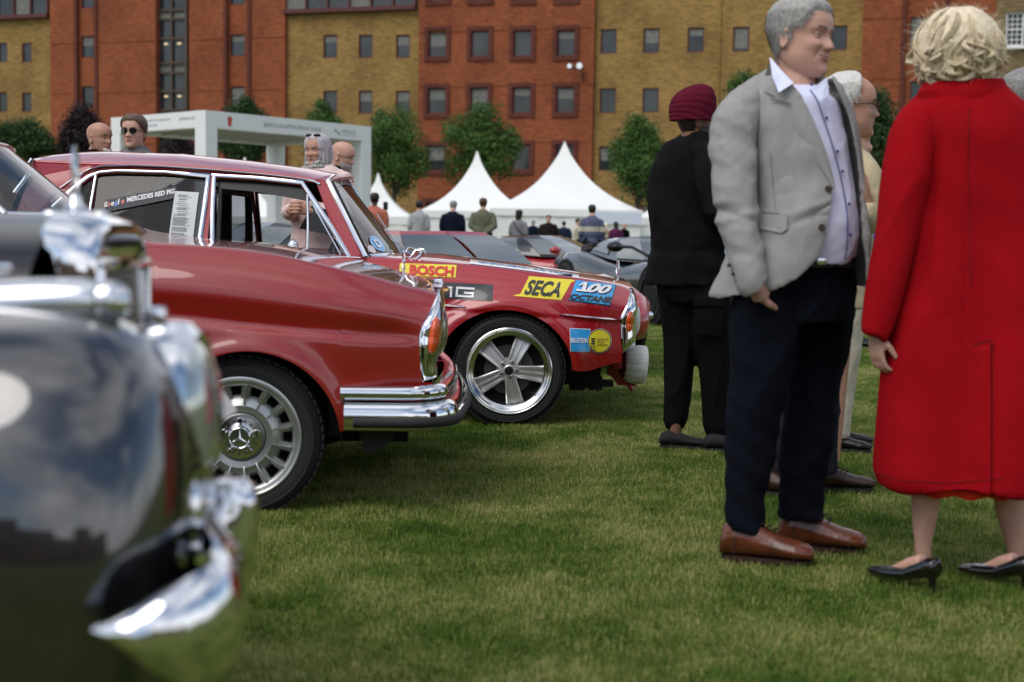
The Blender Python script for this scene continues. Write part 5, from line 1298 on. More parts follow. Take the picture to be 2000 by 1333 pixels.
# apron between fender and bonnet, bonnet, scuttle
b = MB(); rows = []
for xl in np.linspace(-3.2, -.80, 22):
    row = []
    for a in np.linspace(0, pi, 25): row.append(Vector((xl, 2.65 - .37*abs(cos(a))**.85*(1 if cos(a) > 0 else -1), .80 + .335*abs(sin(a))**.8)))
    rows.append([Vector((xl, 2.28, .55))] + row + [Vector((xl, 3.02, .55))])
b.grid(rows); M['bonnet_black'] = mat('bonnet_black_paint', (.004, .004, .005), rough=.3, coat=.45, coat_r=.05); bon = bc.part('bonnet', b, M['bonnet_black'], ang=60)
b = MB(); b.bbox((-2.0, 2.272, P(30, 529, 2.27).z), (2.4, .012, .022), .004); bc.part('bonnet_strip', b, M['chrome'], bon)
b = MB(); b.add([(-3, 2.3, .86), (-.84, 2.3, .86), (-.72, 2.3, .80), (-.62, 2.25, .70), (-.62, 2.1, .7), (-.72, 2.1, .84), (-.84, 2.1, .9), (-3, 2.1, .9)], [(0, 1, 6, 7), (1, 2, 5, 6), (2, 3, 4, 5)]); bc.part('apron', b, M['car_black']); bc.part('apron', mirror(b, 2.65), M['car_black'])
# radiator shell: side profile extruded with rounded top
RY = 2.61
def shell_ring(xl, hw, zt, zb=.35, n=20):
    r = []
    for i in range(n + 1):
        a = pi*i/n; c = cos(a); s = sin(a); r.append(Vector((xl, RY - hw*(abs(c)**.45)*(1 if c > 0 else -1), lerp(zt - .12, zt, s**.6))))
    return [Vector((xl, RY - hw, zb))] + r + [Vector((xl, RY + hw, zb))]
b = MB(); xa, xb_ = P(64, 0, 2.42).x, P(172, 0, 2.42).x
xb_ -= .012; rings = [shell_ring(xa, .178, 1.135), shell_ring(xa + .01, .187, 1.142), shell_ring(lerp(xa, xb_, .5), .184, 1.138), shell_ring(xb_ + .0, .180, 1.128), shell_ring(xb_ + .016, .172, 1.118), shell_ring(xb_ + .018, .158, 1.100)]
# opening in the front: inner ring
inner = [Vector((xb_ + .008, RY + (p.y-RY)*.86, min(p.z, 1.045) if True else p.z)) for p in rings[-1]]
b.grid(rings + [inner]); rsh = bc.part('radiator_shell', b, M['chrome'], ang=50)
b = MB(); zt = 1.045; xm = xb_ + .010; b.box((xm - .01, RY, (zt+.4)/2), (.01, .30, zt-.4)); bc.part('radiator_core', b, M['interior'], rsh, smooth=False)
b = MB()
for i in range(34): b.box((xm, RY - .145 + .29*i/33, (zt+.4)/2), (.008, .0035, zt-.4))
for i in range(46): b.box((xm + .003, RY, .42 + (zt-.43)*i/45), (.006, .29, .003))
gr = bc.part('radiator_mesh', b, M['chrome_soft'], rsh, smooth=False); gr['kind'] = 'stuff'
b = MB()
for (y0, z0, dy, dz) in ((RY, zt, .32, .018), (RY, .90, .30, .010)): b.bbox((xm + .008, y0, z0), (.02, dy, dz), .004)
for y0 in (RY - .153, RY + .153): b.bbox((xm + .008, y0, (zt+.4)/2), (.02, .014, zt-.4), .004)
bc.part('mesh_frame', b, M['chrome'], rsh)
# star mascot on a winged base
p = P(148, 432, 2.65); q = P(148, 288, 2.65); h = q.z - p.z
b = MB(); b.lathe([(.001, -.01), (.038, -.008), (.05, .0), (.048, .008), (.03, .016), (.014, .03), (.008, .05), (.0065, h - .085)], p, (0, 0, 1), 28); mc = bc.part('radiator_mascot', b, M['chrome'])
b = MB(); 
for s in (-1, 1): b.ball(p + Vector((.045*s, 0, .012)), (.02, .012, .008)); b.tube([p + Vector((0, 0, .012)), p + Vector((.045*s, 0, .012))], .007, 8)
bc.part('base_wings', b, M['chrome'], mc)
b = MB(); star_disc(b, p + Vector((0, 0, h - .042)), Vector((1, .18, 0)).normalized(), .042, .005); q2 = MB(); star_disc(q2, p + Vector((0, 0, h - .042)), Vector((-1, -.18, 0)).normalized(), .042, .005, ring=False); b.add(q2.v, q2.f); bc.part('star_ring', b, M['chrome'], mc, smooth=False)
# side lamp on the fender crown
p = P(208, 590, 2.0); b = MB(); b.lathe([(.001, -.9), (.016, -.75), (.026, -.5), (.033, -.25), (.036, -.1), (.034, -.03), (.028, -.01)], p, (1, 0, .045), 24); sl = bc.part('side_lamp', b, M['chrome_soft']); b = MB(); b.ball(p + Vector((.002, 0, 0)), (.034, .026, .030)); bc.part('lamp_lens', b, M['chrome_soft'], sl)
# headlamp: bezel and domed lens, far headlamp too
for yy in (2.09, 3.22):
    c0 = Vector((-.508, yy, P(330, 800, 2.09).z)) if yy < 2.6 else Vector((-1.02, yy, P(330, 800, 2.09).z))
    axh = Vector((1, 0, .03)).normalized()
    b = MB(); b.lathe([(.10, -.05), (.122, -.03), (.130, -.01), (.132, .015), (.128, .038), (.112, .052), (.102, .045)], c0, axh, 48); hl = bc.part('headlamp', b, M['chrome'])
    b = MB(); b.lathe([(.103, .045), (.09, .058), (.06, .070), (.001, .076)], c0, axh, 40); bc.part('headlamp_glass', b, mat('lamp_glass', (.5, .52, .48), rough=.05, spec=.8, coat=1, metal=.6) if yy < 2.6 else bpy.data.materials['lamp_glass'], hl)
    b = MB(); b.bbox(c0 + Vector((-.012, -.02, .128)), (.035, .02, .05), .010); bc.part('lamp_crest', b, M['chrome'], hl)
b = MB(); p = P(411, 865, 2.3); b.ball(p, (.02, .02, .035)); b.tube([p, p + Vector((0, 0, -.1))], .006, 6); bc.part('horn_trim', b, M['chrome'])
b = MB(); b.ball(P(392, 940, 2.1), (.015, .03, .035)); bc.part('horn_trim', b, M['chrome'])
b = MB(); 
for px_, py_, D_, rr_ in ((374, 1020, 1.98, (.018, .02, .062)), (400, 990, 2.1, (.014, .05, .07))): b.ball(P(px_, py_, D_), rr_)
bc.part('fog_lamp', b, M['chrome'])
# bumper with overrider
zb0, zb1 = P(430, 1400, 1.66).z, P(430, 1112, 1.70).z
path = [(-.455, 1.70), (-.43, 1.685), (-.40, 1.685), (-.372, 1.70), (-.352, 1.73), (-.345, 1.78), (-.36, 1.88), (-.40, 2.0), (-.47, 2.2), (-.55, 2.45), (-.62, 2.65), (-.69, 2.85), (-.78, 3.1), (-.88, 3.35), (-.95, 3.5), (-1.05, 3.6), (-1.2, 3.62)]
sec = [(-.01, zb1 - .008), (.006, zb1), (.022, zb1 - .012), (.032, zb1 - .04), (.036, (zb0+zb1)/2), (.03, zb0 + .04), (.018, zb0 + .01), (.004, zb0), (-.01, zb0 + .01)]
path = [(x - .025, y) for x, y in path]; bsw = sweep(path, sec); zt_ = P(280, 1236, 1.66).z; ns = len(sec)
for i, k in enumerate((.06, .3, .6, .82, .94)):
    for j in range(ns): x, y, z = bsw.v[i*ns + j]; bsw.v[i*ns + j] = (x, y, zt_ + (z - zt_)*k)
bmp = bc.part('bumper', bsw, M['chrome'], ang=50)
p = P(452, 1005, 2.18); b = MB(); rr = []
for z, w, d_ in ((-.115, .018, .02), (-.10, .03, .035), (-.05, .034, .04), (.02, .034, .042), (.045, .030, .036), (.056, .014, .02)):
    rr.append([p + Vector((d_*abs(cos(a))**.6*(1 if cos(a) > 0 else -1), w*abs(sin(a))**.6*(1 if sin(a) > 0 else -1), z)) for a in np.linspace(0, 2*pi, 25)[:-1]])
b.loft(rr); bc.part('overrider', b, M['chrome'], bmp, ang=50)
b = MB(); b.tube([P(396, 1095, 1.95), P(415, 1040, 2.05), P(440, 985, 2.15), P(452, 960, 2.2)], .010, 8); bc.part('bumper_bracket', b, M['chrome'], bmp)
b = MB(); b.box((-1.75, 2.65, .45), (1.6, 1.2, .5)); bc.part('chassis', b, M['black_under'], smooth=False)
for yy, s in ((1.80, 1), (3.5, -1)):
    b = MB(); b.lathe([(.001, .02), (.2, .01)] + prof_tyre(.35, .18, .22), Vector((-1.45, yy, .33)), (0, s, 0), 40); bc.part('wheel', b, M['tyre'])
b = MB(); b.bbox((-3.6, 2.65, .85), (2.2, 1.5, .7), .15); b.bbox((-3.9, 2.65, 1.38), (1.5, 1.3, .5), .15); bc.part('cabin', b, M['car_black'])

# ================================================================== CARS BEHIND
def sports_car(name, label, px, D, yaw, mats, H=1.1, L=4.4, W=1.95, group='sports cars parked behind', roofm=None, wheel='dark', mirror_arm=False, mirrors=True):
    X0 = P(px, 450, D); t = Thing(name, label, 'car', (X0.x, D, 0), group); t.e.rotation_euler = (0, 0, yaw)
    t.loc = Vector((0, 0, 0))
    bm_, gm_ = mats; hw = W/2; b = MB(); rows = []
    st = [(-L/2, .70, .35, .62, .70), (-L/2+.08, .80, .30, .74, .82), (-L*.42, .93, .24, .80, .86), (-L*.3, .985, .18, .86, .90), (-L*.18, .985, .16, .84, .88), (-L*.05, .94, .15, .74, .80), (L*.08, .93, .15, .70, .76), (L*.2, .96, .15, .76, .77), (L*.3, .975, .16, .75, .72), (L*.38, .94, .18, .69, .65), (L*.45, .86, .22, .60, .57), (L*.49, .70, .28, .48, .48), (L*.5, .55, .36, .42, .42)]
    for x, w, zb, zs, zc in st:
        w *= hw; k = H/1.1; zb, zs, zc = zb*k, zs*k, zc*k; r = []
        r += [(0, zb), (w*.8, zb), (w*.93, zb + .03), (w*.975, lerp(zb, zs, .3)), (w, lerp(zb, zs, .6)), (w*.985, lerp(zb, zs, .82)), (w*.93, zs - .02), (w*.86, zs + .004), (w*.75, lerp(zs, zc, .3)), (w*.5, lerp(zs, zc, .75)), (w*.25, zc), (0, zc + .004)]
        rows.append([Vector((x, y, z)) for y, z in r] + [Vector((x, -y, z)) for y, z in r[-2:0:-1]])
    b.loft(rows); t.part('body', b, bm_, ang=40)
    # greenhouse: base and roof rings
    k = H/1.1; base = [(L*.16, .0, .75), (L*.125, .66, .745), (L*.03, .87, .76), (-L*.05, .84, .78), (-L*.2, .80, .85), (-L*.30, .50, .88), (-L*.31, 0, .89)]
    roof = [(-L*.015, .0, 1.10), (-L*.022, .45, 1.095), (-L*.075, .59, 1.07), (-L*.09, .60, 1.07), (-L*.15, .56, 1.06), (-L*.19, .36, 1.07), (-L*.20, 0, 1.08)]
    def ring(pts, s): return [Vector((x, s*y*hw, z*k)) for x, y, z in pts]
    def seg(i, s, a0, a1, m_, name, off=0.0, par=None):
        q0, q1 = ring(base, s), ring(roof, s); rr = []
        for v in np.linspace(a0, a1, 4):
            rr.append([q0[i + e].lerp(q1[i + e], v) + Vector((0, 0, .03*sin(pi*v)*k)) + Vector((.0, s*.02*sin(pi*v), 0)) for e in (0, 1)])
        b = MB(); b.grid(rr); return b
    def shrink(b, c=None, f=.9, off=.0):
        ps = [Vector(v) for v in b.v]; c = sum(ps, Vector())/len(ps); n = (ps[1]-ps[0]).cross(ps[-1]-ps[0]).normalized()
        if n.dot(c - Vector((-.2, 0, .6))) < 0: n = -n
        b.v = [tuple(c + (p-c)*f + n*off) for p in ps]; return b
    cab = MB()
    for s in (1, -1):
        for i in range(6): g = seg(i, s, 0, 1, bm_, ''); cab.add(g.v, g.f)
        r = ring(roof, s); cab.add(r, [tuple(range(len(r)))])
    cb = t.part('cabin', cab, roofm or bm_, ang=30)
    w_ = MB()
    for s in (1, -1):
        for i in (0, 1): g = seg(i, s, .06, .84, gm_, ''); w_.add(shrink(g, f=1.0, off=.012).v, g.f)
    t.part('windscreen', w_, gm_, cb, ang=60)
    for s in (1, -1):
        g = seg(3, s, .1, .88, gm_, ''); t.part('side_window', shrink(g, f=.93, off=.014), gm_, cb)
        g = seg(5, s, .1, .9, gm_, ''); t.part('rear_window', shrink(g, f=.9, off=.012), gm_, cb)
    for k2 in range(5):
        for s in (1, -1):
            x = -L*.20 - .09*k2; b = MB(); b.box((x, s*hw*.70, (.95 - .015*k2)*k), (.035, .16, .10), Matrix.Rotation(.5, 3, 'Y')); t.part('engine_louvre', b, bm_, cb, smooth=False)
    for s in (1, -1):
        for x in (L*.31, -L*.29):
            c = Vector((x, s*(hw*.985), .33)); ax = Vector((0, -s, 0)); b = MB(); b.lathe([(.375, .0), (.38, .02), (.39, .05)], c + Vector((0, s*.012, .0)), ax, 32, cap=True); t.part('wheel_arch', b, M['black_under'])
            b = MB(); b.lathe([(.24, .02)] + [(q, h) for q, h in prof_tyre(.335, .2, .24)], c + Vector((0, s*.03, 0)), ax, 40); wh = t.part('wheel', b, M['tyre'])
            b = MB(); b.lathe([(.24, .0), (.235, -.006), (.225, .01), (.22, .03)], c + Vector((0, s*.03, 0)), ax, 40)
            for k3 in range(10):
                a = 2*pi*k3/10; u = Vector((cos(a), 0, sin(a))); v = Vector((-sin(a), 0, cos(a))); cc = c + Vector((0, s*.03, 0)) + ax*.02
                b.add([cc + u*.03 + v*.012, cc + u*.03 - v*.012, cc + u*.225 - v*.014, cc + u*.225 + v*.014], [(0, 1, 2, 3)])
            t.part('rim', b, M['black_trim'] if wheel == 'dark' else M['rim_silver'], wh, ang=30)
    for s in (1, -1): b = MB(); b.bbox((L*.46, s*hw*.62, .44*k), (.14, .34, .06), .02); t.part('headlamp', b, M['chrome_soft'])
    b = MB(); b.tube([(L*.20, hw*-.1, .76*k), (L*.12, hw*-.45, .83*k)], .012, 6); t.part('wiper', b, M['black_trim'])
    for s in ((1, -1) if mirrors else ()):
        b = MB()
        if mirror_arm:
            b.tube([(L*.28, s*hw*.72, .72*k), (L*.29, s*hw*1.0, .86*k), (L*.25, s*hw*1.12, .96*k), (L*.17, s*hw*1.12, .96*k)], .02, 8); b.ball((L*.14, s*hw*1.12, .955*k), (.13, .10, .065))
        else:
            b.tube([(L*.10, s*hw*.85, .76*k), (L*.10, s*hw*1.0, .84*k)], .02, 6); b.ball((L*.10, s*hw*1.05, .87*k), (.08, .10, .06))
        t.part('door_mirror', b, M['black_trim'] if mirror_arm else bm_)
    return t
M['sport_red'] = mat('sports_car_red', (.34, .008, .014), rough=.35, coat=1)
M['sport_grey'] = mat('sports_car_graphite', (.03, .032, .035), rough=.3, coat=1, metal=.3)
M['sport_black'] = mat('sports_car_black', (.008, .008, .009), rough=.3, coat=1)
M['sport_orange'] = mat('sports_car_orange', (.5, .09, .02), rough=.35, coat=1)
M['car_window'] = mat('far_car_window', (.15, .17, .17), rough=.08, spec=.8, coat=.6, var=.35, vscale=1.2)
sports_car('sports_car', 'red wedge-shaped supercar directly behind the rally saloon bonnet, windscreen facing right', 874, 12.7, radians(-56), (M['sport_red'], M['car_window']), H=1.09, L=4.1, mirrors=False)
sports_car('sports_car', 'dark graphite supercar with mirrors on curved stalks beside the turbaned man', 1318, 18.9, radians(-70), (M['sport_grey'], M['car_window']), H=1.05, L=4.6, W=2.05, mirror_arm=True)
sports_car('sports_car', 'red car with grey roof seen through the open front window of the rally saloon', 488, 14.2, radians(-150), (M['sport_red'], M['car_window']), H=1.15, L=4.5, roofm=M['sport_grey'])
sports_car('sports_car', 'low red car with black roof far behind, between the supercar and the graphite one', 1085, 22.5, radians(-25), (M['sport_red'], M['car_window']), H=1.02, L=4.4, roofm=M['sport_black'])
sports_car('sports_car', 'orange sports car far behind the supercar roof at left', 790, 24.5, radians(-30), (M['sport_orange'], M['car_window']), H=1.06, L=4.4)
# ------------------------------------------------------------------ people
M['skin'] = mat('skin', (.56, .32, .24), rough=.5, sss=.03, var=.10, vscale=14, bump=.12, bscale=160, spec=.35)
M['skin_tan'] = mat('skin_tan', (.48, .26, .18), rough=.5, sss=.03, var=.1, vscale=14, bump=.12, bscale=160, spec=.35)
M['skin_brown'] = mat('skin_brown', (.20, .095, .055), rough=.55, sss=.1, var=.12, vscale=14, spec=.35)
M['skin_dark'] = mat('skin_dark', (.055, .03, .02), rough=.5, spec=.35)
M['lips'] = mat('lips', (.42, .15, .12), rough=.45, var=.1)
M['eye'] = mat('eyeball', (.7, .68, .64), rough=.15)
M['iris'] = mat('iris', (.03, .03, .03), rough=.1)
_cl = {}
def cloth(name, col, rough=.9, bump=.3, bs=350, var=.10, vs=9, sheen=.0):
    if name not in _cl: _cl[name] = mat(name, col, rough=rough, bump=bump, bscale=bs, var=var, vscale=vs, sheen=sheen, spec=.12)
    return _cl[name]
def hair_mat(name, c1, c2):
    mt = bpy.data.materials.new(name); mt.use_nodes = True
    n, l = mt.node_tree.nodes, mt.node_tree.links; b = n['Principled BSDF']; b.inputs['Roughness'].default_value = .45; b.inputs['Specular IOR Level'].default_value = .35
    g = n.new('ShaderNodeNewGeometry'); t = n.new('ShaderNodeTexCoord'); z = n.new('ShaderNodeTexNoise'); z.inputs['Scale'].default_value = 90; l.new(t.outputs['Object'], z.inputs['Vector'])
    ad = n.new('ShaderNodeMath'); ad.operation = 'MULTIPLY_ADD'; ad.inputs[1].default_value = .6; l.new(z.outputs['Fac'], ad.inputs[0])
    m2 = n.new('ShaderNodeMath'); m2.operation = 'MULTIPLY'; m2.inputs[1].default_value = .5; l.new(g.outputs['Random Per Island'], m2.inputs[0]); l.new(m2.outputs[0], ad.inputs[2])
    r = n.new('ShaderNodeValToRGB'); r.color_ramp.elements[0].color = (*c1, 1); r.color_ramp.elements[0].position = .2; r.color_ramp.elements[1].color = (*c2, 1); r.color_ramp.elements[1].position = .85
    l.new(ad.outputs[0], r.inputs[0]); l.new(r.outputs[0], b.inputs['Base Color']); return mt
H_ = {'grey': hair_mat('grey_hair', (.14, .13, .12), (.42, .40, .37)), 'white': hair_mat('white_hair', (.40, .38, .34), (.75, .73, .69)), 'blonde': hair_mat('pale_blonde_hair', (.42, .31, .18), (.95, .84, .62)),
      'dark': hair_mat('dark_brown_hair', (.01, .007, .005), (.035, .022, .015)), 'brown': hair_mat('brown_hair', (.04, .022, .012), (.12, .07, .04)), 'silver': hair_mat('silver_hair', (.24, .215, .225), (.52, .48, .49))}
# head cross-sections: z, half width, front, back (metres for a head 0.235 high; y = 0 on the ear axis)
HT_W = [(0, .020), (.006, .032), (.02, .045), (.04, .056), (.06, .0625), (.09, .067), (.12, .0715), (.15, .0755), (.18, .0745), (.205, .064), (.222, .045), (.231, .025), (.235, .004)]
HT_F = [(0, .074), (.006, .084), (.02, .089), (.04, .087), (.06, .087), (.09, .0875), (.12, .085), (.14, .092), (.16, .0935), (.18, .088), (.205, .070), (.222, .046), (.231, .024), (.235, .0)]
HT_B = [(0, -.045), (.006, -.03), (.02, .0), (.04, .04), (.06, .062), (.09, .080), (.12, .095), (.15, .104), (.18, .100), (.205, .082), (.222, .055), (.231, .030), (.235, .004)]
def head_pt(th, z, smile=0.0, jowl=0.0, off=0.0):
    """th = 0 straight ahead; returns local (x right, y forward, z up from chin)"""
    w, f, bk = ip(HT_W, z), ip(HT_F, z), ip(HT_B, z); s, c = sin(th), cos(th)
    w += jowl*.010*gs(z-.045, .04)
    x = w*(abs(s)**.92)*(1 if s >= 0 else -1); y = (f*abs(c)**.80 if c >= 0 else -bk*abs(c)**.95); zz = z
    if c > 0:
        ax = abs(x)
        # nose
        br = .0075 + .007*sst(.125, .088, z); rid = sst(.142, .126, z)*.006 + .0165*sst(.130, .090, z); rid *= sst(.074, .083, z)
        y += rid*gs(ax, br*1.15) + .009*gs(ax-.012, .006)*gs(z-.087, .008)
        # eye sockets, brows, cheeks
        y -= .013*gs(ax-.030, .016)*gs(z-.121, .012); y += .005*gs(ax-.030, .020)*gs(z-.139, .007); y += .006*gs(ax-.046, .02)*gs(z-.092, .016)*(1 + smile)
        y += .0042*gs(ax-.031, .011)*gs(z-.121, .006); y -= .0025*gs(ax-.031, .013)*gs(z-.1135, .0025)
        # mouth
        mz = z - smile*(ax*ax*9 - .001)
        y += .0045*gs(ax, .020)*gs(mz-.0625, .0042) + .0050*gs(ax, .018)*gs(mz-.0535, .0048) - .0055*gs(ax, .026)*gs(mz-.058, .0016)
        y += .004*gs(ax, .03)*gs(z-.06, .016) - .003*gs(ax, .02)*gs(z-.044, .005)
        y -= (.0045 + .004*smile)*gs(ax - .030 - .18*(.085-z), .0042)*sst(.045, .06, z)*sst(.092, .08, z)
        y += .004*gs(ax, .018)*gs(z-.018, .014)
        y -= .0012*gs(((z-.165)*250) % 1 - .5, .25)*gs(ax, .035)*gs(z-.168, .016)
    L = sqrt(x*x + y*y) + 1e-6
    if off: x += x/L*off; y += y/L*off; zz += off*sst(.12, .235, z)
    return Vector((x, y, zz))
def head_basis(yaw, tilt=0.0, roll=0.0):
    fw = Vector((sin(yaw), -cos(yaw), 0)); rt = Vector((fw.y, -fw.x, 0)); up = Vector((0, 0, 1))
    fw2 = fw*cos(tilt) + up*sin(tilt); up2 = up*cos(tilt) - fw*sin(tilt)
    rt2 = rt*cos(roll) + up2*sin(roll); up3 = up2*cos(roll) - rt*sin(roll)
    return Matrix((rt2, fw2, up3)).transposed()
def add_head(b, o, B, sc, nth=56, nz=54, smile=0.0, jowl=0.0):
    rows = []
    for i in range(nz + 1):
        z = .235*(1 - cos(pi*i/nz))/2*.999 + .0001; rows.append([o + B @ (head_pt(2*pi*k/nth, z, smile, jowl)*sc) for k in range(nth)])
    b.loft(rows)
def add_ears(b, o, B, sc):
    for s in (-1, 1):
        c = Vector((s*.074, -.006, .108))*sc; rr = Matrix.Rotation(s*-.35, 3, 'Z')
        pts = [o + B @ (c + rr @ Vector((s*.006, -.012*cos(a)*sc - .004, .030*sc*sin(a)*(1 if sin(a) > 0 else .9))) ) for a in np.linspace(-2.6, 2.6, 12)]
        b.tube(pts, [.004*sc, .005*sc] + [.0055*sc]*8 + [.006*sc, .006*sc], 6)
        b.ball(o + B @ (c + Vector((-s*.002, -.003, -.0)*1 if False else (-s*.002, -.003, 0))), (.006*sc, .013*sc, .026*sc), 8, 10, rot=B @ rr)
def hair_region(th, z, style):
    """how far the hair stands off the skull (<0 = none)"""
    a = abs((th + pi) % (2*pi) - pi)       # 0 = front, pi = back
    if style == 'short': line = .192 if a < .55 else lerp(.192, .135, sst(.55, 1.4, a)) if a < 1.5 else lerp(.10, .055, sst(1.5, 2.2, a))
    elif style == 'receding':
        if a < 1.2: return -1
        line = lerp(.215, .13, sst(1.2, 1.55, a)) if a < 1.65 else lerp(.10, .055, sst(1.5, 2.2, a))
    elif style == 'fringe':   # bald on top, hair round the sides and back
        line = 9 if a < 1.1 else lerp(.13, .05, sst(1.3, 2.2, a))
        if z > .175: return -.01
    elif style == 'long': line = .200 if a < .55 else lerp(.200, .0, sst(.55, 1.25, a))
    else: line = .17
    return sst(line - .004, line + .02, z) if line < 1 else -1
def add_hair(b, o, B, sc, style, thick=.012, seed=0, nth=80, nz=60, rough_=.35):
    rows = []
    for i in range(nz + 1):
        z = .235*(1 - cos(pi*i/nz))/2*.999 + .0001; row = []
        for k in range(nth):
            th = 2*pi*k/nth; m_ = hair_region(th, z, style); p = head_pt(th, z)
            if m_ > 0.001:
                nn = noise.noise(Vector((sin(th)*9 + seed, cos(th)*9, z*60))) * .6 + noise.noise(Vector((sin(th)*22 + seed, cos(th)*22, z*150)))*.4
                t_ = thick*(1 if z > .12 else .75)*m_*(1 + rough_*nn)
            else: t_ = -.012
            p = head_pt(th, z, off=t_); row.append(o + B @ (p*sc))
        rows.append(row)
    b.loft(rows)
def add_strands(b, o, B, sc, style, n, length, seed, thick=.010, w=.0012, side=None):
    rnd = random.Random(seed); k = 0
    while k < n:
        th = rnd.uniform(-pi, pi); z = rnd.uniform(.03, .232); m_ = hair_region(th, z, style)
        if m_ < .3: continue
        if z > .2 and rnd.random() < .4: continue
        k += 1
        p = head_pt(th, z, off=thick*.5); q = head_pt(th, z, off=thick*.5 + .01); nn = (q-p).normalized()
        t = Vector((0, 0, -1)) + Vector((rnd.gauss(0, .5), rnd.gauss(.0, .5) - (.6 if z > .18 else 0), rnd.gauss(0, .3))); t = (t - nn*t.dot(nn)).normalized(); sd = nn.cross(t)
        L = length*rnd.uniform(.6, 1.2); e1 = p + t*L*.5 + nn*L*rnd.uniform(.08, .2); e2 = p + t*L + nn*L*rnd.uniform(-.05, .2)
        P3 = [p - sd*w, p + sd*w, e1 + sd*w*.7, e1 - sd*w*.7, e2]
        b.add([o + B @ (v*sc) for v in P3], [(0, 1, 2, 3), (3, 2, 4)])
def eye_parts(t, par, o, B, sc, mt_iris='iris', shade=False):
    for s in (-1, 1):
        c = o + B @ (Vector((s*.0305, .0672, .1205))*sc); b = MB(); b.ball(c, .0115*sc, 10, 14); e = t.part('eye', b, M['eye'], par)
        b = MB(); b.ball(c + B @ (Vector((s*.001, .0072, -.001))*sc), (.0058*sc, .0048*sc, .0058*sc), 8, 12, rot=B); t.part('iris', b, M['iris'], e)
def brow_parts(t, par, o, B, sc, hm):
    for s in (-1, 1):
        b = MB(); rnd = random.Random(3)
        for k in range(110):
            u = rnd.random(); x = s*lerp(.012, .046, u); z = .1385 + .005*sin(u*2.4) + rnd.gauss(0, .0015); f = head_pt(math.asin(clamp(abs(x)/.078))*s, z).y
            p = Vector((x, f + .0005, z)); d = Vector((s*.006, .0006, .0012 + rnd.gauss(0, .001))); b.add([o + B @ (v*sc) for v in (p + Vector((0, .0008, .0013)), p - Vector((0, 0, .0013)), p + d)], [(0, 1, 2)])
        t.part('eyebrow', b, hm, par, smooth=False, fix=False)
def add_hand(b, wrist, d, pn, sc=1.0, curl=.5, thumb_side=1, spread=.12, vox=None):
    """palm and five bent fingers; d = direction of the hand, pn = palm normal (fingers curl towards it), thumb_side = +1/-1 along d x pn"""
    wrist = Vector(wrist); d = Vector(d).normalized(); pn = Vector(pn); pn = (pn - d*pn.dot(d)).normalized(); sd = d.cross(pn)*thumb_side
    L = .09*sc; rows = []
    for t_, w, th in ((-.12, .026, .020), (.1, .031, .018), (.5, .040, .015), (.85, .042, .0135), (1.0, .040, .011)):
        c = wrist + d*L*t_; rows.append([c + sd*(w*sc*cos(a)) + pn*(th*sc*sin(a)) for a in np.linspace(0, 2*pi, 17)[:-1]])
    b.loft(rows)
    for k, (off, ln, r) in enumerate(((.030, .074, .0088), (.010, .082, .0092), (-.011, .076, .0088), (-.031, .060, .0076))):
        base = wrist + d*(L*.9) + sd*off*sc; pts = [base - d*.015*sc]; cur = base; ang = curl*.35
        dir0 = (d + sd*(spread*(1.5-k)/1.5*.5)).normalized()
        for seg_, (f_, c_) in enumerate(((.45, 1.0), (.3, 1.35), (.25, .8))):
            dd = dir0*cos(ang) + pn*sin(ang); cur = cur + dd*ln*f_*sc; pts.append(cur); ang += curl*c_
        b.tube([base - d*.02*sc] + [base] + pts[1:], [r*sc, r*1.02*sc, r*.98*sc, r*.9*sc, r*.72*sc], 8)
    tb = wrist + d*L*.25 + sd*.03*sc; td = (d*.75 + sd*.6 + pn*(.2 + .35*curl)).normalized(); t2 = (d*.95 + sd*.05 + pn*(.3 + .5*curl)).normalized()
    b.tube([tb - td*.01, tb, tb + td*.038*sc, tb + td*.038*sc + t2*.030*sc, tb + td*.038*sc + t2*.054*sc], [.013*sc, .0135*sc, .0115*sc, .0105*sc, .0085*sc], 8)
def wr(amp=.006, fr=9.0, st=(1, 1, .45), amp2=.002, seed=0.0, fold=None):
    """wrinkle displacement"""
    def f(co, n):
        q = Vector((co.x*st[0] + seed, co.y*st[1], co.z*st[2]))
        a = noise.noise(q*fr); r = 1 - abs(noise.noise(q*fr*.8 + Vector((3, 1, 2))))*2
        d = amp*a*.6 + amp*.7*(max(0, r)**3 - .2) + amp2*noise.noise(co*34)
        if fold: d += fold(co)
        return co + n*d
    return f
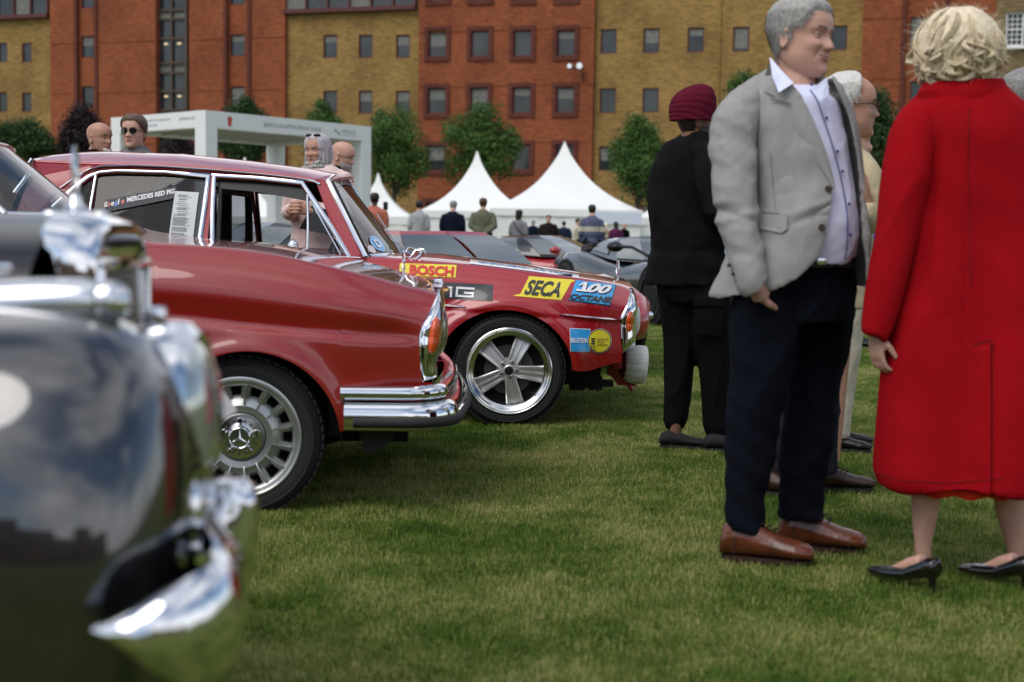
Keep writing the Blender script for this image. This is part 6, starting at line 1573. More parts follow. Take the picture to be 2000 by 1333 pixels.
def shoe(t, ankle, fw, L=.29, w=.052, h=.075, m_=None, name='shoe', sole=None, voxel=.005, parent=None, lace=None, zoff=-0.010, heel=0.0):
    """ankle = ground point under the ankle; fw = toe direction"""
    a = Vector(ankle); a.z = zoff; fw = Vector(fw).normalized(); sd = Vector((fw.y, -fw.x, 0)); b = MB(); rows = []
    for u, ww, hh, zc in ((-.27, .55, .42, .0), (-.24, .80, .85, 0), (-.12, .84, 1.15, 0), (.0, .82, 1.1, 0), (.12, .84, .98, 0), (.27, .92, .78, 0), (.42, 1.0, .62, 0), (.56, .98, .54, 0), (.66, .78, .46, 0), (.715, .45, .36, 0), (.73, .15, .2, 0)):
        c = a + fw*u*L; W = w*ww; Hh = h*hh; r = []
        for q in np.linspace(0, 2*pi, 21)[:-1]:
            x = cos(q); y = sin(q); yy = .012 + (Hh*(.5 + .5*y)) if True else 0; r.append(c + sd*(W*abs(x)**.8*(1 if x > 0 else -1)*(1 if y < .3 else .92)) + Vector((0, 0, yy + heel*max(0, .35-u))))
        rows.append(r)
    b.loft(rows); o = t.part(name, shift(remeshed(b, voxel, 2), t.loc), m_, parent)
    s_ = MB(); rows = []
    for z in (-.004, .010):
        r = []
        for q in np.linspace(0, 2*pi, 33)[:-1]:
            u = cos(q); uu = .225 + .475*u; W = w*(.95 if uu > .2 else .78)*abs(sin(q))**.75 * (1 if sin(q) > 0 else -1) + 0; r.append(a + fw*uu*L + sd*W + Vector((0, 0, z + .001)))
        rows.append(r)
    s_.loft(rows); t.part('sole', s_, sole or M['black_rubber'], o)
    if lace is not None:
        b = MB()
        for k in range(5):
            u = .06 + .062*k; hh = .020 + h*lerp(1.08, .74, k/4); c = a + fw*u*L + Vector((0, 0, hh)); b.tube([c - sd*.02 + fw*.004, c + Vector((0, 0, .005)), c + sd*.02 - fw*.004], .0042, 6)
        t.part('laces', b, lace, o)
        for u, bow_ in ((.44, .03), (.02, -.04)):
            b = MB(); b.tube([a + fw*(u*L + bow_*cos(q)**2*1.0) + sd*(w*.93*cos(q)) + Vector((0, 0, .012 + h*(.60 if u > .2 else 1.0)*abs(sin(q))**.8)) for q in np.linspace(0, pi, 21)], .0016, 5, cap=False); t.part('seam', b, M['black_rubber'], o)
    return o
def lids(t, par, o, B, sc, m_, lo=.30, hi=.42):
    for s in (-1, 1):
        c = o + B @ (Vector((s*.0305, .0672, .1205))*sc); r = .0128*sc
        for nm, a0, a1 in (('upper_eyelid', lo, 1.5), ('lower_eyelid', -1.3, -hi)):
            rows = []
            for u in np.linspace(a0, a1, 6):
                rows.append([c + B @ Vector((r*1.12*sin(q), r*cos(q)*cos(u*(1 - .25*abs(sin(q)))), r*sin(u*(1 - .45*abs(sin(q))**2)))) for q in np.linspace(-1.35, 1.35, 13)])
            b = MB(); b.grid(rows); t.part(nm, b, m_, par, solid=.001)
def lips_part(t, par, o, B, sc, smile=0.0, jowl=0.0, m_='lips'):
    b = MB(); rows = []
    for q in range(17):
        u = q/8 - 1; x = u*(.0235 + .004*smile); row = []
        for v in range(7):
            z = .058 + (v-3)*.0021*(1 - abs(u)**2) - .001*smile + 9*x*x*smile; th = math.asin(clamp(abs(x)/.066))*(1 if x > 0 else -1); p = head_pt(th, z, smile, jowl); row.append(o + B @ ((p + Vector((0, .0012 - .0035*gs(v-3, .7), 0)))*sc))
        rows.append(row)
    b.grid(rows); t.part('lips', b, M[m_], par, fix=False)
def simple_person(label, px, ytop, D, yaw, top, bottom, hair='dark', hstyle='short', skin='skin', group='visitors in front of the tents', pose='down', build=1.0, head_yaw=None, vox=.018, extra=None, H=None, hs=1.0, smile=0, tilt=0.0, fem=False, shoes=True, detail=False, neck=1.505):
    hor = 447 + (px-1000)*.0148; ht = H or (CH + (hor - ytop)*D/F); loc = P(px, 450, D); loc.z = 0
    t = Thing('person', label, 'person', loc, group); fw = Vector((sin(yaw), -cos(yaw), 0)); rt = Vector((fw.y, -fw.x, 0)); up = Vector((0, 0, 1)); L = lambda x, y, z: loc + rt*x + fw*y + up*z
    k = ht/1.78; hsz = .235*hs*min(k, 1.05)/.98; sc = hsz/.235; k = (ht - hsz)/neck; B = head_basis(head_yaw if head_yaw is not None else yaw, tilt); ho = L(0, .02, ht - hsz*1.0 - .004); w = build
    b = MB(); add_head(b, ho, B, sc, 40, 40, smile); add_ears(b, ho, B, sc)
    b.tube([L(0, -.02, 1.40*k), L(0, -.012, 1.50*k), ho + B @ Vector((0, -.018, .05*sc))], [.055*w, .054*sc, .053*sc], 14)
    b.loft([[L(a_*cos(q), f_*sin(q), z*k) for q in np.linspace(0, 2*pi, 21)[:-1]] for z, a_, f_ in ((.86, .15*w, .11*w), (1.0, .135*w, .10*w), (1.2, .14*w, .10*w), (1.34, .13*w, .085*w), (1.41, .08*w, .055*w), (1.45, .05, .045))])
    hipz, kneez = .92*k, .50*k; sh = 1.372*k; sw = .168*w
    arms = {}
    for s in (-1, 1):
        S = (s*sw, -.01, sh)
        if pose == 'down' or (pose == 'one_up' and s < 0): pts = [S, (s*(sw+.055), -.03, 1.12*k), (s*(sw+.05), .05, .88*k)]; hd = (0, .15, -1)
        elif pose == 'one_up' or pose == 'hold': pts = [S, (s*(sw+.04), .0, 1.12*k), (s*.09, .27, 1.14*k)]; hd = (-s*.6, .5, .15)
        elif pose == 'phone': pts = [S, (s*(sw+.06), .08, 1.18*k), (s*.10, .33, 1.36*k)]; hd = (-s*.2, .4, .8)
        elif pose == 'back': pts = [S, (s*(sw+.06), -.10, 1.13*k), (s*.06, -.17, .98*k)]; hd = (-s*.8, -.1, -.5)
        arms[s] = ([L(*p) for p in pts], (rt*hd[0] + fw*hd[1] + up*hd[2]).normalized())
        A, hdv = arms[s]; b.tube([A[0], A[1], A[2], A[2] + hdv*.03], [.048*w, .04*w, .028, .024], 12)
        add_hand(b, A[2], hdv, (rt*(-s) + fw*.3) if pose == 'down' else (fw*-.2 + rt*-s), 1.0*k, .45, 1 if s > 0 else -1)
        b.tube([L(s*.09*w, 0, .95*k), L(s*.10*w, .01, kneez), L(s*.10*w, -.02, .08)], [.075*w, .05*w, .03], 12)
    body = t.part('body', shift(remeshed(b, vox if not detail else .0048, 1, adapt=0.0), t.loc), M[skin])
    if detail and hstyle == 'short':
        b = MB(); add_strands(b, ho, B, sc, 'short', 2200, .022, 5, .012, .0011); hs_ = t.part('hair_strands', b, H_[hair], body, smooth=False, fix=False); hs_['kind'] = 'stuff'
    if detail: eye_parts(t, body, ho, B, sc); lids(t, body, ho, B, sc, M[skin]); lips_part(t, body, ho, B, sc, smile); brow_parts(t, body, ho, B, sc, H_['grey' if hair in ('grey', 'dark') else hair])
    # top
    tc, jk = top; b = MB(); hem = {'shirt': .90, 'jacket': .80, 'long': .72, 'cardigan': .84}[jk]; o_ = .018 if jk == 'shirt' else .028; rings = []
    for z, a_, f_, bk in ((hem, .185, .135, .135), (hem+.06, .18, .13, .13), (1.0, .165, .125, .12), (1.12, .168, .125, .12), (1.25, .182, .13, .125), (1.34, .182, .125, .125), (1.395, .165, .11, .115), (1.435, .130, .085, .09), (1.465, .085, .06, .075), (1.495, .060, .05, .06)):
        rings.append([L((a_*w + o_*.4)*cos(q), ((f_ if sin(q) > 0 else bk)*w + o_*.3)*sin(q), z*k) for q in np.linspace(0, 2*pi, 29)[:-1]])
    b.loft(rings)
    for s in (-1, 1):
        A, hdv = arms[s]; q = A[0].lerp(A[1], .5) + (rt*s)*.012; e = A[1]; m2 = A[1].lerp(A[2], .5); b.tube([L(s*sw*.6, -.01, sh + .0), A[0] - up*.01, q, e, m2, A[2] - (A[2]-A[1]).normalized()*.015], [.058*w+o_*.3, .062*w+o_*.3, .058*w+o_*.3, .052*w+o_*.3, .046*w+o_*.2, .036+o_*.3], 14)
    t.part('shirt' if jk == 'shirt' else 'jacket', shift(remeshed(b, vox*.8, 3, wr(.010, 8, seed=px)), t.loc), tc)
    b = MB(); tz = hem + .08
    if bottom[1] == 'trousers':
        for s in (-1, 1): b.loft([[L(s*cx_*w + r_*w*cos(q), r_*w*1.08*sin(q) + yo, z*k) for q in np.linspace(0, 2*pi, 21)[:-1]] for z, cx_, r_, yo in ((.06, .105, .072, -.02), (.3, .10, .075, -.01), (.5, .10, .083, .01), (.7, .095, .098, .0), (.88, .085, .115, 0), (1.0, .06, .11, 0))])
        t.part('trousers', shift(remeshed(b, vox*.8, 2, wr(.010, 8, seed=px+5)), t.loc), bottom[0])
    else:
        b.loft([[L(a_*cos(q)*(1 + .05*sin(q*9)), a_*.85*sin(q)*(1 + .05*sin(q*9)), z*k) for q in np.linspace(0, 2*pi, 61)[:-1]] for z, a_ in ((.45, .26), (.6, .24), (.8, .20), (.95, .17), (1.0, .15))]); t.part('skirt', shift(remeshed(b, vox*.8, 1), t.loc), bottom[0])
    if shoes:
        for s in (-1, 1): shoe(t, L(s*.10*w, -.03, 0), fw + rt*s*.15, m_=M['black_trim'], voxel=.014)
    if hstyle:
        b = MB(); add_hair(b, ho, B, sc, hstyle if hstyle != 'long' else 'short', .013, px, 48, 40)
        if hstyle == 'long':
            b = MB(); add_hair(b, ho, B, sc, 'long', .02, px, 48, 40)
            b.loft([[ho + B @ (Vector((a_*cos(q), yc + f_*sin(q), z))*sc) for q in np.linspace(0, 2*pi, 17)[:-1]] for z, a_, f_, yc in ((.16, .085, .06, -.06), (.08, .088, .055, -.065), (0, .085, .05, -.06), (-.09, .08, .04, -.065), (-.17, .05, .03, -.07), (-.2, .02, .02, -.07))])
            t.part('hair', shift(remeshed(b, .010, 1), t.loc), H_[hair])
        else: t.part('hair', b, H_[hair], ang=80)
    if extra: extra(t, L, ho, B, sc, k, arms, body)
    return t, L, ho, B, sc, k, arms, body
# ---- the crowd by the tents
def T(n, c): return cloth(n, c)
navy = T('navy_wool', (.006, .009, .022)); blk = T('black_cloth', (.004, .004, .0045)); grey = T('light_grey_cloth', (.36, .36, .37)); tro = T('dark_trousers', (.008, .008, .011)); beige = T('beige_cloth', (.40, .33, .22))
def camera_extra(t, L, ho, B, sc, k, arms, body):
    b = MB(); b.bbox(L(.02, .38, 1.50*k), (.11, .06, .07), .01); t.part('camera', b, M['black_trim'])
def stripes(t, L, ho, B, sc, k, arms, body): pass
crowd = [('man in a salmon pink shirt seen from behind holding a phone, left of the tents', 731, 378, 27.5, 178, (T('salmon_shirt', (.46, .15, .10)), 'shirt'), (tro, 'trousers'), dict(hair='dark', skin='skin_dark', pose='hold', build=1.12)),
         ('man in a pale grey jacket with dark hair seen from behind between two tents', 818, 393, 36, 185, (grey, 'jacket'), (tro, 'trousers'), dict(hair='dark', build=1.05)),
         ('man in a navy suit seen from behind with head bowed in front of the tents', 884, 393, 34, 172, (navy, 'jacket'), (tro, 'trousers'), dict(hair='grey', build=1.2, tilt=-.3)),
         ('man in a grey-green jacket seen from behind in front of the largest tents', 943, 388, 32, 180, (T('olive_jacket', (.13, .135, .09)), 'jacket'), (tro, 'trousers'), dict(hair='brown', build=1.2, pose='back')),
         ('long-haired woman in a grey top with a dark bag strap', 1013, 411, 36, 160, (T('grey_top', (.20, .20, .21)), 'shirt'), (tro, 'trousers'), dict(hair='dark', hstyle='long', build=.95)),
         ('small distant man in navy, right of the long-haired woman', 1041, 431, 60, 150, (navy, 'jacket'), (tro, 'trousers'), dict(hair='grey', hstyle='receding', build=1.05)),
         ('young man in a dark brown zipped jacket facing the camera among the crowd', 1071, 421, 42, 5, (T('dark_brown_jacket', (.02, .013, .013)), 'jacket'), (tro, 'trousers'), dict(hair='dark', build=1.15)),
         ('man in navy polo seen from behind beside the man in dark brown', 1101, 433, 50, 170, (T('navy_polo', (.014, .022, .045)), 'shirt'), (tro, 'trousers'), dict(hair='dark', build=1.1)),
         ('woman in a cream top half hidden by the man in the striped shirt', 1128, 428, 46, 60, (T('cream_top', (.55, .50, .38)), 'shirt'), (tro, 'trousers'), dict(hair='dark', build=.9)),
         ('man in a blue-grey and cream striped polo shirt seen from behind', 1156, 400, 31, 185, (T('stripe_base', (.10, .105, .17)), 'shirt'), (tro, 'trousers'), dict(hair='dark', build=1.1, H=1.66)),
         ('blonde woman right of the man in the striped polo', 1182, 437, 50, 170, (T('tan_top', (.35, .25, .14)), 'shirt'), (tro, 'trousers'), dict(hair='blonde', hstyle='long', build=.9)),
         ('woman with long dark hair and purple top near the low white stall', 1203, 434, 46, 200, (T('purple_top', (.10, .02, .07)), 'shirt'), (tro, 'trousers'), dict(hair='dark', hstyle='long', build=.95)),
         ('bald man in black at the right end of the crowd', 1219, 436, 48, 40, (blk, 'jacket'), (tro, 'trousers'), dict(hair='grey', hstyle=None, build=1.0))]
for lab, px, yt, D, yd, top, bot, kw in crowd:
    r = simple_person(lab, px, yt, D, radians(yd), top, bot, vox=.022, **kw)
    t, L, ho, B, sc, k, arms, body = r
    if 'striped' in lab and 'half' not in lab:
        o = [c for c in t.e.children if c.name.startswith('shirt')][0]; o.data.materials.append(T('stripe_cream', (.50, .46, .38))); o.data.materials.append(T('stripe_navy', (.05, .06, .11)))
        for p in o.data.polygons:
            z = p.center.z/k; p.material_index = 1 if 1.13 < z < 1.24 else 2 if .98 < z < 1.06 else 0
    if 'bag strap' in lab:
        b = MB(); b.tube([L(-.13, -.08, 1.45*k), L(.0, -.16, 1.25*k), L(.2, -.12, 1.0*k)], .014, 6); t.part('bag_strap', b, M['black_trim'])
    if 'phone' in lab:
        b = MB(); b.bbox(L(.20, .12, 1.50*k), (.09, .02, .16), .006); o_ = single('phone', b, M['black_trim'], 'black phone held up by the man in the salmon shirt', 'phone', L(.2, .12, 1.5*k))
# ---- behind the rally car
def sun_glasses(t, L, ho, B, sc, k, arms, body):
    for s in (-1, 1):
        b = MB(); rows = [[ho + B @ (Vector((s*.033 + .024*q*cos(a), .094 - .010*(q*cos(a)*s > 0)*q*abs(cos(a)), .121 + .018*q*abs(sin(a))**.8*(1 if sin(a) > 0 else -1)))*sc) for a in np.linspace(0, 2*pi, 25)[:-1]] for q in (1, .5, .02)]
        b.grid(rows, closev=True); g = t.part('sunglasses_lens', b, mat('black_lens', (.004, .004, .005), rough=.08, coat=1) if 'black_lens' not in bpy.data.materials else bpy.data.materials['black_lens'], body, fix=False)
        b = MB(); b.tube([ho + B @ (Vector((s*.033 + .025*cos(a), .0945 - .010*(cos(a)*s > 0)*abs(cos(a)), .121 + .019*abs(sin(a))**.8*(1 if sin(a) > 0 else -1)))*sc) for a in np.linspace(0, 2*pi, 25)], .0022*sc, 6, cap=False)
        b.tube([ho + B @ (Vector(v)*sc) for v in ((s*.058, .084, .126), (s*.074, .05, .126), (s*.079, .0, .118))], .002*sc, 6); t.part('sunglasses_frame', b, M['black_trim'], body)
simple_person('young man in black sunglasses and grey top behind the rally car roof', 265, 228, 10.7, radians(-8), (T('mid_grey_top', (.15, .15, .155)), 'shirt'), (T('stone_trousers', (.3, .28, .24)), 'trousers'), hair='brown', pose='hold', build=1.1, vox=.012, extra=sun_glasses, group='visitors behind the rally car', hs=.98, detail=True, head_yaw=radians(-10), neck=1.475)
def goatee(t, L, ho, B, sc, k, arms, body):
    b = MB(); add_strands2 = None; rnd = random.Random(2); rows = []
    for i in range(11):
        z = lerp(-.012, .047, i/10); r = []
        for q in range(21):
            th = lerp(-.75, .75, q/20); m_ = .014*sst(0, .2, 1-abs(th)/.75)*sst(-.02, .0, z+.006)*sst(.055, .035, z) ; p = head_pt(th, max(z, .002), off=m_ - .002 + .002*noise.noise(Vector((th*20, z*300, 1)))); p.z = z - .006*(1-abs(th)); r.append(ho + B @ (p*sc))
        rows.append(r)
    b.grid(rows); t.part('goatee', b, H_['white'], body, ang=80)
simple_person('bald man with white goatee in a black jacket, facing right, behind the rally car roof', 192, 241, 10.7, radians(62), (blk, 'jacket'), (tro, 'trousers'), hstyle=None, pose='down', build=1.1, vox=.012, skin='skin_tan', extra=goatee, group='visitors behind the rally car', hs=.95, detail=True, neck=1.465)
def lady(t, L, ho, B, sc, k, arms, body):
    sm = mat('scarf_print', (.02, .02, .02), col2=(.6, .58, .55), vscale=55, rough=.8) if 'scarf_print' not in bpy.data.materials else bpy.data.materials['scarf_print']
    b = MB()
    for j in range(3):
        pts = [L((.075 + .012*j)*cos(a), .01 + (.07 + .01*j)*sin(a), (1.50 - .03*j + .008*sin(3*a + j))*k) for a in np.linspace(0, 2*pi, 20)]; b.tube(pts, .022, 8, cap=False)
    t.part('scarf', b, sm)
    b = MB(); rnd = random.Random(8)
    add_hair(b, ho, B, sc, 'long', .014, 3, 60, 44)
    for s in (-1, 1):
        for q in range(16):
            x0 = s*lerp(.060, .082, rnd.random()); y0 = rnd.uniform(-.05, .025); pts = [ho + B @ (Vector((x0 + s*.012*sin(u*3) + .004*sin(u*9 + q), y0 + .01*sin(u*5 + q) , lerp(.18, -.12 - .03*rnd.random(), u)))*sc) for u in np.linspace(0, 1, 9)]
            b.tube(pts, [.008, .012, .013, .012, .012, .011, .010, .008, .003], 6)
    t.part('hair', b, H_['silver'], ang=80)
    for s in (-1, 1):
        b = MB(); b.tube([ho + B @ (Vector((s*.078, -.01, .075 - .006*u))*sc) for u in range(3)], .006, 6); t.part('earring', b, M['chrome'])
    b = MB()
    for s in (-1, 1): b.ball(ho + B @ (Vector((s*.034, .055, .232))*sc), (.03*sc, .024*sc, .012*sc), 8, 14, rot=B)
    t.part('sunglasses', b, M['black_trim'])
    b = MB(); c = L(-.16, .26, 1.02*k); b.prism([c + rt_ for rt_ in (Vector((-.15, 0, .0)), Vector((.17, 0, -.07)), Vector((.20, 0, .10)), Vector((-.06, 0, .17)))], (0, .07, 0)); single('handbag', b, M['black_trim'], 'black leather clutch bag held by the silver-haired woman', 'bag', c, smooth=False)
simple_person('silver-haired woman in pale pink cardigan and patterned scarf behind the rally windscreen', 622, 266, 10.75, radians(-22), (T('pale_pink_knit', (.74, .56, .52)), 'cardigan'), (mat('patterned_skirt', (.03, .03, .03), col2=(.55, .53, .5), vscale=38, rough=.8), 'skirt'), hstyle=None, pose='hold', build=1.2, vox=.012, skin='skin_tan', extra=lady, group='visitors behind the rally car', hs=.98, detail=True, smile=.8, head_yaw=radians(-28), neck=1.45)
def beard2(t, L, ho, B, sc, k, arms, body):
    b = MB(); rows = []
    for i in range(13):
        z = lerp(-.03, .075, i/12); r = []
        for q in range(31):
            th = lerp(-1.4, 1.4, q/30); m_ = .013*sst(0, .12, 1-abs(th)/1.4)*sst(.075 + .02*abs(th), .05, z); p = head_pt(th, max(z, .002), off=m_ - .002 + .0025*noise.noise(Vector((th*20, z*300, 1)))); p.z = z - .003; r.append(ho + B @ (p*sc))
        rows.append(r)
    b.grid(rows); t.part('beard', b, H_['grey'], body, ang=80)
    b = MB(); b.tube([ho + B @ (Vector(v)*sc) for v in ((-.05, .088, .121), (-.03, .096, .114), (-.012, .098, .122), (.012, .098, .122), (.03, .096, .114), (.05, .088, .121), (.076, .03, .122), (.079, -.002, .118))], .0016, 5); t.part('glasses', b, M['black_trim'], body)
simple_person('bald man with grey beard looking down behind the silver-haired woman', 657, 277, 11.7, radians(75), (blk, 'jacket'), (tro, 'trousers'), hstyle=None, pose='down', build=1.05, vox=.014, extra=beard2, group='visitors behind the rally car', hs=.98, detail=True, tilt=-.25, neck=1.46)

# ================================================================== HERO HELPERS (pixel silhouettes at a known distance, real thickness)
def pring(y, xl, xr, D, fr, bk=None, n=36, sq=.92, yaw=0.0):
    """horizontal ring whose silhouette spans xl..xr at row y"""
    bk = fr if bk is None else bk; c = P((xl+xr)/2, y, D); hw = (xr-xl)/2*D/F; r = []
    for q in np.linspace(0, 2*pi, n + 1)[:-1]:
        s, c_ = sin(q), cos(q); r.append(Vector((c.x + hw*abs(c_)**sq*(1 if c_ > 0 else -1), D + (bk if s > 0 else -fr)*(-1 if False else 1)*abs(s)**sq*(1 if True else 1)*(1 if s > 0 else 1) if s > 0 else D - fr*abs(s)**sq, c.z)))
    return r
def plimb(b, pts, n=18, sx=1.0):
    """pts: (px, py, D, radius_px)"""
    P_ = [P(x, y, D) for x, y, D, r in pts]; R_ = [r*D/F for x, y, D, r in pts]
    # resample smoothly
    m_ = len(P_); out = []; rad = []
    for i in range((m_-1)*4 + 1):
        u = i/4; j = min(int(u), m_-2); f = u-j; p0, p1, p2, p3 = P_[max(j-1, 0)], P_[j], P_[j+1], P_[min(j+2, m_-1)]
        out.append(.5*((2*p1) + (p2-p0)*f + (2*p0-5*p1+4*p2-p3)*f*f + (3*p1-p0-3*p2+p3)*f**3)); rad.append(lerp(R_[j], R_[j+1], f))
    b.tube(out, rad, n, sx=sx)
def leg_loft(b, rows, D, dep=1.0, n=24):
    b.loft([pring(y, xl, xr, D if not callable(D) else D(y), (xr-xl)/2*5/F*dep + .0, n=n) for y, xl, xr in rows])
def dense(tab, n):
    """resample rows of tuples smoothly along the first column"""
    ys = np.linspace(tab[0][0], tab[-1][0], n); k = len(tab[0]); return [tuple([y] + [ip([(r[0], r[j]) for r in tab], y) for j in range(1, k)]) for y in ys]

# ================================================================== MAN IN GREY BLAZER
DG = 4.93
gm_man = Thing('person', 'tall grey-haired man in open light grey blazer, pale blue shirt and brown brogues', 'person', Vector((P(1545, 450, DG).x, DG, 0)))
M['blazer'] = cloth('grey_blazer_wool', (.34, .33, .318), bump=.35, bs=420, var=.05, vs=40)
M['shirt_blue'] = cloth('pale_blue_shirt', (.72, .74, .92), rough=.7, bump=.15, var=.05)
M['navy_chino'] = cloth('navy_chinos', (.0045, .0055, .011), bump=.3)
M['brogue'] = mat('tan_brogue_leather', (.115, .030, .012), rough=.32, coat=.4, var=.35, vscale=12, bump=.2, bscale=60)
hs = 1.155; hy = radians(49); Bh = head_basis(hy, -.05, .03); ho = P(1580, 152, DG) + Bh @ Vector((0, -.045, 0))
b = MB(); add_head(b, ho, Bh, hs, 80, 84, smile=1.0, jowl=.35); add_ears(b, ho, Bh, hs)
plimb(b, [(1560, 225, DG + .04, 48), (1557, 185, DG + .04, 43), (1552, 150, DG + .05, 39), (1548, 115, DG + .05, 34)])
b.loft([pring(y, xl, xr, DG, .12) for y, xl, xr in ((210, 1500, 1620), (260, 1480, 1630), (400, 1490, 1640), (520, 1480, 1640), (560, 1480, 1640))])
plimb(b, [(1470, 240, DG - .02, 24), (1442, 330, DG - .06, 22), (1446, 430, DG - .12, 20), (1466, 520, DG - .17, 19), (1478, 560, DG - .18, 18), (1488, 580, DG - .17, 19)])
plimb(b, [(1500, 540, DG - .03, 42), (1490, 750, DG - .03, 32), (1458, 990, DG - .05, 18), (1458, 1030, DG - .05, 16)]); plimb(b, [(1605, 540, DG + .12, 42), (1590, 750, DG + .15, 30), (1568, 960, DG + .14, 18), (1568, 1000, DG + .14, 16)])
add_hand(b, P(1476, 556, DG - .18), Vector((.35, .85, -.75)), Vector((1, .3, .2)), 1.1, .4, 1)
def smooth_head(co, n): return co
body_g = gm_man.part('body', shift(remeshed(b, .0042, 1), gm_man.loc), M['skin'])
eye_parts(gm_man, body_g, ho, Bh, hs); lids(gm_man, body_g, ho, Bh, hs, M['skin'], .16, .28); brow_parts(gm_man, body_g, ho, Bh, hs, H_['grey'])
lips_part(gm_man, body_g, ho, Bh, hs, 1.0, .35)
b = MB(); add_hair(b, ho, Bh, hs, 'short', .009, 5, 110, 90, .22); hr = gm_man.part('hair', b, H_['grey'], body_g, ang=80)
b = MB(); add_strands(b, ho, Bh, hs, 'short', 6500, .020, 1, .009, .0007); st_ = gm_man.part('hair_strands', b, H_['grey'], body_g, smooth=False, fix=False); st_['kind'] = 'stuff'
# shirt
sh_rows = [(168, 1518, 1600), (184, 1506, 1622), (200, 1490, 1634), (260, 1478, 1648), (330, 1476, 1660), (400, 1480, 1668), (450, 1482, 1672), (490, 1484, 1670), (515, 1486, 1664)]
b = MB(); b.loft([pring(y, xl, xr, DG, ip([(168, .045), (184, .085), (204, .125), (330, .15), (450, .185), (515, .16)], y)) for y, xl, xr in dense(sh_rows, 26)])
def shirtfold(co): 
    return .006*sin(co.z*46 + co.x*26)*sst(.95, 1.08, 1.32 - co.z + .0)*.6
gm_man.part('shirt', shift(remeshed(b, .009, 2, wr(.008, 9, (1, 1, .7), fold=shirtfold)), gm_man.loc), M['shirt_blue'])
def dsec(y):   # ellipse of the jacket at row y
    xl = ip([(135, 1508), (165, 1482), (200, 1462), (260, 1456), (330, 1460), (400, 1464), (470, 1446), (530, 1414), (580, 1396)], y)
    xr = ip([(135, 1600), (165, 1632), (200, 1646), (260, 1662), (330, 1670), (430, 1681), (540, 1692), (580, 1695)], y)
    dp = ip([(135, .085), (165, .12), (200, .14), (260, .158), (330, .17), (450, .205), (580, .20)], y)
    return (xl+xr)/2, (xr-xl)/2, dp
lapelL = [(118, 1503), (150, 1520), (195, 1545), (260, 1572), (330, 1594), (375, 1601), (440, 1592), (490, 1577), (520, 1556), (548, 1524), (562, 1490), (575, 1440), (582, 1400)]
lapelR = [(150, 1606), (195, 1625), (230, 1640), (330, 1661), (430, 1671), (520, 1677), (560, 1682)]
def jpt(y, t, off=0.0):
    cx, W, dp = dsec(y); p = P(cx, y, DG); hw = W*DG/F + off; return Vector((p.x + hw*sin(t), DG - (dp + off)*cos(t), p.z))
def tof(y, x): cx, W, dp = dsec(y); return math.asin(clamp((x-cx)/W, -.995, .995))
# jacket shell: closed thin sheet with a front opening
def sheet(yv, tL, tR, off0=.0, th=.011, nt=44):
    outer = [[jpt(y, lerp(tL(y), tR(y), j/nt), off0 + th) for j in range(nt + 1)] for y in yv]; inner = [[jpt(y, lerp(tL(y), tR(y), j/nt), off0) for j in range(nt + 1)] for y in yv]
    b = MB(); b.loft([o + i[::-1] for o, i in zip(outer, inner)]); return b
yv = list(np.linspace(150, 562, 46))
b = sheet(yv, lambda y: tof(y, ip(lapelL, y)), lambda y: -(2*pi - tof(y, ip(lapelR, y))) , .004, .012)
ydn = list(np.linspace(556, 583, 5)); b2s = sheet(ydn, lambda y: tof(y, ip([(555, 1500), (570, 1455), (583, 1410)], y)), lambda y: -pi*1.1, .004, .012); b.add(b2s.v, b2s.f)
# shoulders: sloping caps towards the collar
b.loft([pring(y, xl, xr, DG + .035, fr_, bk_) for y, xl, xr, fr_, bk_ in ((205, 1420, 1640, .09, .12), (190, 1424, 1636, .08, .115), (172, 1440, 1622, .05, .105), (158, 1462, 1600, .03, .10), (146, 1490, 1590, .0, .095), (134, 1505, 1580, -.02, .085))])
plimb(b, [(1475, 200, DG - .02, 38), (1448, 232, DG - .05, 44)])
plimb(b, [(1628, 205, DG + .12, 24), (1644, 280, DG + .17, 26), (1650, 400, DG + .17, 26), (1658, 500, DG + .16, 22)])
def blazerfold(co):
    e = 0
    e += .015*noise.noise(Vector((co.x*7 + co.z*2.0, co.y*4, co.z*4 - co.x*5))) + .008*noise.noise(Vector((co.x*14 - co.z*6, co.y*9, co.z*9)))
    e += .007*gs(co.z - P(0, 385, DG).z - .35*(co.x - .98), .016)*sst(P(1500, 0, DG).x, P(1570, 0, DG).x, co.x)*(co.y < DG) - .007*gs(co.z - P(0, 402, DG).z - .45*(co.x - .98), .014)*sst(P(1490, 0, DG).x, P(1560, 0, DG).x, co.x)*(co.y < DG)
    return e
jk = gm_man.part('blazer', shift(remeshed(b, .0075, 2, wr(.007, 6.5, (1, 1, .55), .001, fold=blazerfold)), gm_man.loc), M['blazer'])
b = MB(); plimb(b, [(1478, 205, DG - .02, 32), (1454, 216, DG - .05, 42), (1435, 250, DG - .08, 46), (1431, 300, DG - .10, 45), (1433, 360, DG - .13, 43), (1440, 420, DG - .15, 41), (1453, 480, DG - .18, 37), (1465, 525, DG - .20, 33), (1472, 556, DG - .21, 31), (1475, 562, DG - .21, 29)], 26)
def slv(co):
    e = .012*max(0, noise.noise(Vector((co.x*5 + co.z*7, co.y*5, co.z*13 - co.x*9))))
    e -= .014*max(0, noise.noise(Vector((co.x*6 - co.z*9, 3 + co.y*6, co.z*12 + co.x*8))))
    return e + .006*gs(co.z - P(0, 395, DG).z - .25*(co.x - .8), .014) - .006*gs(co.z - P(0, 412, DG).z + .3*(co.x - .8), .012)
gm_man.part('sleeve', shift(remeshed(b, .0075, 2, wr(.005, 7, fold=slv)), gm_man.loc), M['blazer'], jk)
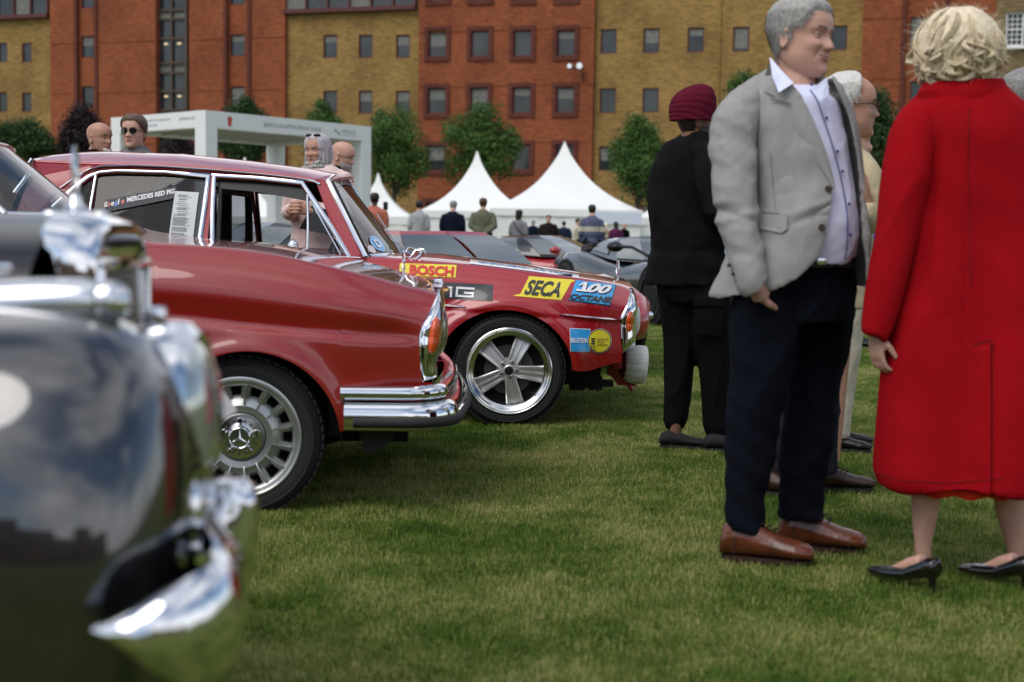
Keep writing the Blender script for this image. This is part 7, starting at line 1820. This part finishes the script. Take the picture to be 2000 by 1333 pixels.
# lapels: thick folded strips lying on the shell
def strip_sheet(edge_y, xo, xi, off=.018, th=.006, n=20):
    ys = np.linspace(edge_y[0], edge_y[1], n); rows = []
    for y in ys:
        a, c = xo(y), xi(y); t0, t1 = tof(y, a), tof(y, c); r = []
        for j in range(9): t = lerp(t0, t1, j/8); r.append(jpt(y, t, off + .006*sin(pi*j/8)))
        rows.append(r + [jpt(y, lerp(t1, t0, j/8), off - th) for j in range(9)])
    b = MB(); b.loft(rows); return b
lw = [(150, 12), (182, 46), (186, 50), (192, 34), (200, 44), (215, 42), (300, 26), (372, 2)]
b = strip_sheet((150, 372), lambda y: ip(lapelL, y) + 2, lambda y: ip(lapelL, y) - ip(lw, y), .020); gm_man.part('lapel', b, M['blazer'], jk)
b = strip_sheet((160, 372), lambda y: ip(lapelR, y) - 2, lambda y: min(ip(lapelR, y) + 14*sst(160, 200, y)*(1 - sst(300, 372, y)), dsec(y)[0] + dsec(y)[1]*.985), .020); gm_man.part('lapel', b, M['blazer'], jk)
b = MB(); rows = []
for a in np.linspace(0, 1, 16):   # blazer collar round the neck
    x = lerp(1499, 1598, a); yb = 150 + 28*(1 - (2*a-1)**2)*-1 + 8*a; d = DG + .10*sin(pi*a) + .03; r = lerp(0, 1, a)
    c = P(lerp(1504, 1604, a), lerp(118, 140, a) + 0, DG + .115*sin(pi*a) - .03 + .0*a); c2 = P(lerp(1490, 1622, a), lerp(168, 172, a), DG + .125*sin(pi*a) - .05)
    rows.append([c, c + Vector((0, .012, .0)), c2 + Vector((0, .012, 0)), c2])
b.grid(rows, closev=True); gm_man.part('collar', b, M['blazer'], jk)
# pocket flap, buttons
b = MB(); q = [(1474, 414), (1522, 418), (1521, 448), (1512, 456), (1480, 449)]; pts = [jpt(y, tof(y, x), .024) for x, y in q]; b.prism(pts, (0, .008, 0)); gm_man.part('pocket_flap', b, M['blazer'], jk, smooth=False)
M['button'] = mat('brown_button', (.05, .035, .025), rough=.4)
for x, y in ((1591, 372), (1577, 444)):
    b = MB(); c = jpt(y, tof(y, x), .018); b.lathe([(.001, -.006), (.009, -.006), (.0115, -.003), (.0115, .002)], c, (c - CP), 18); gm_man.part('button', b, M['button'], jk)
for x, y in ((1424, 518), (1432, 534), (1440, 548)):
    b = MB(); c = P(x, y, DG - .22); b.ball(c, .0075, 6, 10); gm_man.part('button', b, M['button'], jk)
# shirt collar wings and placket
b = MB()
def cw(pts, th=.004): bb = MB(); bb.prism(pts, (0, .006, .0)); return bb
cl = [P(1503, 113, DG - .05), P(1530, 144, DG - .12), P(1549, 163, DG - .165), P(1521, 181, DG - .19), P(1508, 150, DG - .14)]
b = MB(); b.prism(cl, (.004, .006, .002)); colr = gm_man.part('shirt_collar', b, M['shirt_blue'], smooth=False)
cr_ = [P(1614, 152, DG - .10), P(1584, 176, DG - .17), P(1602, 198, DG - .19), P(1618, 184, DG - .14)]
b = MB(); b.prism(cr_, (.004, .006, .002)); gm_man.part('shirt_collar', b, M['shirt_blue'], smooth=False)
b = MB(); rows = []
for a in np.linspace(0, 1, 24): # collar stand
    ang = lerp(.75, 2*pi - 1.95, a); c = P(1562, 172, DG + .01); rr = .088
    rows.append([c + Vector((rr*1.0*sin(ang + .6), -rr*.95*cos(ang + .6), z)) for z in (-.03, .022)])
b.grid(rows); gm_man.part('collar_stand', b, M['shirt_blue'], solid=.004)
M['trim_navy'] = mat('navy_piping', (.04, .06, .22), rough=.7)
plk = [(178, 1572), (230, 1589), (300, 1612), (370, 1628), (430, 1634), (480, 1634), (505, 1630)]
def shpt(y, x, off=.012):
    xl, xr = ip([(r[0], r[1]) for r in sh_rows], y), ip([(r[0], r[2]) for r in sh_rows], y); dp = ip([(168, .045), (184, .085), (204, .125), (330, .15), (450, .185), (515, .16)], y); cx, W = (xl+xr)/2, (xr-xl)/2; s = clamp((x-cx)/W, -.99, .99)
    c = sqrt(1 - abs(s)**(2/.92))**.92 if abs(s) < 1 else 0; p = P(x, y, DG); return Vector((P(x, y, DG).x, DG - (dp)*c - off, p.z))
b = MB(); b.tube([shpt(y, ip(plk, y), .009) for y in np.linspace(180, 505, 40)], .0022, 6); gm_man.part('placket_piping', b, M['trim_navy'])
for y in (168, 236, 300, 338, 400, 458):
    b = MB(); b.ball(shpt(y, ip(plk, y) + 7, .010), .0055, 6, 10); gm_man.part('shirt_button', b, M['trim_navy'])
# trousers, belt
b = MB(); L1 = dense([(500, 1470, 1590), (560, 1440, 1572), (620, 1430, 1560), (700, 1430, 1550), (800, 1423, 1530), (900, 1420, 1510), (1000, 1418, 1494), (1036, 1417, 1497)], 22); L2 = dense([(500, 1560, 1666), (560, 1552, 1668), (640, 1546, 1662), (720, 1540, 1648), (800, 1532, 1634), (900, 1524, 1618), (980, 1519, 1610), (1010, 1517, 1614)], 22)
b.loft([pring(y, a, c, DG - .05, (c-a)/2*DG/F*.95) for y, a, c in L1]); b.loft([pring(y, a, c, DG + .13, (c-a)/2*DG/F*1.0) for y, a, c in L2]); b.loft([pring(y, a, c, DG + .03, .165) for y, a, c in dense([(500, 1478, 1664), (560, 1455, 1666), (600, 1470, 1658), (625, 1500, 1640)], 6)])
def trfold(co): return .005*sin((co.z*1.0 + co.x*.8)*60)*(sst(.62, .48, co.z)*.5 + sst(.16, .05, co.z))
gm_man.part('trousers', shift(remeshed(b, .009, 2, wr(.018, 6, (1, 1, .7), fold=trfold)), gm_man.loc), M['navy_chino'])
b = MB(); b.loft([pring(y, a, c, DG + .01, .172) for y, a, c in ((500, 1476, 1668), (504, 1474, 1670), (516, 1474, 1670), (520, 1476, 1668))]); gm_man.part('belt', b, M['black_trim'])
b = MB(); b.bbox(P(1604, 511, DG - .168), (.03, .010, .022), .004); gm_man.part('belt_buckle', b, M['chrome_soft'])
toe = Vector((1, -.42, 0)); lc = mat('brown_laces', (.03, .01, .006), rough=.8)
a1 = Vector((P(1456, 1060, 4.87).x, 4.87, 0)); shoe(gm_man, a1, Vector((1, -.32, 0)), .325, .058, .118, M['brogue'], sole=lc, lace=lc); a2 = Vector((P(1566, 1040, 5.06).x, 5.06, 0)); shoe(gm_man, a2, Vector((1, -.28, 0)), .315, .056, .118, M['brogue'], sole=lc, lace=lc)

from mathutils.bvhtree import BVHTree
def proj(t, o, pts, off=.001):
    """pixel points dropped on the surface of a part"""
    bv = BVHTree.FromPolygons([v.co.copy() + t.loc for v in o.data.vertices], [tuple(p.vertices) for p in o.data.polygons]); out = []
    for x, y in pts:
        d = _F + _R * ((x - 1000) / F) + _U * ((666.5 - y) / F); h = bv.ray_cast(CP, d.normalized())
        if h[0] is not None: out.append(h[0] + h[1]*off)
    return out
def seam(t, o, pts, m_, r=.0012, name='seam', n=24, off=.0004):
    pp = []
    for (x0, y0), (x1, y1) in zip(pts[:-1], pts[1:]): pp += [(lerp(x0, x1, i/n), lerp(y0, y1, i/n)) for i in range(n)]
    q = proj(t, o, pp + [pts[-1]], off); b = MB()
    if len(q) > 2: b.tube(q, r, 5); t.part(name, b, m_, o)
M['grey_seam'] = mat('grey_seam_thread', (.12, .115, .11), rough=.9)
seam(gm_man, jk, [(1505, 300), (1512, 380), (1516, 414)], M['grey_seam']); seam(gm_man, jk, [(1484, 225), (1478, 300), (1486, 380)], M['grey_seam'])
seam(gm_man, jk, [(1474, 414), (1522, 418)], M['grey_seam'], .002)
seam(gm_man, jk, [(1508, 196), (1546, 206)], M['grey_seam'], .0022, off=.012)

# ================================================================== WOMAN IN RED COAT
DW = 4.72
wm = Thing('person', 'woman with curly pale blonde hair, long red coat and black heels, seen from behind', 'person', Vector((P(1880, 450, DW).x, DW, 0)))
M['red_wool'] = cloth('red_wool_coat', (.36, .003, .008), bump=.6, bs=240, var=.10, vs=7, sheen=.0)
b = MB(); cr = dense([(168, 1812, 1950), (182, 1800, 1966), (198, 1782, 1990), (214, 1768, 2008), (235, 1757, 2022), (270, 1752, 2034), (330, 1752, 2040), (400, 1756, 2044), (500, 1752, 2048), (580, 1742, 2052), (660, 1730, 2058), (760, 1719, 2066), (860, 1711, 2074), (920, 1707, 2078), (944, 1716, 2070)], 46)
b.loft([pring(y, a, c, DW, ip([(168, .09), (200, .11), (270, .14), (400, .145), (600, .17), (944, .23)], y)) for y, a, c in cr])
plimb(b, [(1812, 222, DW, 34), (1794, 246, DW - .0, 40)])
plimb(b, [(1975, 225, DW, 34), (2000, 260, DW - .02, 46), (2030, 400, DW - .02, 44), (2050, 540, DW - .02, 36), (2062, 640, DW - .03, 26)])
xsv = P(1937, 700, DW - .17).x; xct = P(1893, 300, DW - .14).x; zvent = P(1937, 672, DW).z
def coatfold(co):
    e = 0
    if co.y < DW:
        lim = 1 if co.z < zvent else 0
        e -= .010*gs(co.x - xsv, .004)*lim; e += .006*lim*sst(xsv, xsv - .004, co.x)*sst(xsv - .12, xsv, co.x)
        e -= .004*gs(co.x - xct, .004)*(1 if zvent < co.z < 1.52 else 0)
        e += .019*sin(co.x*19 + 1.0 + .9*sin(co.z*3))*sst(1.5, .6, co.z) + .026*noise.noise(Vector((co.x*7 + 4, 0, co.z*1.6)))
        e += .010*noise.noise(Vector((co.x*5 - co.z*3, 0, co.z*5 + co.x*6)))*sst(.75, 1.2, co.z)
        ax = P(1800, 400, DW).x; e -= .016*gs(co.x - ax - (co.z-1.2)*.05, .014)*sst(.85, 1.0, co.z)*sst(1.5, 1.35, co.z)
    return e
ct = wm.part('coat', shift(remeshed(b, .0085, 2, wr(.007, 3.6, (1, 1, .5), .0006, fold=coatfold)), wm.loc), M['red_wool'])
b = MB(); plimb(b, [(1822, 222, DW, 26), (1800, 236, DW - .02, 42), (1784, 275, DW - .04, 48), (1772, 330, DW - .06, 48), (1761, 390, DW - .07, 46), (1750, 460, DW - .08, 43), (1738, 530, DW - .09, 38), (1723, 600, DW - .09, 33), (1712, 645, DW - .09, 27), (1711, 650, DW - .09, 26)], 26)
wm.part('coat_sleeve', shift(remeshed(b, .0085, 2, wr(.012, 4.5, (1, 1, .8), .0006)), wm.loc), M['red_wool'], ct)
b = MB(); rows = []
for a in np.linspace(0, 2*pi, 40)[:-1]:
    c = P(1880, 190, DW); rx, ry = .128, .10; lo = Vector((c.x + rx*1.10*cos(a), DW + ry*1.15*sin(a), c.z - .015)); hi = Vector((c.x + rx*cos(a)*1.02 + .0, DW + ry*sin(a), c.z + .050 + .008*cos(a)))
    rows.append([lo, lo.lerp(hi, .5) + Vector((.010*cos(a), .010*sin(a), 0)), hi, hi - Vector((.012*cos(a), .012*sin(a), .004)), lo - Vector((.02*cos(a), .02*sin(a), 0))])
b.grid(rows, closeu=True); wm.part('coat_collar', b, M['red_wool'], ct)
b = MB(); b.prism([P(1790, 215, DW + .04), P(1802, 196, DW + .02), P(1832, 176, DW - .02), P(1838, 184, DW - .03), P(1815, 208, DW)], (.0, .012, 0)); wm.part('blouse_collar', b, cloth('pink_blouse', (.6, .33, .35)), smooth=False)
b = MB(); b.loft([pring(y, a, c, DW, .18) for y, a, c in ((900, 1770, 2000), (945, 1756, 2010), (954, 1756, 2010), (957, 1758, 2008))])
wm.part('dress_hem', shift(remeshed(b, .010, 1, lambda co, n: co + n*.006*sin(co.x*60)), wm.loc), cloth('orange_red_dress', (.62, .03, .01)))
b = MB()   # body
Bw = head_basis(radians(170), 0, 0); how = P(1876, 175, DW) + Vector((0, 0, -.01)); add_head(b, how, Bw, 1.0, 40, 40); plimb(b, [(1880, 225, DW, 40), (1878, 175, DW, 34), (1876, 140, DW, 34)])
b.loft([pring(y, a, c, DW, .11) for y, a, c in ((215, 1830, 1930), (260, 1790, 1980), (500, 1800, 1980), (700, 1790, 1990), (800, 1800, 1990))])
plimb(b, [(1795, 250, DW, 26), (1765, 400, DW - .03, 24), (1733, 560, DW - .05, 19), (1712, 640, DW - .06, 15), (1708, 655, DW - .06, 14)]); plimb(b, [(1995, 250, DW, 26), (2030, 400, DW - .03, 24), (2055, 620, DW - .05, 15)])
add_hand(b, P(1709, 650, DW - .06), Vector((.12, -.05, -1)), Vector((1, .4, .1)), .95, .5, 1, .2)
add_hand(b, P(2056, 628, DW - .05), Vector((0, -.05, -1)), Vector((-1, .4, .1)), .95, .5, -1, .2)
plimb(b, [(1835, 780, DW, 44), (1815, 900, DW, 31), (1809, 960, DW - .0, 30), (1806, 1010, DW, 25), (1803, 1060, DW, 17), (1803, 1090, DW, 15), (1800, 1108, DW - .01, 16)])
plimb(b, [(1940, 780, DW, 44), (1962, 900, DW, 31), (1968, 950, DW - .0, 31), (1974, 1010, DW, 26), (1982, 1060, DW, 18), (1984, 1088, DW, 15), (1982, 1106, DW - .01, 16)])
g1, g2 = G(1802, 1140) - Vector((0, 0, .014)), G(1982, 1136) - Vector((0, 0, .014))
for g, tdir in ((g1, Vector((-.62, .78, 0))), (g2, Vector((-.62, .78, 0)))): 
    b.tube([g + Vector((0, 0, .085)), g + tdir*.05 + Vector((0, 0, .066)), g + tdir*.10 + Vector((0, 0, .036)), g + tdir*.15 + Vector((0, 0, .02))], [.026, .024, .022, .012], 12)
wb = wm.part('body', shift(remeshed(b, .006, 2), wm.loc), M['skin'])
M['patent'] = mat('black_patent_leather', (.006, .006, .006), rough=.18, coat=.8)
for g, tdir in ((g1, Vector((-.66, .75, 0))), (g2, Vector((-.66, .75, 0)))):
    sd_ = Vector((tdir.y, -tdir.x, 0)).normalized(); tdir = tdir.normalized(); b = MB(); rows = []
    for u, w_, h0, h1 in ((-.056, .022, .045, .096), (-.047, .033, .042, .106), (-.02, .038, .036, .104), (.02, .038, .024, .082), (.06, .040, .014, .058), (.10, .043, .012, .052), (.14, .042, .012, .048), (.185, .030, .012, .038), (.205, .012, .012, .028)):
        rows.append([g + tdir*u + sd_*(w_*abs(cos(q))**.8*(1 if cos(q) > 0 else -1)) + Vector((0, 0, lerp(h0, h1, .5 + .5*sin(q)))) for q in np.linspace(0, 2*pi, 21)[:-1]])
    b.loft(rows); b.tube([g - tdir*.035 + Vector((0, 0, .05)), g - tdir*.035 + Vector((0, 0, .0))], [.016, .009], 10)
    wm.part('shoe', shift(remeshed(b, .004, 1), wm.loc), M['patent'])
# hair
rnd = random.Random(12); hc = P(1873, 96, DW); b = MB()
rows = []
for i in range(31):
    a = pi*i/30; row = []
    for k in range(44):
        q = 2*pi*k/44; zz = cos(a); rr = sin(a)**.85 if sin(a) > 0 else 0
        R = .134*(1 + .06*sst(.2, -.5, zz)); nn = 1 + .05*noise.noise(Vector((cos(q)*3*rr, sin(q)*3*rr, zz*3)))
        row.append(hc + Vector((R*rr*cos(q)*nn, .118*rr*sin(q)*nn, zz*(.136 if zz > 0 else .125)*nn)))
    rows.append(row)
b.loft(rows, cap=False); hb_ = wm.part('hair', b, H_['blonde'], ang=80)
b = MB()
for k in range(150):
    az = rnd.uniform(0, 2*pi); lev = rnd.random()**.62; z0 = lerp(.93, -.62, lev); curl = lev > .5; drift = rnd.uniform(-.75, .75)*(1 - .4*curl); ph = rnd.uniform(0, 6); L_ = rnd.uniform(.75, 1.15) if not curl else rnd.uniform(.35, .6); cr_w = rnd.uniform(.010, .019); turn = rnd.choice((-1, 1))*rnd.uniform(4.5, 7)
    for s_i in range(20):
        oa, orr = rnd.uniform(0, 2*pi), sqrt(rnd.random())*rnd.uniform(.006, .013); pts = []
        for u in np.linspace(0, 1, 11):
            lat = max(math.asin(clamp(z0, -.99, .99)) - u*L_, -1.2); aa = az + drift*u + .12*sin(u*4 + ph); out = 1.03 + .05*sin(u*3.0) - .03*u
            pc_ = Vector((.134*cos(lat)*cos(aa)*out, .118*cos(lat)*sin(aa)*out, .134*sin(lat)*out)); nv = Vector((cos(aa)*cos(lat), sin(aa)*cos(lat), sin(lat))); tv = Vector((-sin(aa), cos(aa), 0))
            if curl: cu_ = min(1, u*2.2); pc_ += tv*(cr_w*sin(turn*u + ph)*cu_) + nv*(cr_w*(cos(turn*u + ph) + .3)*cu_)
            ow = orr*(.35 + .65*sin(pi*min(1, u*.85 + .12))); pc_ += tv*(ow*cos(oa + u)) + nv*(ow*.7*sin(oa + u))
            pts.append(hc + pc_)
        w_ = rnd.uniform(.0010, .0021); b.tube(pts, [w_*.5] + [w_]*7 + [w_*.8, w_*.5, w_*.15], 4, cap=False)
ls = wm.part('hair_locks', b, H_['blonde'], hb_, ang=80); ls['kind'] = 'stuff'
b = MB()
for k in range(1500):
    az = rnd.uniform(0, 2*pi); z0 = rnd.uniform(-.6, .98); rr = sqrt(1 - z0*z0); p = hc + Vector((.142*rr*cos(az), .126*rr*sin(az), .143*z0)); n_ = Vector((rr*cos(az), rr*sin(az), z0)); t_ = Vector((rnd.gauss(0, 1), rnd.gauss(0, 1), rnd.gauss(-.6, 1))).normalized(); L_ = rnd.uniform(.02, .06)
    e1 = p + t_*L_*.5 + n_*.010; e2 = p + t_*L_ + n_*rnd.uniform(.0, .022); s_ = n_.cross(t_).normalized()*.0005; b.add([p - s_, p + s_, e1 + s_, e1 - s_, e2], [(0, 1, 2, 3), (3, 2, 4)])
fs_ = wm.part('flyaway_hair', b, H_['blonde'], hb_, smooth=False, fix=False); fs_['kind'] = 'stuff'

M['red_seam'] = mat('dark_red_seam', (.10, .001, .003), rough=.95)
seam(wm, ct, [(1893, 212), (1893, 400), (1896, 560), (1937, 668)][:3], M['red_seam'], .0014); seam(wm, ct, [(1900, 676), (1936, 664)], M['red_seam'], .0022); seam(wm, ct, [(1937, 668), (1938, 800), (1937, 936)], M['red_seam'], .0035)
seam(wm, ct, [(1806, 226), (1812, 262), (1806, 330), (1797, 400)], M['red_seam'], .0014); seam(wm, ct, [(1712, 925), (1760, 940), (1850, 944), (1960, 936)], M['red_seam'], .0016)

# ================================================================== MAN IN MAROON TURBAN
DS = 7.42
sk = Thing('person', 'man in a maroon turban and all-black outfit with cuffed cargo trousers and black loafers', 'person', Vector((P(1340, 450, DS).x, DS, 0)))
M['black_suit'] = cloth('black_wool_jacket', (.0065, .0065, .007), var=.3)
M['black_cargo'] = cloth('black_cargo_cloth', (.004, .004, .0045), rough=.8, var=.2)
b = MB(); b.loft([pring(y, a, c, DS, ip([(255, .08), (300, .12), (400, .15), (555, .17)], y)) for y, a, c in dense([(262, 1334, 1378), (270, 1322, 1388), (280, 1302, 1402), (300, 1288, 1412), (330, 1272, 1418), (360, 1266, 1420), (400, 1264, 1420), (440, 1268, 1418), (480, 1272, 1416), (520, 1266, 1422), (556, 1262, 1428)], 30)])
plimb(b, [(1312, 292, DS + .05, 20), (1300, 340, DS + .1, 24), (1310, 400, DS + .14, 22), (1380, 440, DS + .2, 18)])
def sf(co): return .006*sin(co.z*40 + co.x*20)*gs(co.x - P(1385, 400, DS).x, .08) - .006*gs(co.z - 1.02, .02)
jk = sk.part('jacket', shift(remeshed(b, .011, 2, wr(.011, 7, fold=sf)), sk.loc), M['black_suit'])
b = MB(); plimb(b, [(1360, 285, DS - .06, 18), (1374, 305, DS - .11, 26), (1384, 340, DS - .15, 28), (1393, 380, DS - .17, 27), (1405, 418, DS - .18, 25), (1425, 445, DS - .08, 22), (1450, 440, DS + .05, 17)], 24); sk.part('sleeve', shift(remeshed(b, .009, 2, wr(.012, 8, (.7, .7, 1.2))), sk.loc), M['black_suit'], jk)
b = MB(); b.loft([pring(y, a, c, DS + .02, .085) for y, a, c in ((257, 1338, 1382), (263, 1332, 1386), (274, 1324, 1392))]); sk.part('jacket_collar', b, M['black_suit'], jk)
b = MB(); b.loft([pring(y, a, c, DS + .02, (c-a)/2*DS/F) for y, a, c in dense([(540, 1282, 1368), (600, 1288, 1366), (660, 1296, 1362), (740, 1298, 1352), (800, 1297, 1346), (828, 1297, 1342), (834, 1301, 1337), (840, 1302, 1335)], 18)])
b.loft([pring(y, a, c, DS - .04, (c-a)/2*DS/F) for y, a, c in dense([(540, 1340, 1424), (600, 1346, 1430), (660, 1352, 1430), (740, 1366, 1428), (800, 1370, 1424), (840, 1372, 1424), (848, 1378, 1419), (853, 1380, 1417)], 18)]); b.loft([pring(y, a, c, DS, .15) for y, a, c in ((530, 1280, 1422), (570, 1284, 1424), (590, 1298, 1412))])
tr = sk.part('trousers', shift(remeshed(b, .011, 2, wr(.014, 7)), sk.loc), M['black_cargo'])
b = MB(); b.bbox(P(1384, 616, DS - .165), (.15, .02, .21), .008, Matrix.Rotation(.06, 3, 'Y')); b.bbox(P(1384, 590, DS - .178), (.155, .012, .05), .004); sk.part('cargo_pocket', b, M['black_cargo'], tr)
b = MB(); Bs = head_basis(radians(112), 0, 0); hos = P(1360, 280, DS) + Bs @ Vector((0, -.016, 0)); add_head(b, hos, Bs, .98, 48, 48); add_ears(b, hos, Bs, .98)
plimb(b, [(1355, 275, DS, 22), (1354, 250, DS, 22), (1355, 225, DS, 22)]); b.loft([pring(y, a, c, DS, .09) for y, a, c in ((262, 1334, 1376), (290, 1300, 1400), (500, 1290, 1400), (560, 1290, 1400))])
plimb(b, [(1325, 560, DS, 26), (1320, 830, DS, 12), (1319, 858, DS, 12)]); plimb(b, [(1390, 560, DS, 26), (1398, 840, DS - .04, 12), (1398, 868, DS - .04, 12)])
plimb(b, [(1392, 370, DS - .1, 16), (1405, 415, DS - .12, 15), (1450, 440, DS + .05, 10), (1462, 438, DS + .08, 9)]); add_hand(b, P(1464, 438, DS + .08), Vector((1, .3, .2)), Vector((0, 1, 0)), 1, .5, 1)
sb = sk.part('body', shift(remeshed(b, .0065, 1), sk.loc), M['skin_brown'])
# beard
b = MB(); rows = []
for i in range(15):
    z = lerp(-.055, .085, i/14); r = []
    for q in range(35):
        th = lerp(-1.6, 1.6, q/34); m_ = .022*sst(0, .12, 1-abs(th)/1.6)*sst(.09, .05, z) ; p = head_pt(th, max(z, .002), off=m_ - .002 + .003*noise.noise(Vector((th*20, z*300, 1)))); p.z = z; r.append(hos + Bs @ (p*1.0))
    rows.append(r)
b.grid(rows); sk.part('beard', b, H_['dark'], sb, ang=80)
b = MB(); add_hair(b, hos, Bs, .97, 'fringe', .005, 4, 50, 40); sk.part('hair', b, H_['dark'], sb, ang=80)
# turban: wound ridges
M['turban'] = cloth('maroon_turban', (.10, .007, .02), bump=.15)
tc_ = P(1353, 201, DS); b = MB(); rows = []
zd = P(1352, 168, DS).z - P(1352, 240, DS).z
for i in range(43):
    u = i/42; row = []
    for k in range(72):
        q = 2*pi*k/72; zz = -.5 + u; rr = .119*(1 - max(0, (u-.35)/.65)**2.6)**.5*(1 - .10*max(0, .3-u)); 
        nx_ = cos(q); ny_ = sin(q); slope = .34*nx_*(rr/.128)
        ridge = .0045*abs(sin((u*5.5 + 1.5*nx_*(1-u) + .5*ny_)*pi))**.6*(1 if u < .9 else .2)
        lx = (rr + ridge)*nx_*1.0; ly = (rr + ridge)*ny_*.95
        z = zz*zd*.98 + slope*zd*(.55*(u)) ; row.append(Vector((tc_.x + lx, DS + ly, tc_.z + z)))
    rows.append(row)
b.loft(rows); sk.part('turban', b, M['turban'], sb, ang=70)
sl_ = mat('black_knit_shoe', (.008, .008, .009), rough=.8)
shoe(sk, Vector((P(1314, 860, DS).x, DS - .01, 0)), Vector((1, -.1, 0)), .27, .048, .066, sl_, voxel=.008); shoe(sk, Vector((P(1396, 870, DS).x, DS - .10, 0)), Vector((1, -.1, 0)), .27, .048, .066, sl_, voxel=.008)

# ================================================================== OLDER MAN WITH GLASSES (behind the grey blazer)
DO = 6.15
om = Thing('person', 'white-haired balding man with round glasses and beige jacket behind the grey blazer man', 'person', Vector((P(1640, 450, DO).x, DO, 0)))
Bo = head_basis(radians(84), -.03, 0); so = 1.13; hoo = P(1684, 270, DO) + Bo @ Vector((0, -.058, 0))
b = MB(); add_head(b, hoo, Bo, so, 64, 64, 0, .5); add_ears(b, hoo, Bo, so); plimb(b, [(1644, 320, DO + .02, 34), (1650, 280, DO + .02, 27), (1652, 240, DO + .02, 26)])
b.loft([pring(y, a, c, DO, .1) for y, a, c in ((300, 1600, 1680), (360, 1590, 1690), (560, 1590, 1690), (600, 1590, 1680))]); plimb(b, [(1640, 330, DO - .15, 22), (1690, 440, DO - .17, 18), (1692, 380, DO - .22, 13)])
add_hand(b, P(1691, 386, DO - .22), Vector((-.28, -.1, 1)), Vector((-1, -.3, 0)), 1.05, 1.1, -1); plimb(b, [(1620, 600, DO, 30), (1570, 900, DO, 14)]); plimb(b, [(1640, 600, DO, 30), (1625, 900, DO, 14)])
ob = om.part('body', shift(remeshed(b, .005, 1), om.loc), M['skin_tan']); eye_parts(om, ob, hoo, Bo, so); lids(om, ob, hoo, Bo, so, M['skin_tan']); lips_part(om, ob, hoo, Bo, so); brow_parts(om, ob, hoo, Bo, so, H_['grey'])
b = MB(); add_hair(b, hoo, Bo, so, 'receding', .014, 8, 90, 70, .35); add_strands(b, hoo, Bo, so, 'receding', 1800, .035, 3, .014, .0009); om.part('hair', b, H_['white'], ob, ang=80, fix=False)
for s in (-1, 1):
    b = MB(); c = hoo + Bo @ (Vector((s*.031, .100, .118))*so); sd_ = Bo @ Vector((1, 0, 0)); upv = Bo @ Vector((0, 0, 1)); b.tube([c + sd_*(.021*cos(a)*so) + upv*(.020*sin(a)*so) for a in np.linspace(0, 2*pi, 25)], .0018, 6, cap=False)
    b.tube([hoo + Bo @ (Vector(v)*so) for v in ((s*.052, .098, .122), (s*.072, .06, .124), (s*.080, .0, .120))], .0018, 6); gf = om.part('glasses_frame', b, M['black_trim'], ob)
    b = MB(); b.add([c + sd_*(.020*cos(a)*so) + upv*(.019*sin(a)*so) for a in np.linspace(0, 2*pi, 25)[:-1]], [tuple(range(24))]); om.part('glasses_lens', b, M['clear_glass'], gf, smooth=False, fix=False)
M['beige_jacket'] = cloth('beige_linen_jacket', (.55, .46, .29), var=.1)
b = MB(); b.loft([pring(y, a, c, DO, ip([(285, .06), (330, .13), (560, .16)], y)) for y, a, c in dense([(282, 1618, 1676), (300, 1596, 1690), (330, 1570, 1702), (400, 1566, 1706), (500, 1564, 1700), (600, 1562, 1700)], 20)])
plimb(b, [(1658, 312, DO - .06, 32), (1690, 350, DO - .10, 33), (1704, 400, DO - .12, 30), (1704, 432, DO - .14, 26), (1694, 420, DO - .22, 20), (1690, 398, DO - .23, 17)])
om.part('jacket', shift(remeshed(b, .010, 2, wr(.012, 8)), om.loc), M['beige_jacket'])
b = MB(); b.loft([pring(y, a, c, DO + .04, (c-a)/2*DO/F) for y, a, c in ((560, 1570, 1640), (700, 1540, 1610), (850, 1505, 1570), (935, 1490, 1545))]); b.loft([pring(y, a, c, DO, (c-a)/2*DO/F) for y, a, c in ((560, 1610, 1690), (640, 1600, 1655), (800, 1585, 1640), (925, 1580, 1636))]); om.part('trousers', shift(remeshed(b, .012, 2, wr(.012, 7)), om.loc), cloth('charcoal_trousers', (.02, .022, .028)))
lb = mat('dark_brown_leather', (.045, .02, .013), rough=.4, var=.3, vscale=14, bump=.2)
shoe(om, G(1612, 950), Vector((1, -.05, 0)), .30, .055, .085, lb, lace=lc); shoe(om, G(1500, 958), Vector((1, -.45, 0)), .29, .055, .085, lb, lace=lc)

# ================================================================== PARTLY HIDDEN PEOPLE
simple_person('person in cobalt blue jacket and cream chinos mostly hidden behind the man with glasses', 1652, 236, 7.5, radians(75), (cloth('cobalt_jacket', (.06, .12, .42)), 'jacket'), (cloth('cream_chinos', (.52, .47, .37)), 'trousers'), hair='brown', hstyle='short', pose='hold', build=1.0, vox=.013, group='visitors half hidden at the right')
t, L, ho_, B_, sc_, k_, arms_, body_ = simple_person('person in dark shorts and black trainers in the gap left of the red coat', 1690, 330, 14.3, radians(70), (cloth('dark_tee', (.02, .025, .04)), 'shirt'), (cloth('navy_shorts', (.02, .025, .035)), 'skirt'), hair='brown', vox=.018, group='visitors half hidden at the right', build=.95)
simple_person('grey curly-haired person at the right edge behind the blonde woman', 1992, 141, 6.5, radians(95), (cloth('charcoal_coat', (.02, .02, .022)), 'jacket'), (tro, 'trousers'), hair='grey', hstyle='short', pose='down', build=1.05, vox=.013, group='visitors half hidden at the right', hs=1.1, detail=True)
